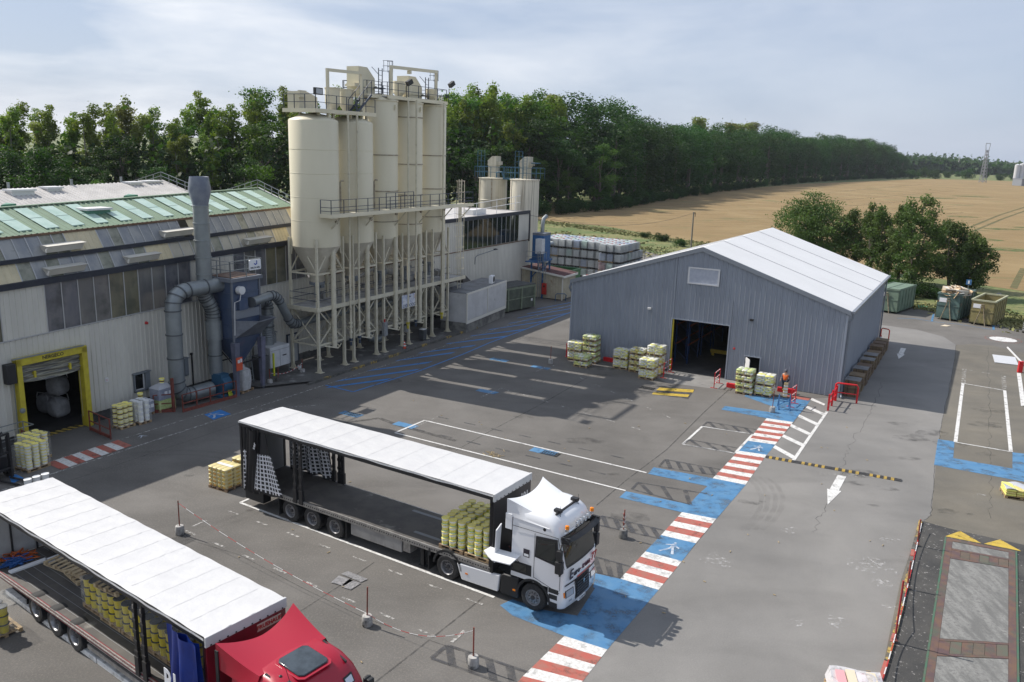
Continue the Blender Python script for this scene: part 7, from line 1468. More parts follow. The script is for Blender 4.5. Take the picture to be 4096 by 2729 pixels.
def trailer(P, ang, lab, xr, xf, zd, zt, edge_m, rail_m, front_m, bows=13, wheels=(), quilt=False):
    t = thing('semi_trailer', lab, 'trailer', P, ang); W2 = 2.5; Lr = xf-xr
    mb = MB(); mb.box(xr, xf, .03, W2-.03, zd-.13, zd); mb.build('deck', M_deckw, t, smooth=False)
    for y0, y1 in ((0, .06), (W2-.06, W2)):
        mb = MB(); mb.box(xr, xf, y0-.0, y1, zd-.2, zd+.012); mb.build('side_rail', rail_m, t, smooth=False)
    mb = MB(); n = int(Lr/.12)
    for i in range(n): mb.box(xr+.06+i*.12, xr+.11+i*.12, -.006, .0, zd-.12, zd-.07)
    mb.build('lashing_slots', M_black, t, smooth=False)['kind'] = 'stuff'
    def top(u, v):
        b = abs(math.sin(PI*u*bows)); q = .016*b*math.sin(PI*v)**.5+(.016*math.sin(u*71+v*9)*math.sin(v*31+u*12) if quilt else .006*math.sin(u*50+v*20))
        return (xr-.03+(Lr+.06)*u, -.03+(W2+.06)*v, zt+.02-q*.8-.02*(abs(2*v-1)**6))
    mb = MB(); mb.grid(top, bows*8, 14); rt_ = mb.build('roof_tarpaulin', M_tarp, t, angle=60)
    for i in range(1, bows):
        u_ = i/bows; mb = MB(); mb.grid(lambda a_, b_: (xr+Lr*u_-.012+.024*a_, W2*b_, top(u_, b_)[2]+.004), 1, 14); mb.build('tarpaulin_seam', mat('seam_pale', (.49, .49, .50), rough=.5), rt_)
    mb = MB()
    for y, s_ in ((-.045, -1), (W2+.045, 1)): mb.box(xr, xf, min(y, y-s_*.06), max(y, y-s_*.06), zt-.22, zt-.035)
    mb.build('roof_rail', edge_m, t, smooth=False)
    mb = MB(); mb.grid(lambda u, v: (xr+Lr*u, -.075+.012*math.sin(u*60), zt+.005-.07*v+.012*math.sin(u*37)), 60, 2); mb.build('tarpaulin_hem', MATS.get('hem') or mat('hem', (.66, .66, .66), rough=.4, bump=.4, bscale=12), t)
    mb = MB(); q = 0.02; mb.box(xf-.02, xf+.05, -.05, W2+.05, zt-.28, zt+.02)
    for i in range(10): mb.cbox((xf+.06, .1+i*.255, zt-.24), (.02, .05, .04), 1)
    mb.build('front_valance', [M_tarp, M_black], t, smooth=False, bevel=.02); mb = MB(); mb.box(xf-.1, xf+.02, -.02, W2+.02, zd-.2, zt-.26); mb.build('front_wall', front_m, t, smooth=False)
    mb = MB()
    for y in (0, W2-.1): mb.box(xf-.16, xf-.02, y-.02, y+.1, zd, zt-.2); mb.box(xr, xr+.12, y-.02, y+.1, zd-.3, zt-.05)
    mb.box(xr-.03, xr+.04, 0, W2, zt-.14, zt-.02); mb.build('corner_post', edge_m, t, smooth=False)
    mb = MB()
    for y in (.75, 1.6): mb.box(xr+.6, xf-.6, y, y+.12, zd-.5, zd-.14)
    mb.box(xr, xr+.1, .1, 2.4, zd-.45, zd-.2); mb.build('chassis', M_plas, t, smooth=False)
    for x in wheels:
        for y, s_ in ((.2, -1), (2.3, 1)): wheel(t, x, y, s_)
        mb = MB(); mb.tube((x, .3, .5), (x, 2.2, .5), .07, 8); mb.build('axle', M_plas, t); mb = MB(); mb.grid(lambda u, v: (x-.57*math.cos(PI*u), .0+.42*v, .46+.57*math.sin(PI*u)*1.0), 12, 1); mb.build('mudguard', M_plas, t)
    return t
# ---- white lorry: trailer
TP = Vector((1.017, 26.79, 0)); TA = -.560
wt_ = trailer(TP, TA, 'open-sided semi-trailer with a plain white roof and black edge rails behind the white cab', -15.3, -1.75, 1.13, 4.0, M_black, M_alu, mat('black_bulkhead', (.02, .02, .022), rough=.3), 11, (-9.66, -10.97, -12.28))
text('-101', .38, MATS['sign_white'], wt_, basis((0, 1, 0), (0, 0, 1), (1, 0, 0), (-1.72, 2.0, 3.25)), bold=.01)
def post_pair(t, xs, y, zd, zt):
    for x in xs:
        mb = MB(); mb.box(x-.06, x+.06, y-.04, y+.06, zd+.02, zt-.2); 
        for z in np.linspace(zd+.25, zt-.6, 6): mb.box(x-.09, x+.09, y-.055, y+.0, z, z+.12)
        mb.box(x-.1, x+.1, y-.06, y+.08, zd-.12, zd+.5); mb.build('side_post', M_black, t, smooth=False); mb = MB(); mb.box(x-.02, x+.02, y-.05, y-.035, zt-.75, zt-.35); mb.build('post_catch', M_alu, t, smooth=False)
post_pair(wt_, (-11.9, -11.55), 0, 1.13, 4.0); post_pair(wt_, (-12.05, -11.7, -11.5), 2.46, 1.13, 4.0)
fold('bunched_curtain', wt_, M_gridc, -15.15, -14.7, -15.25, -14.1, 3.8, .85, -.02, .14, 4, .5); fold('bunched_curtain', wt_, M_blackc, -14.8, -14.0, -14.9, -13.9, 3.82, .95, -.08, .18, 5, 1.2); fold('bunched_curtain', wt_, M_gridc, -14.15, -13.65, -14.5, -12.55, 3.75, 1.0, .02, .13, 2.2, 2.6, bow=-.25)
fold('bunched_curtain', wt_, M_blackc, -14.6, -14.2, -14.75, -14.45, 3.8, .9, -.2, .1, 2, .2)
fold('far_curtain', wt_, M_gridc, -14.9, -13.6, -15.0, -13.3, 3.8, 1.15, 2.45, .12, 6, 0); fold('far_curtain', wt_, M_gridc, -13.7, -12.6, -13.4, -12.0, 3.75, 1.15, 2.42, .12, 4, 2); fold('far_curtain', wt_, M_blackc, -12.9, -12.5, -12.6, -12.2, 3.8, 1.0, 2.5, .08, 2, 1)
mb = MB(); mb.box(-15.25, -15.2, .05, 2.45, 1.13, 3.9); mb.build('rear_door', mat('rear_door_grey', (.25, .25, .25), rough=.5), wt_, smooth=False)
text('ser', .22, MATS['sign_white'], wt_, basis((.35, 0, .94), (-.94, 0, .35), (0, -1, 0), (-14.0, -.34, 3.2)), squash=1.2)
mb = MB(); mb.box(-15.2, -14.0, .05, .5, .35, .95); mb.build('rear_locker', M_plas, wt_, smooth=False, bevel=.03); mb = MB(); mb.box(-12.98, -12.94, .0, .45, .15, .9); mb.box(-9.02, -8.98, .0, .45, .15, .9); mb.build('mud_flap', M_plas, wt_, smooth=False)
mb = MB(); mb.box(-8.75, -6.05, .02, .1, .42, .97); mb.build('side_box', mat('side_panel_grey', (.33, .33, .33), (.26, .26, .26), scale=2, rough=.35, metal=.3), wt_, smooth=False, bevel=.03); mb = MB(); mb.box(-6.0, -5.65, .06, .5, .5, .95); mb.build('tool_box', M_alu, wt_, smooth=False)
mb = MB(); mb.box(-5.2, -5.05, .15, .3, .1, 1.0); mb.box(-5.3, -4.95, .1, .35, .06, .1); mb.build('landing_leg', M_plas, wt_, smooth=False)
for a, b, y in ((-5.9, -4.6, .55), (-7.2, -4.9, 2.05)): mb = MB(); mb.box(a, b, y, y+.16, 1.131, 1.137); mb.build('deck_patch', mat('patch_grey', (.17, .18, .19), rough=.6), wt_, smooth=False)
# cargo on the white trailer: buckets are things of their own
def on_truck(P, A, x, y, z): return P+Vector((x*math.cos(A)-y*math.sin(A), x*math.sin(A)+y*math.cos(A), z))
for k, (x, y, nl, lab) in enumerate(((-3.75, .62, 4, 'near rear'), (-2.55, .62, 4, 'near front'), (-3.75, 1.75, 4, 'far rear'), (-2.55, 1.75, 4, 'far front'))):
    bucket_pallet(on_truck(TP, TA, x, y, 1.14), TA, 'yg', 3, 3, nl, 'yellow-lidded bucket, %s pallet on white lorry' % lab, 'yellow-lidded buckets on the white lorry', 1.12, .98, pl='wooden pallet under the buckets on the white lorry, %s one' % lab, jit=.03)
# ---- white tractor
tr = thing('lorry_tractor', 'white long-distance lorry cab with roof spoiler, lamps and red and black lettering', 'lorry cab', TP, TA)
def plan(z, xr, xf, iy, rc, bulge, W2=2.5, n=5):
    pts = [(xr, iy)]
    for i in range(n+1): a = -PI/2+PI/2*i/n; pts.append((xf-rc+rc*math.cos(a), iy+rc+rc*math.sin(a)))
    for i in range(1, 8): y = iy+rc+(W2-2*iy-2*rc)*i/8; pts.append((xf+bulge*(1-((y-W2/2)/(W2/2-iy-rc))**2), y))
    for i in range(n+1): a = PI/2*i/n; pts.append((xf-rc+rc*math.cos(a), W2-iy-rc+rc*math.sin(a)))
    pts.append((xr, W2-iy)); return [(x, y, z) for x, y in pts]
S1 = [(1.12, -.95, 1.20, .0, .18, .07), (1.4, -.95, 1.22, .0, .18, .07), (1.95, -.95, 1.20, .0, .18, .07), (3.05, -.95, .93, .03, .2, .06), (3.2, -.95, .90, .035, .24, .07), (3.42, -.95, .80, .05, .3, .07), (3.58, -.95, .62, .09, .36, .06), (3.68, -.95, .40, .17, .4, .04), (3.72, -.9, .15, .3, .4, .0)]
mb = MB(); mb.loft([plan(*s) for s in S1]); mb.build('cab_shell', M_wcab, tr, angle=45)
mb = MB(); mb.loft([plan(*s) for s in ((.38, .62, 1.17, .06, .2, .08), (.45, .60, 1.24, .02, .2, .08), (.8, .60, 1.26, .0, .2, .08), (1.12, .60, 1.22, .0, .2, .08))]); mb.build('bumper', M_wcab, tr, angle=45)
def front_patch(name, z0, z1, y0, y1, m, off=.012, parent=tr, S=S1, nz=4, th=.0):
    def prm(z):
        for a, b in zip(S, S[1:]):
            if a[0] <= z <= b[0]: t = (z-a[0])/(b[0]-a[0]); return [a[i]+(b[i]-a[i])*t for i in range(6)]
        return S[0] if z < S[0][0] else S[-1]
    def f(u, v):
        z = z0+(z1-z0)*v; y = y0+(y1-y0)*u; _, xr, xf, iy, rc, bl = prm(z); 
        if y < iy+rc: d = iy+rc-y; x = xf-rc+math.sqrt(max(0, rc*rc-d*d))
        elif y > 2.5-iy-rc: d = y-(2.5-iy-rc); x = xf-rc+math.sqrt(max(0, rc*rc-d*d))
        else: x = xf+bl*(1-((y-1.25)/(1.25-iy-rc))**2)
        return (x+off, y, z)
    q = MB(); q.grid(f, 16, nz); return q.build(name, m, parent)
front_patch('windscreen_surround', 1.93, 3.04, .07, 2.43, M_plas, .008); wsn = front_patch('windscreen', 2.02, 3.0, .16, 2.34, M_glass, .016)
SB = [(.38, 0, 1.17, .06, .2, .08), (.45, 0, 1.24, .02, .2, .08), (.8, 0, 1.26, .0, .2, .08), (1.12, 0, 1.22, .0, .2, .08), (1.4, 0, 1.22, 0, .18, .07)]
front_patch('grille', .55, 1.28, .72, 1.78, M_plas, .012, S=SB); gr = MB()
for i in range(6): z = .62+.11*i; gr.bar((1.345, .78, z), (1.345, 1.72, z), .02, .05)
gr.build('grille_bar', mat('grille_grey', (.05, .05, .055), rough=.4), tr, smooth=False); mb = MB(); mb.prism([(1.36, 1.25, 1.2), (1.36, 1.18, 1.08), (1.36, 1.25, .96), (1.36, 1.32, 1.08)], (.015, 0, 0)); mb.build('badge', M_chrome, tr, smooth=False, fix=True)
mb = MB(); mb.prism([(1.30, .9, .42), (1.30, 1.42, .42), (1.30, 1.42, .54), (1.30, .9, .54)], (.07, 0, 0)); pl_ = mb.build('number_plate', MATS['sign_white'], tr, smooth=False, fix=True); text('FC 606 NZ', .09, M_black, pl_, basis((0, 1, 0), (0, 0, 1), (1, 0, 0), (1.375, 1.17, .48)), ext=.003)
for y0, y1 in ((.12, .62), (1.9, 2.38)):
    front_patch('headlight_housing', .83, 1.1, y0, y1, M_plas, .012, S=SB); h_ = front_patch('headlight', .85, 1.08, y0+.04, y1-.04, M_lens, .02, S=SB); front_patch('fog_lamp', .62, .7, y0+.2, y1-.12, M_lens, .016, S=SB)
for y in (.06, 2.44): 
    q = front_patch('corner_lamp', .86, 1.06, min(y, y+.02), max(y, y+.02)+.03, M_amber, .012, S=SB)
tp = front_patch('black_swoosh', 1.27, 1.33, .1, 2.4, M_plas, .014); front_patch('red_swoosh', 1.34, 1.40, .85, 1.9, mat('swoosh_red', (.55, .07, .03), rough=.4), .014)
tx_ = lambda s, sz, y, z, m, sq=1.0: text(s, sz, m, tr, basis((0, 1, 0), (0, 0, 1), (1, 0, 0), (1.292, y, z)), bold=.003, squash=sq, shear=.1, ext=.012)
M_ink = mat('lettering_black', (.025, .02, .03), rough=.4); M_inkr = mat('lettering_red', (.35, .02, .03), rough=.4)
tx_('E', .50, .40, 1.64, M_ink, 1.1); tx_('uro', .31, .82, 1.60, M_ink, 1.0); tx_('-', .31, 1.10, 1.62, M_inkr); tx_('trans', .31, 1.52, 1.62, mat('lettering_plum', (.09, .02, .04)), 1.0); tx_('77', .40, 2.10, 1.67, M_inkr)
# sun visor, roof lamps
mb = MB(); mb.grid(lambda u, v: (1.06+.30*math.sin(PI*u)**.4*.6+.16*v+.06, .06+2.38*u, 3.10-.10*v), 16, 3); mb.grid(lambda u, v: (1.02+.30*math.sin(PI*u)**.4*.6+.06, .06+2.38*u, 3.02+.10*v), 16, 2)
for y in (.1, 2.32): mb.box(1.0, 1.3, y, y+.1, 2.88, 3.1)
mb.build('sun_visor', M_plas, tr)
mb = MB(); mb.path([(1.05, .2, 3.2), (1.15, .35, 3.28), (1.2, 1.25, 3.3), (1.15, 2.15, 3.28), (1.05, 2.3, 3.2)], .03, 8); mb.build('lamp_bar', M_chrome, tr)
for y in (.85, 1.12, 1.38, 1.65):
    mb = MB(); mb.lathe([(0, -.08), (.09, -.06), (.12, .02), (.11, .04)], (1.22, y, 3.40), 16, axis='x'); sl = mb.build('spot_lamp', M_chrome, tr); mb = MB(); mb.lathe([(.11, .035), (0, .05)], (1.22, y, 3.40), 16, axis='x'); mb.build('lens', M_lens, sl)
for y in (.32, 2.18):
    mb = MB(); mb.lathe([(.08, 0), (.08, .08), (0, .1)], (1.08, y, 3.26), 12); b_ = mb.build('beacon_base', M_chrome, tr); mb = MB(); mb.lathe([(.075, .08), (.07, .2), (0, .23)], (1.08, y, 3.26), 12); mb.build('beacon', M_amber, b_)
for y in (.62, 1.95): mb = MB(); mb.lathe([(.07, 0), (.03, .12), (.008, .14), (.006, .5)], (.62, y, 3.46), 8); mb.build('antenna', M_black, tr)
# roof spoiler: saddle with two raised rear corners
def spoil(u, v):
    x = .55-1.75*u; k = abs(2*v-1); iy = .30*(1-u)**.7*.9; y = iy+(2.5-2*iy)*v
    z = 3.68+.16*u+.16*u**1.6*k**2-.21*(1-u)*k**3; return (x+.2*u*(1-k**2)*u, y, z)
mb = MB(); mb.grid(spoil, 16, 16); mb.build('roof_spoiler', M_wcab, tr, angle=60)
for s_, y in ((0, 0), (1, 2.5)):
    mb = MB(); mb.grid(lambda u, v: (lambda a: (a[0], a[1]*(1-v)+(y+(.02 if s_ == 0 else -.02))*v, a[2]*(1-v)+(3.3+.06*u)*v))(spoil(u, float(s_))), 14, 3); mb.build('spoiler_side', M_wcab, tr, angle=60)
mb = MB()
for y in (.72, 1.95): mb.box(.35, .62, y-.09, y+.09, 3.66, 3.78)
mb.bar((.52, .5, 3.66), (.52, 2.0, 3.67), .06); mb.build('spoiler_hinge', M_black, tr, smooth=False)
# cab rear side fairings and side windows
for y, s_ in ((0, -1), (2.5, 1)):
    mb = MB(); mb.box(-1.25, -.97, min(y, y-s_*.04), max(y, y-s_*.04), 2.85, 3.45); mb.build('side_fairing', M_wcab, tr, smooth=False, bevel=.02)
    e = y+s_*.012; pr = lambda P_, th=.012: [(a, e, b) for a, b in P_]
    mb = MB(); mb.prism(pr([(.02, 2.12), (.98, 2.0), (.9, 3.0), (.05, 2.92)]), (0, -s_*.02, 0)); dw = mb.build('side_window_surround', M_plas, tr, smooth=False, fix=True); e = y+s_*.02; mb = MB(); mb.prism(pr([(.09, 2.2), (.86, 2.1), (.82, 2.88), (.12, 2.82)]), (0, -s_*.01, 0)); mb.build('side_window', M_glass, tr, smooth=False, fix=True)
    e = y+s_*.006; mb = MB()
    for a, b in (((0, 1.3), (0, 3.0)), ((1.06, 1.12), (1.06, 3.0)), ((0, 1.33), (1.06, 1.02)), ((-.95, 3.06), (.9, 3.07)), ((-.95, 1.95), (-.45, 1.6))): mb.bar((a[0], e, a[1]), (b[0], e, b[1]), .012, .012)
    mb.build('door_seam', M_plas, tr, smooth=False)
    mb = MB(); e2 = y+s_*.22; mb.box(1.0, 1.18, min(e2, e2-s_*.14), max(e2, e2-s_*.14), 2.35, 2.72); mb.box(.95, 1.2, min(e2, e2-s_*.2), max(e2, e2-s_*.2), 1.85, 2.3); mb.path([(1.05, y, 2.85), (1.1, e2-s_*.1, 2.8), (1.1, e2-s_*.1, 1.75), (1.05, y, 1.7)], .035, 6); mb.build('mirror', M_plas, tr, smooth=True, bevel=.03)
mb = MB(); mb.box(-.45, -.2, -.012, -.004, 2.0, 2.3); mb.build('door_label', M_ink, tr, smooth=False); mb = MB(); mb.box(-.42, -.23, -.016, -.012, 2.03, 2.12); mb.build('label_strip', MATS['sign_white'], tr, smooth=False)
mb = MB(); mb.lathe([(0, 0), (.07, 0), (.06, -.03), (0, -.035)], (.35, .06, 3.22), 12, axis='y'); mb.build('side_marker', M_plas, tr)
# open side panels behind the cab
mb = MB(); mb.add([(-1.85, -.02, 1.92), (-.55, -.02, 1.98), (-.62, -.62, 1.85), (-1.3, -.7, 1.84), (-1.55, -.6, 1.87), (-1.9, -.35, 1.9)], [(0, 1, 2, 3, 4, 5)]); mb2 = MB(); mb2.prism([(-1.85, -.02, 1.92), (-.55, -.02, 1.98), (-.62, -.62, 1.85), (-1.3, -.7, 1.84), (-1.55, -.6, 1.87), (-1.9, -.35, 1.9)], (0, 0, .035)); mb2.build('raised_side_panel', M_wcab, tr, smooth=False, fix=True)
mb = MB(); mb.prism([(-1.5, -.02, 1.55), (-1.42, -.02, 3.0), (-1.42, -.35, 2.85), (-1.5, -.3, 1.55)], (.04, 0, 0)); mb.build('open_fairing', M_wcab, tr, smooth=False, fix=True)
mb = MB(); mb.box(-.95, -.1, -.01, .1, 1.3, 1.72); mb.build('locker_opening', M_plas, tr, smooth=False); mb = MB(); mb.box(-.85, -.3, -.02, .0, 1.4, 1.66); mb.build('locker_glass', M_glass, tr, smooth=False)
# chassis, skirt, steps, tanks
mb = MB(); mb.box(-4.9, 1.0, .7, .95, .6, .98); mb.box(-4.9, 1.0, 1.55, 1.8, .6, .98); mb.box(-2.9, -1.0, .3, 2.2, .95, 1.02); mb.box(-.9, .55, .5, 2.0, .5, 1.12); mb.build('chassis', M_plas, tr, smooth=False)
mb = MB(); mb.add([(-3.35, -.01, .84), (-3.12, -.01, .22), (-1.5, -.01, .25), (-1.42, -.01, .92), (-3.35, .12, .84), (-3.12, .12, .22), (-1.5, .12, .25), (-1.42, .12, .92)], [(0, 1, 2, 3), (7, 6, 5, 4), (0, 3, 7, 4), (1, 5, 6, 2), (0, 4, 5, 1), (3, 2, 6, 7)]); mb.build('side_skirt', M_wcab, tr, smooth=False, bevel=.03); mb = MB(); mb.box(-2.95, -2.83, -.02, -.01, .5, .56); mb.build('skirt_marker', M_amber, tr, smooth=False)
mb = MB(); mb.box(-3.4, -1.4, 2.38, 2.5, .25, .9); mb.build('far_side_skirt', M_wcab, tr, smooth=False, bevel=.03)
mb = MB(); mb.loft([[(x, y, z) for x, y in ((-1.4+o, .0), (-.62, .0), (-.62, .6), (-1.4+o, .6))] for z, o in ((.25, .1), (.3, 0), (.95, 0), (1.05, .15))]); mb.build('side_tank', M_plas, tr, bevel=.04); mb = MB(); mb.box(-.85, -.73, -.012, 0, .52, .58); mb.build('tank_marker', M_amber, tr, smooth=False)
mb = MB(); mb.box(.62, 1.02, -.008, .05, .95, 1.12); mb.box(.64, .98, -.006, .2, .72, .9); mb.box(.64, .98, -.006, .2, .42, .6); mb.build('step', M_plas, tr, smooth=False)
for x, rr_ in ((0, .62), (-3.8, .6)):
    for y0 in (-.01, 2.08):
        mb = MB(); n = 14
        for i in range(n):
            a0, a1 = PI*(.02+.96*i/n), PI*(.02+.96*(i+1)/n)
            f = lambda a, r: (x+r*math.cos(a), .5+r*math.sin(a)*1.02)
            p_ = [f(a0, rr_), f(a1, rr_), f(a1, rr_+.09), f(a0, rr_+.09)]; mb.prism([(q[0], y0, q[1]) for q in p_], (0, .43, 0))
        mb.build('wheel_arch', M_plas, tr, smooth=False, fix=True)
for y, s_ in ((.17, -1), (2.33, 1)): wheel(tr, 0, y, s_, .51, .34, deep=False); wheel(tr, -3.8, y+.08*(-s_)*0, s_, .5, .36)
for y in (.52, 1.98): wheel(tr, -3.8, y, 1 if y < 1 else -1, .5, .3)
mb = MB(); mb.box(-4.72, -4.68, .0, .5, .12, .85); mb.box(-4.7, -4.6, .0, .08, .75, 1.05); mb.build('mud_flap', M_plas, tr, smooth=False); mb = MB()
for k_ in range(3): mb.path([(-.98, 1.0+.2*k_, 2.0), (-1.15, 1.0+.2*k_, 1.5), (-1.45, 1.1+.2*k_, 1.35), (-1.7, 1.0+.2*k_, 1.6)], .025, 6)
mb.build('coupling_hose', mat('hose_red_black', (.08, .02, .02), rough=.5), tr)
# ---- red lorry
RP = Vector((-7.7, 19.2, 0)); RA = -.63
M_rbw = mat('red_bulkhead', (.19, .012, .025), (.14, .012, .02), scale=1.5, rough=.3)
rt = trailer(RP, RA, 'open-sided semi-trailer with a creased white roof and red side rails behind the red cab', -13.5, 0, .98, 3.5, M_black, M_rchs, M_rbw, 14, (-7.4, -8.71, -10.02), quilt=True)
mb = MB(); mb.box(-13.45, -13.4, .05, 2.45, 1.0, 3.4); [mb.box(-13.39, -13.35, y, y+.06, 1.0, 3.4, 1) for y in (.8, 1.65)]; mb.build('rear_door', [mat('inner_door_grey', (.36, .36, .36), (.28, .28, .28), scale=1, rough=.6), M_plas], rt, smooth=False)
mb = MB()
for i in range(7): mb.box(-13.3, -.2, .3+i*.31, .315+i*.31, .981, .986)
mb.build('deck_joint', mat('deck_joint_grey', (.20, .21, .22), rough=.5), rt, smooth=False); mb = MB(); mb.box(-13.4, 0, -.03, .0, .86, .9); mb.box(-13.4, 0, -.015, .02, .985, 1.0); mb.build('rail_edge', M_alu, rt, smooth=False)
post_pair(rt, (-3.5, -3.1), 0, .98, 3.5); post_pair(rt, (-13.3,), 0, .98, 3.5)
mb = MB(); mb.box(0, .03, 1.55, 2.35, 2.9, 3.12); fp = mb.build('maker_plate', mat('plate_cream', (.55, .50, .42), rough=.5), rt, smooth=False); text('FRUEHAUF', .17, mat('letter_red', (.40, .03, .03)), fp, basis((0, 1, 0), (0, 0, 1), (1, 0, 0), (.035, 1.95, 3.01)), bold=.004)
cb = fold('bunched_curtain', rt, M_bluec, -1.7, -.15, -2.0, .0, 3.3, .2, -.12, .22, 4, .4, nu=90); fold('bunched_curtain', rt, M_bluec, -1.1, -.1, -1.0, .15, 3.3, .1, -.25, .2, 2.5, 1.4, nu=60); fold('bunched_curtain', rt, M_bluec, -.5, -.1, -.5, .1, 3.3, .9, 2.6, .08, 3, 1.4, nu=40)
text('RI', .95, MATS['sign_white'], rt, basis((1, 0, 0), (0, 0, 1), (0, -1, 0), (-.95, -.52, 2.0)), bold=.02, squash=.75); mb = MB(); mb.box(-1.3, -.6, -.53, -.50, 1.45, 1.52); mb.build('printed_bar', MATS['sign_white'], rt, smooth=False)
mb = MB()
for z in (.42, .68): mb.box(-6.6, -2.6, .04, .1, z, z+.15)
mb.box(-2.7, -2.5, .02, .3, .35, .9); mb.build('side_guard', M_alu, rt, smooth=False); mb = MB(); mb.box(-13.5, -13.35, .1, 2.4, .5, .62); mb.box(-13.45, -13.1, .0, .4, .6, .78); mb.build('rear_bumper', M_rchs, rt, smooth=False)
# goods on the red trailer
for k, (x, y) in enumerate(((-7.55, 1.95), (-6.35, 1.9), (-5.1, 1.9), (-3.9, 1.9), (-2.7, 1.9), (-7.55, .0+1.0), (-6.35, 1.0), (-5.1, 1.0), (-3.9, 1.0), (-2.7, 1.0))):
    if y < 1.5: continue
    bucket_pallet(on_truck(RP, RA, x, y-.55, .985), RA, 'dr', 3, 4, 3, 'yellow drum on %s pallet, red lorry' % ['first', 'second', 'third', 'fourth', 'fifth'][k], 'yellow drums on the red lorry', 1.2, 1.35, pl='wooden pallet of yellow drums on the red lorry, %s from the rear' % ['first', 'second', 'third', 'fourth', 'fifth'][k], jit=.01)
for x, y, z, r_, lab in ((-11.4, 1.75, .985, .15, 'empty wooden pallet lying flat on the red lorry deck, rear one'), (-10.1, 1.75, .985, -.1, 'empty wooden pallet lying flat on the red lorry deck, second one'), (-9.8, 1.85, 1.13, .1, 'empty wooden pallet overlapping the one beneath it on the red lorry deck'), (-6.6, 1.15, 2.09, .1, 'wooden pallet lying on top of the yellow drums')):
    t = thing('empty_pallet', lab, 'pallet', on_truck(RP, RA, x, y, z), RA+r_); 
    mb = MB()
    for yy in (-.4, 0, .4): mb.box(-.6, .6, yy-.05, yy+.05, 0, .02); [mb.box(xx-.06, xx+.06, yy-.05, yy+.05, .02, .1) for xx in (-.53, 0, .53)]
    mb.build('runner', mat('fresh_wood', (.50, .40, .25), (.42, .32, .20), scale=6, rough=.8), t, smooth=False)
    for i in range(5): mb = MB(); mb.box(-.6+.26*i, -.6+.26*i+.11, -.45, .45, .1, .125); mb.build('slat', MATS['fresh_wood'], t, smooth=False)
t = thing('foam_profile', 'stepped white foam strip lying across the red lorry deck', 'foam strip', on_truck(RP, RA, -12.2, 1.2, .99), RA); mb = MB(); mb.box(-.1, .12, -1.0, .25, 0, .06); mb.box(.0, .3, .2, 1.2, 0, .06); mb.build('strip', MATS['sign_white'], t, smooth=False)
for nm, m_, lab, c0 in (('ratchet_strap', mat('strap_orange', (.60, .13, .02), (.35, .08, .02), scale=9, rough=.7), 'tangled heap of orange lashing straps at the rear of the red lorry', (-12.95, .85)), ('ratchet_strap', mat('strap_blue', (.02, .10, .32), rough=.7), 'blue lashing straps beside the orange heap on the red lorry', (-12.75, .6))):
    t = thing(nm, lab, 'straps', on_truck(RP, RA, *c0, .99), RA); rr = random.Random(len(lab)); mb = MB(); p_ = Vector((0, 0, .05)); pts = []
    for i in range(90 if 'orange' in lab else 30): p_ = Vector((rr.gauss(0, .2), rr.gauss(0, .26), .03+abs(rr.gauss(.05, .07)))); pts.append(p_)
    mb.path(pts, .022, 5); mb.build('webbing', m_, t)
t = thing('storage_box', 'dark green plastic box at the rear of the red lorry deck', 'box', on_truck(RP, RA, -12.6, 2.15, .99), RA); mb = MB(); mb.box(-.4, .4, -.22, .22, 0, .03); [mb.box(*b) for b in ((-.4, .4, -.25, -.22, 0, .35), (-.4, .4, .22, .25, 0, .35), (-.4, -.37, -.22, .22, 0, .35), (.37, .4, -.22, .22, 0, .35))]; mb.build('tub', mat('crate_green', (.03, .055, .04), rough=.5), t, smooth=False)
# red cab
rc_ = thing('lorry_tractor', 'red lorry cab with a dark roof hatch and white name at the lower left', 'lorry cab', RP, RA)
RS = [(1.0, .95, 3.45, .0, .2, .08), (2.0, .95, 3.42, .0, .22, .08), (2.45, .95, 3.30, .04, .28, .09), (2.75, .95, 3.12, .08, .34, .10), (2.98, .95, 2.85, .16, .4, .08), (3.10, .95, 2.55, .26, .4, .04), (3.14, 1.0, 2.3, .4, .4, .0)]
mb = MB(); mb.loft([plan(*s) for s in RS]); mb.build('cab_shell', M_rcab, rc_, angle=50)
def rsp(u, v):
    x = 1.95-1.55*u; k = abs(2*v-1); y = .18*(1-u)+(2.5-.36*(1-u))*v; return (x+.25*u*u*(1-k*k), y, 3.12+.10*u+.28*u**1.5*k**1.6)
mb = MB(); mb.grid(rsp, 16, 16); mb.build('roof_spoiler', M_rcab, rc_, angle=60)
for s_, y in ((0, .02), (1, 2.48)): mb = MB(); mb.grid(lambda u, v: (lambda a: (a[0], a[1]*(1-v)+y*v, a[2]*(1-v)+2.75*v))(rsp(u, float(s_))), 14, 4); mb.build('spoiler_side', M_rcab, rc_, angle=60)
mb = MB(); mb.box(.38, .50, -.02, .02, 1.0, 3.3); mb.box(.38, .5, 2.48, 2.52, 1.0, 3.3); mb.build('edge_rubber', M_plas, rc_, smooth=False)
hp = [(x, y) for x, y in ((0, .1), (.1, 0), (.85, 0), (.95, .1), (.95, .85), (.85, .95), (.1, .95), (0, .85))]
mb = MB(); mb.prism([(1.83+x*1.02, .77+y*1.0, 3.16-.06*x) for x, y in hp], (0, 0, .05)); mb.build('roof_hatch', mat('hatch_tint', (.03, .04, .05), (.05, .065, .08), scale=3, rough=.15), rc_, fix=True, bevel=.02); mb = MB(); mb.prism([(1.75+x*1.2, .7+y*1.15, 3.13-.06*x) for x, y in hp], (0, 0, .03)); mb.build('hatch_frame', M_rcab, rc_, fix=True, bevel=.01)
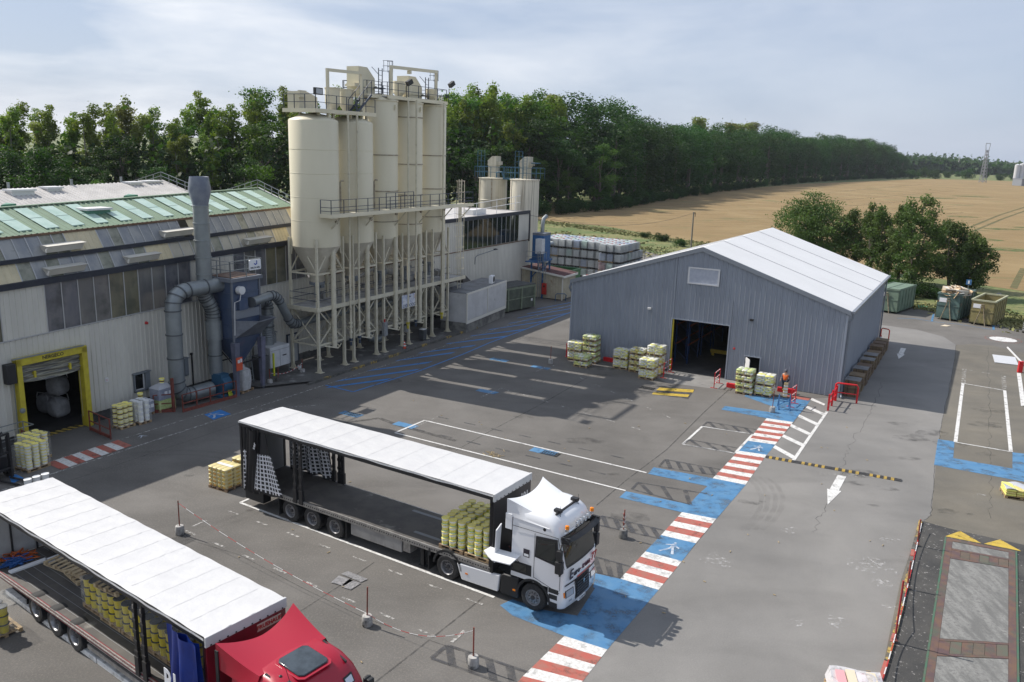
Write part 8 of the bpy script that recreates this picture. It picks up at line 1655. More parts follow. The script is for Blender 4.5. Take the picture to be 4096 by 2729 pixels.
mb = MB(); mb.bar((2.0, .32, 3.12), (2.95, .36, 2.93), .05, .06); mb.bar((2.0, 2.18, 3.12), (2.95, 2.12, 2.93), .05, .06); mb.build('roof_strip', M_plas, rc_, smooth=False)
mb = MB(); mb.box(2.62, 2.82, .48, .56, 3.02, 3.1); mb.path([(2.7, .52, 3.08), (2.5, .52, 3.5)], .008, 5); mb.build('antenna', M_plas, rc_); mb = MB(); mb.lathe([(.05, 0), (.04, .08), (0, .1)], (2.35, .5, 3.06), 10); mb.build('roof_marker', M_plas, rc_)
front_patch('windscreen', 1.5, 2.32, .2, 2.3, M_glass, .02, parent=rc_, S=RS); front_patch('sun_visor', 2.3, 2.42, .12, 2.38, M_plas, .16, parent=rc_, S=RS)
front_patch('roof_lamp_housing', 2.52, 2.74, 1.78, 2.12, M_plas, .015, parent=rc_, S=RS); front_patch('roof_lamp', 2.55, 2.70, 1.82, 2.08, M_lens, .024, parent=rc_, S=RS)
text('LSAMMER', .30, MATS['sign_white'], rc_, basis((0, 1, 0), (-.62, 0, .78), (.78, 0, .62), (3.29, 1.12, 2.62)), bold=.012, squash=.80, ext=.05)
for y, s_ in ((0, -1), (2.5, 1)):
    e2 = y+s_*.25; mb = MB(); mb.box(3.1, 3.35, min(e2, e2-s_*.2), max(e2, e2-s_*.2), 1.6, 2.3); mb.bar((3.2, y, 2.3), (3.2, e2, 2.3), .06); mb.build('mirror', M_plas, rc_, bevel=.03)
for x in (1.8, -1.8+.2): 
    for y, s_ in ((.2, -1), (2.3, 1)): wheel(rc_, x+.6, y, s_)
mb = MB(); mb.box(-2, 3.0, .7, 1.8, .55, .95); mb.build('chassis', M_plas, rc_, smooth=False)
# ---- forklift at the left edge
t = thing('forklift', 'dark forklift mast and carriage at the left edge before the pale buckets', 'forklift', CH(60, 700), R(-20)); 
mb = MB()
for y in (-.35, .35): mb.box(0, .12, y-.06, y+.06, .1, 2.3); mb.box(-.1, 0, y-.03, y+.08, .3, 2.1)
for z in (.5, 1.3, 2.2): mb.box(0, .1, -.4, .4, z, z+.1)
mb.build('mast', M_black, t, smooth=False, bevel=.01); mb = MB(); [mb.path([(-.05, y, 2.2), (-.12, y, 2.35), (-.3, y, 2.1), (-.35, y, .8)], .03, 6) for y in (-.2, -.1, .1, .2)]; mb.build('hose', M_black, t)
mb = MB(); mb.box(-1.9, -.25, -.5, .5, .35, 1.1); mb.box(-2.2, -1.6, -.5, .5, .35, 1.35); mb.build('body', mat('forklift_body', (.03, .03, .035), rough=.4), t, bevel=.06); mb = MB()
for x in (-.5, -1.7):
    for y in (-.45, .45): mb.bar((x, y, 1.0), (x-.1, y, 2.15), .06)
mb.box(-1.8, -.55, -.5, .5, 2.12, 2.17); mb.build('overhead_guard', M_black, t, smooth=False)
for x in (-.35, -1.7):
    for y in (-.5, .5): wheel(t, x, y, -1 if y < 0 else 1, .28, .2, deep=False)
mb = MB(); [mb.box(.1, 1.2, y-.06, y+.06, .08, .12) for y in (-.25, .25)]; mb.build('fork', M_black, t, smooth=False)
# ================================================================== VEGETATION AND FAR THINGS
def leafmat(name, c, c2, c3=None, tl=.35):
    m = bpy.data.materials.new(name); m.use_nodes = True; nt = m.node_tree; L = nt.links.new; b = nt.nodes['Principled BSDF']; o = nt.nodes['Material Output']
    g = nd(nt, 'ShaderNodeNewGeometry'); n = nd(nt, 'ShaderNodeTexNoise'); n.inputs['Scale'].default_value = .35; n.inputs['Detail'].default_value = 5; L(g.outputs['Position'], n.inputs[0])
    r = nd(nt, 'ShaderNodeMapRange'); r.inputs[1].default_value = .38; r.inputs[2].default_value = .64; L(n.outputs[0], r.inputs[0])
    x = nd(nt, 'ShaderNodeMix', data_type='RGBA'); x.inputs[6].default_value = (*c, 1); x.inputs[7].default_value = (*c2, 1); L(r.outputs[0], x.inputs[0])
    oi = nd(nt, 'ShaderNodeObjectInfo'); hs = nd(nt, 'ShaderNodeHueSaturation'); L(x.outputs[2], hs.inputs['Color'])
    for a, lo, hi in (('Value', .72, 1.3), ('Hue', .485, .512)):
        q = nd(nt, 'ShaderNodeMapRange'); q.inputs[3].default_value = lo; q.inputs[4].default_value = hi; L(oi.outputs['Random'], q.inputs[0]); L(q.outputs[0], hs.inputs[a])
    L(hs.outputs[0], b.inputs['Base Color']); b.inputs['Roughness'].default_value = .6; b.inputs['Specular IOR Level'].default_value = .25
    t = nd(nt, 'ShaderNodeBsdfTranslucent'); hs2 = nd(nt, 'ShaderNodeHueSaturation'); hs2.inputs['Value'].default_value = 1.5; hs2.inputs['Saturation'].default_value = 1.15; L(hs.outputs[0], hs2.inputs['Color']); L(hs2.outputs[0], t.inputs['Color'])
    mx = nd(nt, 'ShaderNodeMixShader'); mx.inputs[0].default_value = tl; L(b.outputs[0], mx.inputs[1]); L(t.outputs[0], mx.inputs[2]); L(mx.outputs[0], o.inputs[0]); return m
L_dark = leafmat('leaf_dark', (.018, .052, .010), (.036, .082, .016)); L_mid = leafmat('leaf_mid', (.038, .09, .015), (.07, .135, .022)); L_pop = leafmat('leaf_poplar', (.095, .155, .024), (.18, .235, .04)); L_near = leafmat('leaf_near', (.045, .078, .020), (.085, .125, .034)); L_yel = leafmat('leaf_yellowing', (.13, .17, .04), (.20, .22, .06))
M_bark = mat('bark', (.09, .075, .06), (.14, .125, .105), scale=5, rough=.9); M_barkp = mat('pale_bark', (.20, .18, .15), (.12, .105, .09), scale=4, rough=.9)
def leaves(name, clumps, n, size, m, seed, flat=.75, parent=None):
    """n leaf-sized quads spread through ellipsoid clumps (cx,cy,cz,rx,ry,rz)"""
    g = np.random.default_rng(seed); cl = np.array(clumps, float); vol = (cl[:, 3]*cl[:, 4]*cl[:, 5])**.75; k = g.choice(len(cl), n, p=vol/vol.sum())
    d = g.normal(size=(n, 3)); d /= np.linalg.norm(d, axis=1)[:, None]; rad = g.random(n)**.33*.55+.48*g.random(n)**.5; rad = np.where(g.random(n) < .07, 1+.5*g.random(n), np.clip(rad, .25, 1.06))
    c = cl[k, :3]+d*rad[:, None]*cl[k, 3:6]
    nrm = d*.6+g.normal(size=(n, 3))*.75+np.array([0, 0, .45]); nrm /= np.linalg.norm(nrm, axis=1)[:, None]
    a = np.cross(nrm, g.normal(size=(n, 3))); a /= np.linalg.norm(a, axis=1)[:, None]; b = np.cross(nrm, a); s = size*(.6+.8*g.random(n))[:, None]
    a *= s; b *= s*flat; bend = nrm*s*.18
    V = np.stack([c-a, c-b*.9-bend, c+a, c+b-bend*.5], 1).reshape(-1, 3); F = np.arange(n*4)
    me = bpy.data.meshes.new(name); me.vertices.add(n*4); me.vertices.foreach_set('co', V.ravel()); me.loops.add(n*4); me.loops.foreach_set('vertex_index', F); me.polygons.add(n); me.polygons.foreach_set('loop_start', np.arange(n)*4)
    me.materials.append(m); me.update(); me.validate()
    o = bpy.data.objects.new(name, me); col.objects.link(o); o.parent = parent; return o
def tree(kind, seed, m, h=1.0):
    """unit tree about 10 m tall, scaled on placing"""
    rr = random.Random(seed); t = thing('tree', 'tree', 'tree', (0, 0, -80)); cl = []; mb = MB()
    if kind == 'poplar':
        mb.path([(0, 0, 0), (rr.uniform(-.1, .1), 0, 3.5), (rr.uniform(-.25, .25), rr.uniform(-.2, .2), 6), (rr.uniform(-.3, .3), 0, 7.6)], [.14, .11, .06, .015], 6)
        nst = rr.choice((2, 3)); 
        for k in range(nst):
            a = rr.uniform(0, 2*PI); lean = rr.uniform(.3, .75); top = rr.uniform(8.4, 9.8); mb.path([(0, 0, 2.4+k*.4), (lean*.5*math.cos(a), lean*.5*math.sin(a), 5), (lean*math.cos(a), lean*math.sin(a), top-.5)], [.07, .05, .015], 5)
            for i in range(9):
                z = 4.2+i*(top-4.2)/8.5; q = (z-2.4)/(top-2.4); w_ = rr.uniform(.32, .62)*(1-.45*abs(q-.7)); cl.append((lean*q*math.cos(a)+rr.gauss(0, .22), lean*q*math.sin(a)+rr.gauss(0, .22), z+rr.uniform(-.2, .2), w_, w_, rr.uniform(.35, .6)))
        n, sz = 3800, .078
    elif kind == 'dome':
        mb.path([(0, 0, 0), (0, 0, 4), (.2, .1, 7)], [.2, .15, .05], 6)
        for i in range(34):
            a = rr.uniform(0, 2*PI); u = rr.random(); ph = math.acos(1-u*1.25) if u < .99 else 1.5; r_ = 2.3; cl.append((r_*math.sin(ph)*math.cos(a)*.85, r_*math.sin(ph)*math.sin(a)*.85, 5.1+3.7*math.cos(ph)+rr.uniform(-.4, .3), rr.uniform(.6, 1.0), rr.uniform(.6, 1.0), rr.uniform(.5, .85)))
        for i in range(16): a = rr.uniform(0, 2*PI); cl.append((1.9*math.cos(a), 1.9*math.sin(a), rr.uniform(1.2, 5), .8, .8, .9))
        n, sz = 6500, .088
    elif kind == 'round':
        mb.path([(0, 0, 0), (.1, 0, 4), (.1, .2, 7)], [.16, .12, .04], 6)
        for i in range(30):
            z = rr.uniform(2.0, 9.2); w_ = 2.1*math.sin(PI*min(1, max(.05, (z-1.2)/8.6)))**.7; a = rr.uniform(0, 2*PI); r_ = w_*rr.uniform(.3, 1); cl.append((r_*math.cos(a), r_*math.sin(a), z, rr.uniform(.5, .95), rr.uniform(.5, .95), rr.uniform(.35, .65)))
        for i in range(9): c = cl[i]; mb.path([(0, 0, c[2]*.6), (c[0]*.5, c[1]*.5, c[2]*.8), c[:3]], [.05, .035, .012], 4)
        n, sz = 5200, .085
    elif kind == 'cone':
        mb.path([(0, 0, 0), (0, 0, 9.4)], [.16, .02], 6)
        for i in range(36): z = .8+8.8*(i/36)**.9; w_ = (1.0-z/10.2)*2.6; a = i*2.4; cl.append((w_*.6*math.cos(a), w_*.6*math.sin(a), z, w_*.45+.15, w_*.45+.15, .5))
        n, sz = 5200, .08
    elif kind == 'shrub':
        for i in range(16): a = rr.uniform(0, 2*PI); r_ = rr.uniform(0, 4.6); cl.append((r_*math.cos(a), r_*math.sin(a), rr.uniform(1.5, 6.5), 2.4, 2.4, rr.uniform(1.8, 3.2)))
        mb.path([(0, 0, 0), (0, 0, 4)], [.2, .1], 5); n, sz = 2600, .3
    tk = mb.build('trunk', M_barkp if kind == 'poplar' else M_bark, t); leaves('crown', cl, n, sz, m, seed, parent=t); return t
protos2 = {'poplar': [tree('poplar', s, L_pop) for s in (1, 2, 3, 4)], 'poplar_yellow': [tree('poplar', 9, L_yel)], 'round': [tree('round', s, L_mid) for s in (5, 6, 7)], 'rdark': [tree('round', s, L_dark) for s in (15, 16)], 'dome': [tree('dome', s, L_dark) for s in (8, 10, 11)], 'cone': [tree('cone', 12, L_mid)], 'shrub': [tree('shrub', s, L_dark) for s in (13, 14)]}
pt = {k: [(o, tree_of(o)) for o in v] for k, v in protos2.items()}
def proj(P):
    x, y, z = P.x, P.y, P.z-CAMH; d = y*cp-z*sp; v = y*sp+z*cp; X, Y = x/d, -v/d; return 2048+FPX*(X*cr-Y*sr), 1364.5+FPX*(X*sr+Y*cr)
prof = [(-900, 425), (0, 425), (120, 398), (250, 396), (450, 405), (520, 392), (570, 432), (620, 425), (690, 405), (800, 384), (900, 370), (1000, 358), (1100, 345), (1200, 352), (1400, 350), (1700, 345), (1820, 338), (1880, 330), (1940, 342), (2000, 346), (2060, 365), (2140, 350), (2240, 362), (2300, 370), (2370, 385), (2420, 402), (2470, 465), (2520, 478), (2620, 475), (2700, 495), (2760, 482), (2830, 512), (2860, 490), (2960, 498), (3060, 510), (3200, 545), (3350, 548), (3460, 560), (3550, 585), (3610, 625), (3660, 680), (5000, 700)]
def topv(u): return float(np.interp(u, [p[0] for p in prof], [p[1] for p in prof]))
path_ = [(-128, 118), (-92, 142), (-50, 172), (-20, 196), (4, 216), (22, 246), (42, 292), (84, 378), (130, 466), (183, 556), (250, 660), (340, 790), (425, 915)]
PV = [Vector((x, y, 0)) for x, y in path_]; rr = random.Random(77); cum = [0]
for a, b in zip(PV, PV[1:]): cum.append(cum[-1]+(b-a).length)
def along(s):
    for i in range(len(PV)-1):
        if s <= cum[i+1]: t_ = (s-cum[i])/(cum[i+1]-cum[i]); d = (PV[i+1]-PV[i]).normalized(); return PV[i].lerp(PV[i+1], t_), Vector((-d.y, d.x, 0))
    return PV[-1].copy(), Vector((-1, 0, 0))
ZN = [(150, 'above the pale roof at the far left'), (330, 'above the pale rear roof'), (560, 'above the ridge of the rear hall'), (740, 'just left of the chimney'), (840, 'directly behind the chimney'), (1000, 'right of the chimney'), (1180, 'just left of the thick silos'), (1800, 'hidden behind the silos'), (1900, 'just right of the slim silos'), (2040, 'above the left weathered silo'), (2180, 'above the right weathered silo'), (2330, 'right of the weathered silos'), (2460, 'above the big rounded field-edge tree'), (2650, 'behind the lone pointed tree'), (2850, 'above the utility pole'), (3060, 'in the middle of the long dark wood'), (3300, 'above the warehouse ridge end'), (3500, 'above the broad bushy tree'), (3680, 'at the far tip of the dark wood')]
def where(u): return next((t_ for a_, t_ in ZN if u < a_), 'beyond the dark wood')
cnt_ = {}
descr = {'poplar': 'tall light green poplar', 'poplar_yellow': 'yellowing tall poplar', 'round': 'mid-height green tree', 'rdark': 'dark lower tree', 'dome': 'dark dense rounded tree', 'cone': 'pointed green tree', 'shrub': 'dark bush'}
used_first = {}
def plant(kind, P, h, lab, wscale=1.0, group='trees of the wood'):
    if proj(P)[0] < -180: return
    o, ch = rr.choice(pt[kind]); s = h/10.0; w2 = s*wscale
    c_ = copy_tree(o, P, rr.uniform(0, 6.28), lab, group, ch=ch, scale=(w2, w2, s))
    if kind == 'shrub': c_.name = 'bush'; c_['category'] = 'bush'
    return c_
s_ = 0; ntree = 0
while s_ < cum[-1]:
    P, nv = along(s_); far = P.length; u0, _ = proj(P); left = u0 < 2440
    rows = (((0, .60),) if int(s_/5.6) % 2 else ((9, .82),))+((16, 1.0), (21, 1.0), (28, 1.0)) if left else ((0, .93), (10, 1.0))
    for off, k in rows:
        Q = P+nv*(off+rr.uniform(-2, 2))+Vector((rr.uniform(-2, 2), rr.uniform(-2, 2), 0)); u, _ = proj(Q)
        if u < -260: continue
        v = topv(u); H_ = height_at(u, v, Q)
        if left:
            if 1230 < u < 1760 and off < 18: continue
            if off == 0: kind = rr.choice(('rdark', 'rdark', 'round')); H_ *= k*rr.uniform(.85, 1.12); ws = 1.5
            elif off == 9: kind = rr.choice(('round', 'rdark', 'round', 'poplar')); H_ *= k*rr.uniform(.85, 1.05); ws = 1.4
            else: kind = rr.choice(('poplar',)*6+('poplar_yellow', 'round')); H_ *= rr.uniform(.86, 1.06); ws = 1.15 if kind.startswith('pop') else 1.15
        else:
            kind = rr.choice(('dome',)*5+('rdark',)) if off == 0 else rr.choice(('dome', 'dome', 'round')); H_ *= k*rr.uniform(1.03, 1.14); ws = 1.35
            if off and 2700 < u < 3000 and rr.random() < .5: kind = 'poplar_yellow'; H_ *= 1.03
        if u > 3640: H_ = min(H_, 14)
        plant(kind, Q, max(5, H_), '%s %s, %s' % (descr[kind], where(u), ['front row', 'second row', 'third row', 'rear row'][min(3, int(off/9))]), ws); ntree += 1
    s_ += (5.6 if left else 8.5+far*.014)
# the unbroken mass of foliage inside the wood
fm = []; s_ = 0
while s_ < cum[-1]:
    P, nv = along(s_)
    for off in (6, 14, 22):
        Q = P+nv*(off+rr.uniform(-3, 3)); u, _ = proj(Q); H_ = height_at(u, topv(u), Q)*rr.uniform(.58, .8)*(1.12 if u > 2440 else 1)
        if u > -200: fm.append((Q.x, Q.y, H_*.5, 4.2, 4.2, H_*.5))
    s_ += 5
o = leaves('wood_interior', fm, 110000, .62, L_dark, 31); tag(o, 'unbroken dark foliage filling the inside of the wood', 'wood', kind='stuff')
# bushes along the wood's edge
s_ = 0
while s_ < cum[-1]+60:
    P, nv = along(min(s_, cum[-1]-1)); u, _ = proj(P); Q = P-nv*(7+rr.uniform(-1.5, 2.0))
    if u > 1700: plant('shrub', Q, rr.uniform(2.6, 5.2) if u < 2700 else rr.uniform(3, 4.6), 'dark bush at the foot of the wood, %s' % where(u), rr.uniform(.9, 1.3), 'bushes along the wood edge')
    s_ += 4.5 if u < 2700 else 8.5
for (u, vb, vt, kind, lab) in ((2580, 800, 592, 'cone', 'pointed pale green tree standing alone in front of the dark wood'), (2395, 835, 560, 'round', 'large rounded tree at the field edge right of the weathered silos'), (2270, 850, 672, 'round', 'small tree right of the weathered silos'), (1035, 765, 640, 'round', 'pale rounded tree rising just behind the hall roof near the silos'), (180, 740, 560, 'rdark', 'big dark tree behind the pale roof at the left'), (375, 750, 705, 'round', 'small green tree top above the pale roof ridge')):
    P = at(u, vb) if u > 1500 else dpt(u, vt, 120 if u > 300 else 105)*1; 
    if u < 1500: P = Vector((P.x, P.y, 0))
    Hh = height_at(u, vt, P); plant(kind, P, Hh, lab, 1.35 if kind != 'cone' else 1.25, 'single trees before the wood')
for (u, v) in [(3480, 716), (3520, 712), (3560, 716), (3600, 712), (3650, 716), (3700, 712), (3740, 716), (3790, 712), (3830, 708), (3870, 716), (3940, 712), (4000, 722), (4060, 722), (3775, 690), (3900, 690)]:
    Q = at(u, v); plant('shrub', Q, rr.uniform(6, 13), 'dark bush far off by the pylon and the end of the stubble field', 1.2, 'far bushes near the pylon')
# far woods, one mass
fw = []; rg = random.Random(4)
for k in range(520):
    u = rg.uniform(3560, 4350); y = rg.choice((1150, 1350, 1550, 1750)); vt = float(np.interp(u, [3600, 3700, 3800, 3950, 4100, 4350], [622, 618, 625, 640, 655, 665]))+rg.uniform(-2, 6)+(1750-y)*.018*1.2
    p = dpt(u, vt, y); fw.append((p.x, p.y, p.z*.45, rg.uniform(9, 15), 9, p.z*.55))
o = leaves('far_woods', fw, 26000, 3.2, L_dark, 5); tag(o, 'distant wooded ridge on the horizon at the right', 'wood', kind='stuff')
# trees beside the skips
def neartree(P, tops, spread, lab, seed, dens=5200, stems=2, low=.28, lm=None, size=.17):
    t = thing('yard_tree', lab, 'tree', P, 0, 'row of trees between warehouse and field'); rg = random.Random(seed); cl = []; mb = MB(); T_ = Vector(tops)-P
    if spread > 6:
        for i in range(90):
            a = rg.uniform(0, 6.28); ph = math.acos(rg.uniform(-.75, 1)); r_ = rg.uniform(.72, 1); cl.append((T_.x+spread*.95*r_*math.sin(ph)*math.cos(a), T_.y+spread*.8*r_*math.sin(ph)*math.sin(a), T_.z*.52+T_.z*.44*r_*math.cos(ph), rg.uniform(.8, 1.4), rg.uniform(.8, 1.4), rg.uniform(.6, 1.1)))
    for k in range(stems):
        a = rg.uniform(0, 6.28); off = Vector((math.cos(a), math.sin(a), 0))*spread*.35*(k > 0); tp_ = Vector((T_.x, T_.y, T_.z))*(1-.08*k)+off
        mid = tp_*.5+Vector((rg.uniform(-.3, .3), rg.uniform(-.3, .3), 0)); mb.path([(.12*k, .1*k, 0), mid*.5+Vector((.1*k, 0, 0)), mid, tp_*.8, tp_], [.15, .12, .09, .05, .015], 7)
        nb = 24
        for i in range(nb):
            q = low+(1-low)*i/nb; base = (mid*.5).lerp(tp_, max(0, (q-.25)/.75)) if q > .25 else mid*2*q; r_ = spread*(math.sin(PI*min(.97, (q-low+.12)/(1.1-low)))**.8)*rg.uniform(.4, 1.0); a = rg.uniform(0, 6.28)
            e = base+Vector((r_*math.cos(a), r_*math.sin(a), rg.uniform(.1, .7))); mb.path([base, base.lerp(e, .5)+Vector((0, 0, .1)), e], [.04, .028, .01], 4); cl.append((e.x, e.y, e.z, rg.uniform(.5, 1.0)*spread*.36, rg.uniform(.5, 1.0)*spread*.36, rg.uniform(.4, .95)))
            m2 = base.lerp(e, .55); cl.append((m2.x, m2.y, m2.z+.1, spread*.22, spread*.22, .35))
    mb.build('trunk', M_bark, t); leaves('crown', cl, int(dens*2.3), size*.68, lm or L_near, seed, parent=t)
NT = [((3300, 1075), (3265, 778), 6.4, 'broad bushy tree behind the warehouse roof, largest of the row', 14000, 6, .08), ((3422, 1085), (3420, 845), 2.6, 'slim tree with a dark trunk just right of the broad bushy tree', 3000, 2, .2), ((3480, 1115), (3490, 832), 2.3, 'slender twin-stemmed tree, third in the row from the roof', 3200, 2, .18), ((3545, 1128), (3530, 828), 2.4, 'slender tree, fourth in the row from the roof', 3400, 3, .15), ((3590, 1150), (3606, 826), 2.1, 'narrow tree, fifth in the row, left of the leaning stems', 3600, 2, .14), ((3645, 1170), (3698, 790), 3.2, 'tallest leaning tree in the middle of the row', 5200, 3, .16), ((3792, 1150), (3800, 896), 3.4, 'spreading tree directly behind the cardboard-filled skip', 6000, 2, .2), ((3860, 1185), (3905, 950), 2.7, 'drooping tree at the right end of the row', 5200, 3, .1)]
for k, (b, tp_, sp_, lab, dn, st, lw) in enumerate(NT):
    P = at(*b); q = dpt(*tp_, P.y); neartree(P, q, sp_, lab, 40+k, dn, st, lw, L_near)
for (u, v, h_) in [(3560, 1160, 2.2), (3620, 1190, 2.0), (3680, 1185, 2.4), (3740, 1195, 1.6), (3850, 1215, 2.0), (3930, 1225, 1.7), (3470, 1130, 2.2), (3980, 1240, 1.0)]: plant('shrub', at(u, v), h_, 'low dark bush under the row of trees by the skips', 1.5, 'low bushes under the tree row')
for (u, v, h_, lab) in [(2650, 965, 1.8, 'small bush in the dry grass left of the utility pole'), (2720, 985, 1.6, 'small bush in the grass by the utility pole'), (2580, 950, 1.3, 'low bush in the dry grass behind the tank stacks')]: plant('shrub', at(u, v), h_, lab, 1.6, 'bushes in the grass strip')
# tall dry grass along the field edge and the yard edge
g = np.random.default_rng(8); pts = []
def strip(a, b, n, w_):
    for _ in range(n): t_ = g.random(); p = a.lerp(b, t_); pts.append((p.x+g.normal()*w_, p.y+g.normal()*w_, g.uniform(.08, .26)))
strip(at(2180, 888), at(2700, 962), 1100, 1.6); strip(at(2700, 962), at(3000, 1010), 400, 2); strip(at(3600, 1215), at(4100, 1300), 900, .9); strip(at(3900, 1240), at(4200, 1330), 900, 1.6); strip(at(2200, 935), at(2800, 1040), 500, 4)
def tufts(name, pts, m):
    n = len(pts)*3; P = np.repeat(np.array(pts), 3, 0); a = g.random(n)*6.28; w_ = .1+.16*g.random(n); h_ = P[:, 2]; dx, dy = np.cos(a)*w_, np.sin(a)*w_; lx, ly = g.normal(size=n)*.12, g.normal(size=n)*.12; x, y = P[:, 0]+g.normal(size=n)*.2, P[:, 1]+g.normal(size=n)*.2; z = np.zeros(n)
    V = np.stack([np.stack([x-dx, y-dy, z], 1), np.stack([x+dx, y+dy, z], 1), np.stack([x+dx*.6+lx, y+dy*.6+ly, h_], 1), np.stack([x-dx*.6+lx, y-dy*.6+ly, h_], 1)], 1).reshape(-1, 3)
    me = bpy.data.meshes.new(name); me.vertices.add(n*4); me.vertices.foreach_set('co', V.ravel()); me.loops.add(n*4); me.loops.foreach_set('vertex_index', np.arange(n*4)); me.polygons.add(n); me.polygons.foreach_set('loop_start', np.arange(n)*4); me.materials.append(m); me.update(); me.validate()
    o = bpy.data.objects.new(name, me); col.objects.link(o); return o
tag(tufts('dry_grass', pts, mat('dry_grass', (.26, .24, .11), (.17, .19, .07), scale=.25, rough=.9)), 'tall dry grass along the field and the yard edges', 'grass', kind='stuff')
for v in protos2.values():
    for o in v:
        for ch in kids(o): bpy.data.objects.remove(ch)
        bpy.data.objects.remove(o)
# utility pole and wire
P = at(2763, 1000); hp_ = height_at(2764, 848, P); t = thing('utility_pole', 'grey utility pole behind the warehouse roof', 'utility pole', P, 0); mb = MB(); mb.tube((0, 0, 0), (0, 0, hp_), .15, 10, r2=.11); mb.build('pole', mat('pole_grey', (.22, .20, .17), (.15, .14, .12), scale=3, rough=.9), t); mb = MB(); mb.box(-.1, .35, -.05, .05, hp_-.25, hp_-.1); mb.tube((.3, 0, hp_-.8), (.3, 0, hp_-.2), .05, 6); mb.build('insulator', M_black, t)
a, b = HF(53.3, 1.6, 8.9), P+Vector((0, 0, hp_-.15)); mb = MB(); mb.path([a.lerp(b, i/24)-Vector((0, 0, 1.6*4*(i/24)*(1-i/24))) for i in range(25)], .02, 4); tag(mb.build('overhead_wire', M_black), 'thin black wire sagging from the annex corner to the utility pole', 'wire')
t = thing('mesh_fence', 'thin green mesh fence posts at the grass edge behind the warehouse', 'fence', (0, 0, 0), 0); fa, fb = at(2520, 1040), at(2900, 1100)
for i in range(7): mb = MB(); q = fa.lerp(fb, i/6); mb.tube(q, q+Vector((0, 0, 1.9)), .035, 5); mb.build('post', mat('fence_green', (.02, .06, .04), rough=.6), t)
mb = MB(); [mb.tube(fa+Vector((0, 0, z)), fb+Vector((0, 0, z)), .012, 4) for z in (.3, 1.0, 1.8)]; mb.build('wire_strand', MATS['fence_green'], t)['kind'] = 'stuff'
# pylon
P = dpt(3931, 722, 700); P.z = 0; ht = dpt(3935, 572, 700).z; t = thing('pylon', 'far lattice pylon standing on the horizon at the right', 'pylon', P, .4); mb = MB(); W0, W1 = 1.9, .75
for i in range(10):
    z0, z1 = ht*.82*i/10, ht*.82*(i+1)/10; w0, w1 = W0+(W1-W0)*i/10, W0+(W1-W0)*(i+1)/10; c0 = [(-w0, -w0), (w0, -w0), (w0, w0), (-w0, w0)]; c1 = [(-w1, -w1), (w1, -w1), (w1, w1), (-w1, w1)]
    for k in range(4): j = (k+1) % 4; mb.bar((*c0[k], z0), (*c1[k], z1), .3); mb.bar((*c0[k], z0), (*c1[j], z1), .16); mb.bar((*c0[j], z0), (*c1[k], z1), .16)
mb.build('mast', mat('pylon_grey', (.20, .21, .23), rough=.6), t, smooth=False); mb = MB()
for s in (-1, 1): mb.bar((s*1.6, 0, ht*.82), (s*2.6, 0, ht*.95), .3); mb.bar((s*2.6, 0, ht*.95), (s*1.6, 0, ht), .3)
mb.bar((-2.6, 0, ht*.82), (2.6, 0, ht*.82), .35); mb.bar((-2.6, 0, ht*.99), (2.6, 0, ht*.99), .35); mb.build('head', MATS['pylon_grey'], t, smooth=False)
# far silos at the right edge
for k, (u, vt, lab) in enumerate(((4072, 660, 'left one of the far white silos at the right edge'), (4092, 657, 'right one of the far white silos at the right edge'))):
    Q = dpt(u, vt, 640); t = thing('far_silo', lab, 'silo', (Q.x, Q.y, 0), 0, 'far silos at the right edge'); mb = MB(); mb.lathe([(1.9, 5), (1.9, Q.z), (0, Q.z+.8)], n=20); mb.build('shell', MATS['heater_white'], t); mb = MB(); mb.lathe([(1.9, 5), (.3, 3)], n=16); mb.build('cone', M_lpaint, t)
t = thing('far_shed', 'far pale shed below the white silos at the right edge', 'shed', (dpt(4090, 720, 630).x, 630, 0), .2); mb = MB(); mb.box(-3, 12, -3, 6, 0, 5); mb.build('wall', M_wtrim, t, smooth=False); mb = MB(); mb.box(-3.2, 12.2, -3.2, 6.2, 5, 5.3); mb.build('roof', M_wtrim, t, smooth=False)
for (u, v, h_, lab) in ((3829, 690, 12, 'thin pale pole in the far field'),): Q = at(u, v); mb = MB(); mb.tube(Q, Q+Vector((0, 0, h_+10)), .35, 6); tag(mb.build('far_pole', MATS['heater_white']), lab, 'pole')

# ================================================================== THE WALKING WORKER
def skin(name, pts, edges, rad, m, parent, levels=2, root=0):
    me = bpy.data.meshes.new(name); me.from_pydata(pts, edges, []); me.materials.append(m); o = bpy.data.objects.new(name, me); col.objects.link(o); o.parent = parent
    sk = o.modifiers.new('skin', 'SKIN'); sk.use_smooth_shade = True
    for i, r_ in enumerate(rad): sv = me.skin_vertices[0].data[i]; sv.radius = (r_, r_) if not isinstance(r_, tuple) else r_; sv.use_root = i == root
    sb = o.modifiers.new('sub', 'SUBSURF'); sb.levels = levels; sb.render_levels = levels; return o
M_skin = mat('skin', (.40, .24, .17), rough=.5); M_org = mat('orange_vest', (.72, .14, .02), rough=.7); M_trs = mat('dark_trousers', (.012, .018, .035), rough=.8); M_refl = mat('reflective_lime', (.50, .62, .14), rough=.4); M_greyc = mat('grey_sleeve', (.12, .13, .15), rough=.8)
t = thing('person', 'worker in an orange vest, dark trousers and grey cap walking beside the pallets', 'person', WF(-3.35, -1.35), WA+R(-100)); x = t
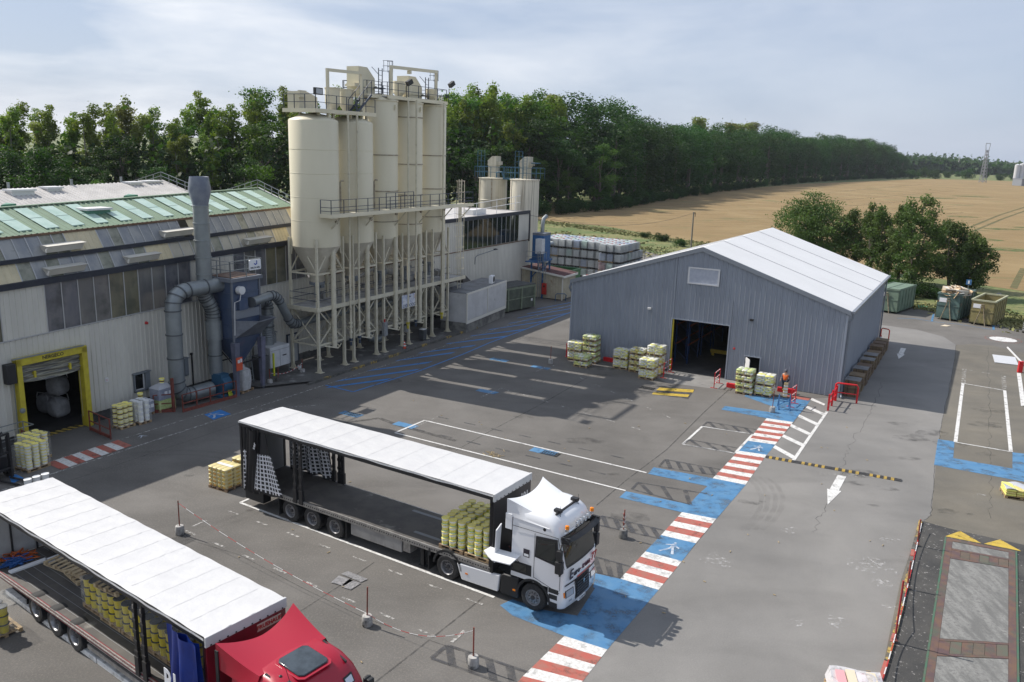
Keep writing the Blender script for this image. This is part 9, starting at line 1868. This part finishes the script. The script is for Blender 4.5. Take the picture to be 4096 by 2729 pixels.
# joints: facing local +x; one leg forward
J = dict(pel=(0, 0, .95), sp=(.02, 0, 1.15), ch=(.03, 0, 1.36), nk=(.04, 0, 1.50), hd=(.06, 0, 1.62), hdt=(.06, 0, 1.72), hipl=(0, .10, .92), kl=(.17, .11, .50), al=(.10, .11, .09), tl=(.27, .12, .035), hipr=(0, -.10, .92), kr=(.02, -.11, .49), ar=(-.22, -.11, .13), tr_=(-.10, -.11, .035), shl=(.02, .20, 1.42), el=(-.10, .27, 1.16), wl_=(.0, .28, .93), shr=(.02, -.20, 1.42), er=(.02, -.27, 1.15), wr_=(.22, -.25, 1.02))
names = list(J); idx = {k: i for i, k in enumerate(names)}; Ed = [('pel', 'sp'), ('sp', 'ch'), ('ch', 'nk'), ('nk', 'hd'), ('hd', 'hdt'), ('pel', 'hipl'), ('hipl', 'kl'), ('kl', 'al'), ('al', 'tl'), ('pel', 'hipr'), ('hipr', 'kr'), ('kr', 'ar'), ('ar', 'tr_'), ('ch', 'shl'), ('shl', 'el'), ('el', 'wl_'), ('ch', 'shr'), ('shr', 'er'), ('er', 'wr_')]
Rd = dict(pel=(.13, .15), sp=(.11, .14), ch=(.13, .16), nk=.055, hd=(.095, .08), hdt=(.075, .065), hipl=.09, kl=.058, al=.042, tl=.035, hipr=.09, kr=.058, ar=.042, tr_=.035, shl=.062, el=.045, wl_=.03, shr=.062, er=.045, wr_=.03)
skin('body', [J[k] for k in names], [(idx[a], idx[b]) for a, b in Ed], [Rd[k] for k in names], M_skin, t)
def sub(name, ks, eds, k_, m, extra=0): return skin(name, [J[a] if isinstance(a, str) else a for a in ks], eds, [tuple(np.array(Rd[a] if isinstance(Rd[a], tuple) else (Rd[a],)*2)*k_+extra) for a in ks], m, t)
sub('vest', ['pel', 'sp', 'ch', 'shl', 'shr'], [(0, 1), (1, 2), (2, 3), (2, 4)], 1.08, M_org, .012); sub('trousers', ['pel', 'hipl', 'kl', 'al', 'hipr', 'kr', 'ar'], [(0, 1), (1, 2), (2, 3), (0, 4), (4, 5), (5, 6)], 1.1, M_trs, .016)
for a, b, c in (('shl', 'el', 'wl_'), ('shr', 'er', 'wr_')): p0, p1, p2 = Vector(J[a]), Vector(J[b]), Vector(J[c]); skin('sleeve', [p0, p0.lerp(p1, .5), p1, p1.lerp(p2, .85)], [(0, 1), (1, 2), (2, 3)], [.078, .07, .06, .045], M_greyc, t)
for a, b in (('al', 'tl'), ('ar', 'tr_')): p0, p1 = Vector(J[a]), Vector(J[b]); skin('boot', [p0+Vector((0, 0, .05)), p0+Vector((-.02, 0, -.03)), p0.lerp(p1, .6)+Vector((0, 0, -.015)), p1], [(0, 1), (1, 2), (2, 3)], [.06, .055, .048, .04], M_black, t)
for a, b in (('kl', 'al'), ('kr', 'ar')):
    p0, p1 = Vector(J[a]), Vector(J[b]); mb = MB(); mb.tube(p0.lerp(p1, .45), p0.lerp(p1, .72), .078, 12); mb.build('reflective_band', M_refl, t)
for i, wk in enumerate(('wl_', 'wr_')):
    p0 = Vector(J[wk]); e = (p0-Vector(J['el' if i == 0 else 'er'])).normalized(); sd = Vector((1, 0, 0)) if i == 0 else Vector((0, 0, 1)); sd = (sd-e*sd.dot(e)).normalized(); pm_ = p0+e*.08
    pts = [p0, pm_]; ed = [(0, 1)]; rd = [.03, (.036, .02)]
    for k, l in enumerate((.07, .08, .075, .06)):
        b0 = pm_+sd*(.028-.019*k); pts += [b0+e*.02, b0+e*(.02+l*.5), b0+e*(.02+l*.9)+Vector((.01, 0, -.012))]; n0 = len(pts)-3; ed += [(1, n0), (n0, n0+1), (n0+1, n0+2)]; rd += [.0095, .009, .008]
    b0 = p0+e*.03+sd*.035; pts += [b0, b0+sd*.02+e*.035, b0+sd*.022+e*.06]; n0 = len(pts)-3; ed += [(0, n0), (n0, n0+1), (n0+1, n0+2)]; rd += [.012, .011, .009]; skin('hand', pts, ed, rd, M_skin, t, 1)
mb = MB(); mb.lathe([(0, .145), (.06, .13), (.09, .09), (.102, .03), (.10, 0)], (.055, 0, 1.66), 16); mb.loft([[(.055+x_*k, y_, z_) for x_, y_ in ((.06, -.08), (.17, -.05), (.19, 0), (.17, .05), (.06, .08))] for z_, k in ((1.675, 1), (1.685, 1))]); mb.build('cap', mat('grey_cap', (.10, .11, .13), rough=.8), t)
mb = MB(); mb.lathe([(.096, 0), (.098, -.05), (.085, -.08)], (.045, 0, 1.665), 14); mb.build('hair', mat('dark_hair', (.03, .022, .018), rough=.8), t)
mb = MB(); mb.loft([[(.145, -.014, 1.60), (.145, .014, 1.60), (.14, .008, 1.64), (.14, -.008, 1.64)], [(.168, -.01, 1.605), (.168, .01, 1.605), (.15, .005, 1.64), (.15, -.005, 1.64)]]); mb.build('nose', M_skin, t); mb = MB()
for y in (-.032, .032): mb.lathe([(0, -.006), (.011, 0), (0, .006)], (.143, y, 1.645), 8, axis='x')
mb.build('eyes', M_lpaint, t); mb = MB(); mb.box(.138, .146, -.025, .025, 1.572, 1.58); mb.build('mouth', mat('lips', (.30, .12, .10), rough=.5), t); mb = MB()
for y in (-.1, .1): mb.lathe([(0, -.01), (.028, 0), (0, .01)], (.04, y, 1.63), 8, axis='y')
mb.build('ears', M_skin, t)

# thin summer haze
mb = MB(); mb.box(-700, 1400, -60, 2100, -1.5, 75); hzo = mb.build('haze', [], smooth=False); hzo['kind'] = 'stuff'
hm = bpy.data.materials.new('haze'); hm.use_nodes = True; nt = hm.node_tree; nt.nodes.clear(); ho = nd(nt, 'ShaderNodeOutputMaterial'); pv = nd(nt, 'ShaderNodeVolumePrincipled'); pv.inputs['Color'].default_value = (.82, .88, 1, 1); pv.inputs['Density'].default_value = .00007; nt.links.new(pv.outputs[0], ho.inputs['Volume']); hzo.data.materials.append(hm)
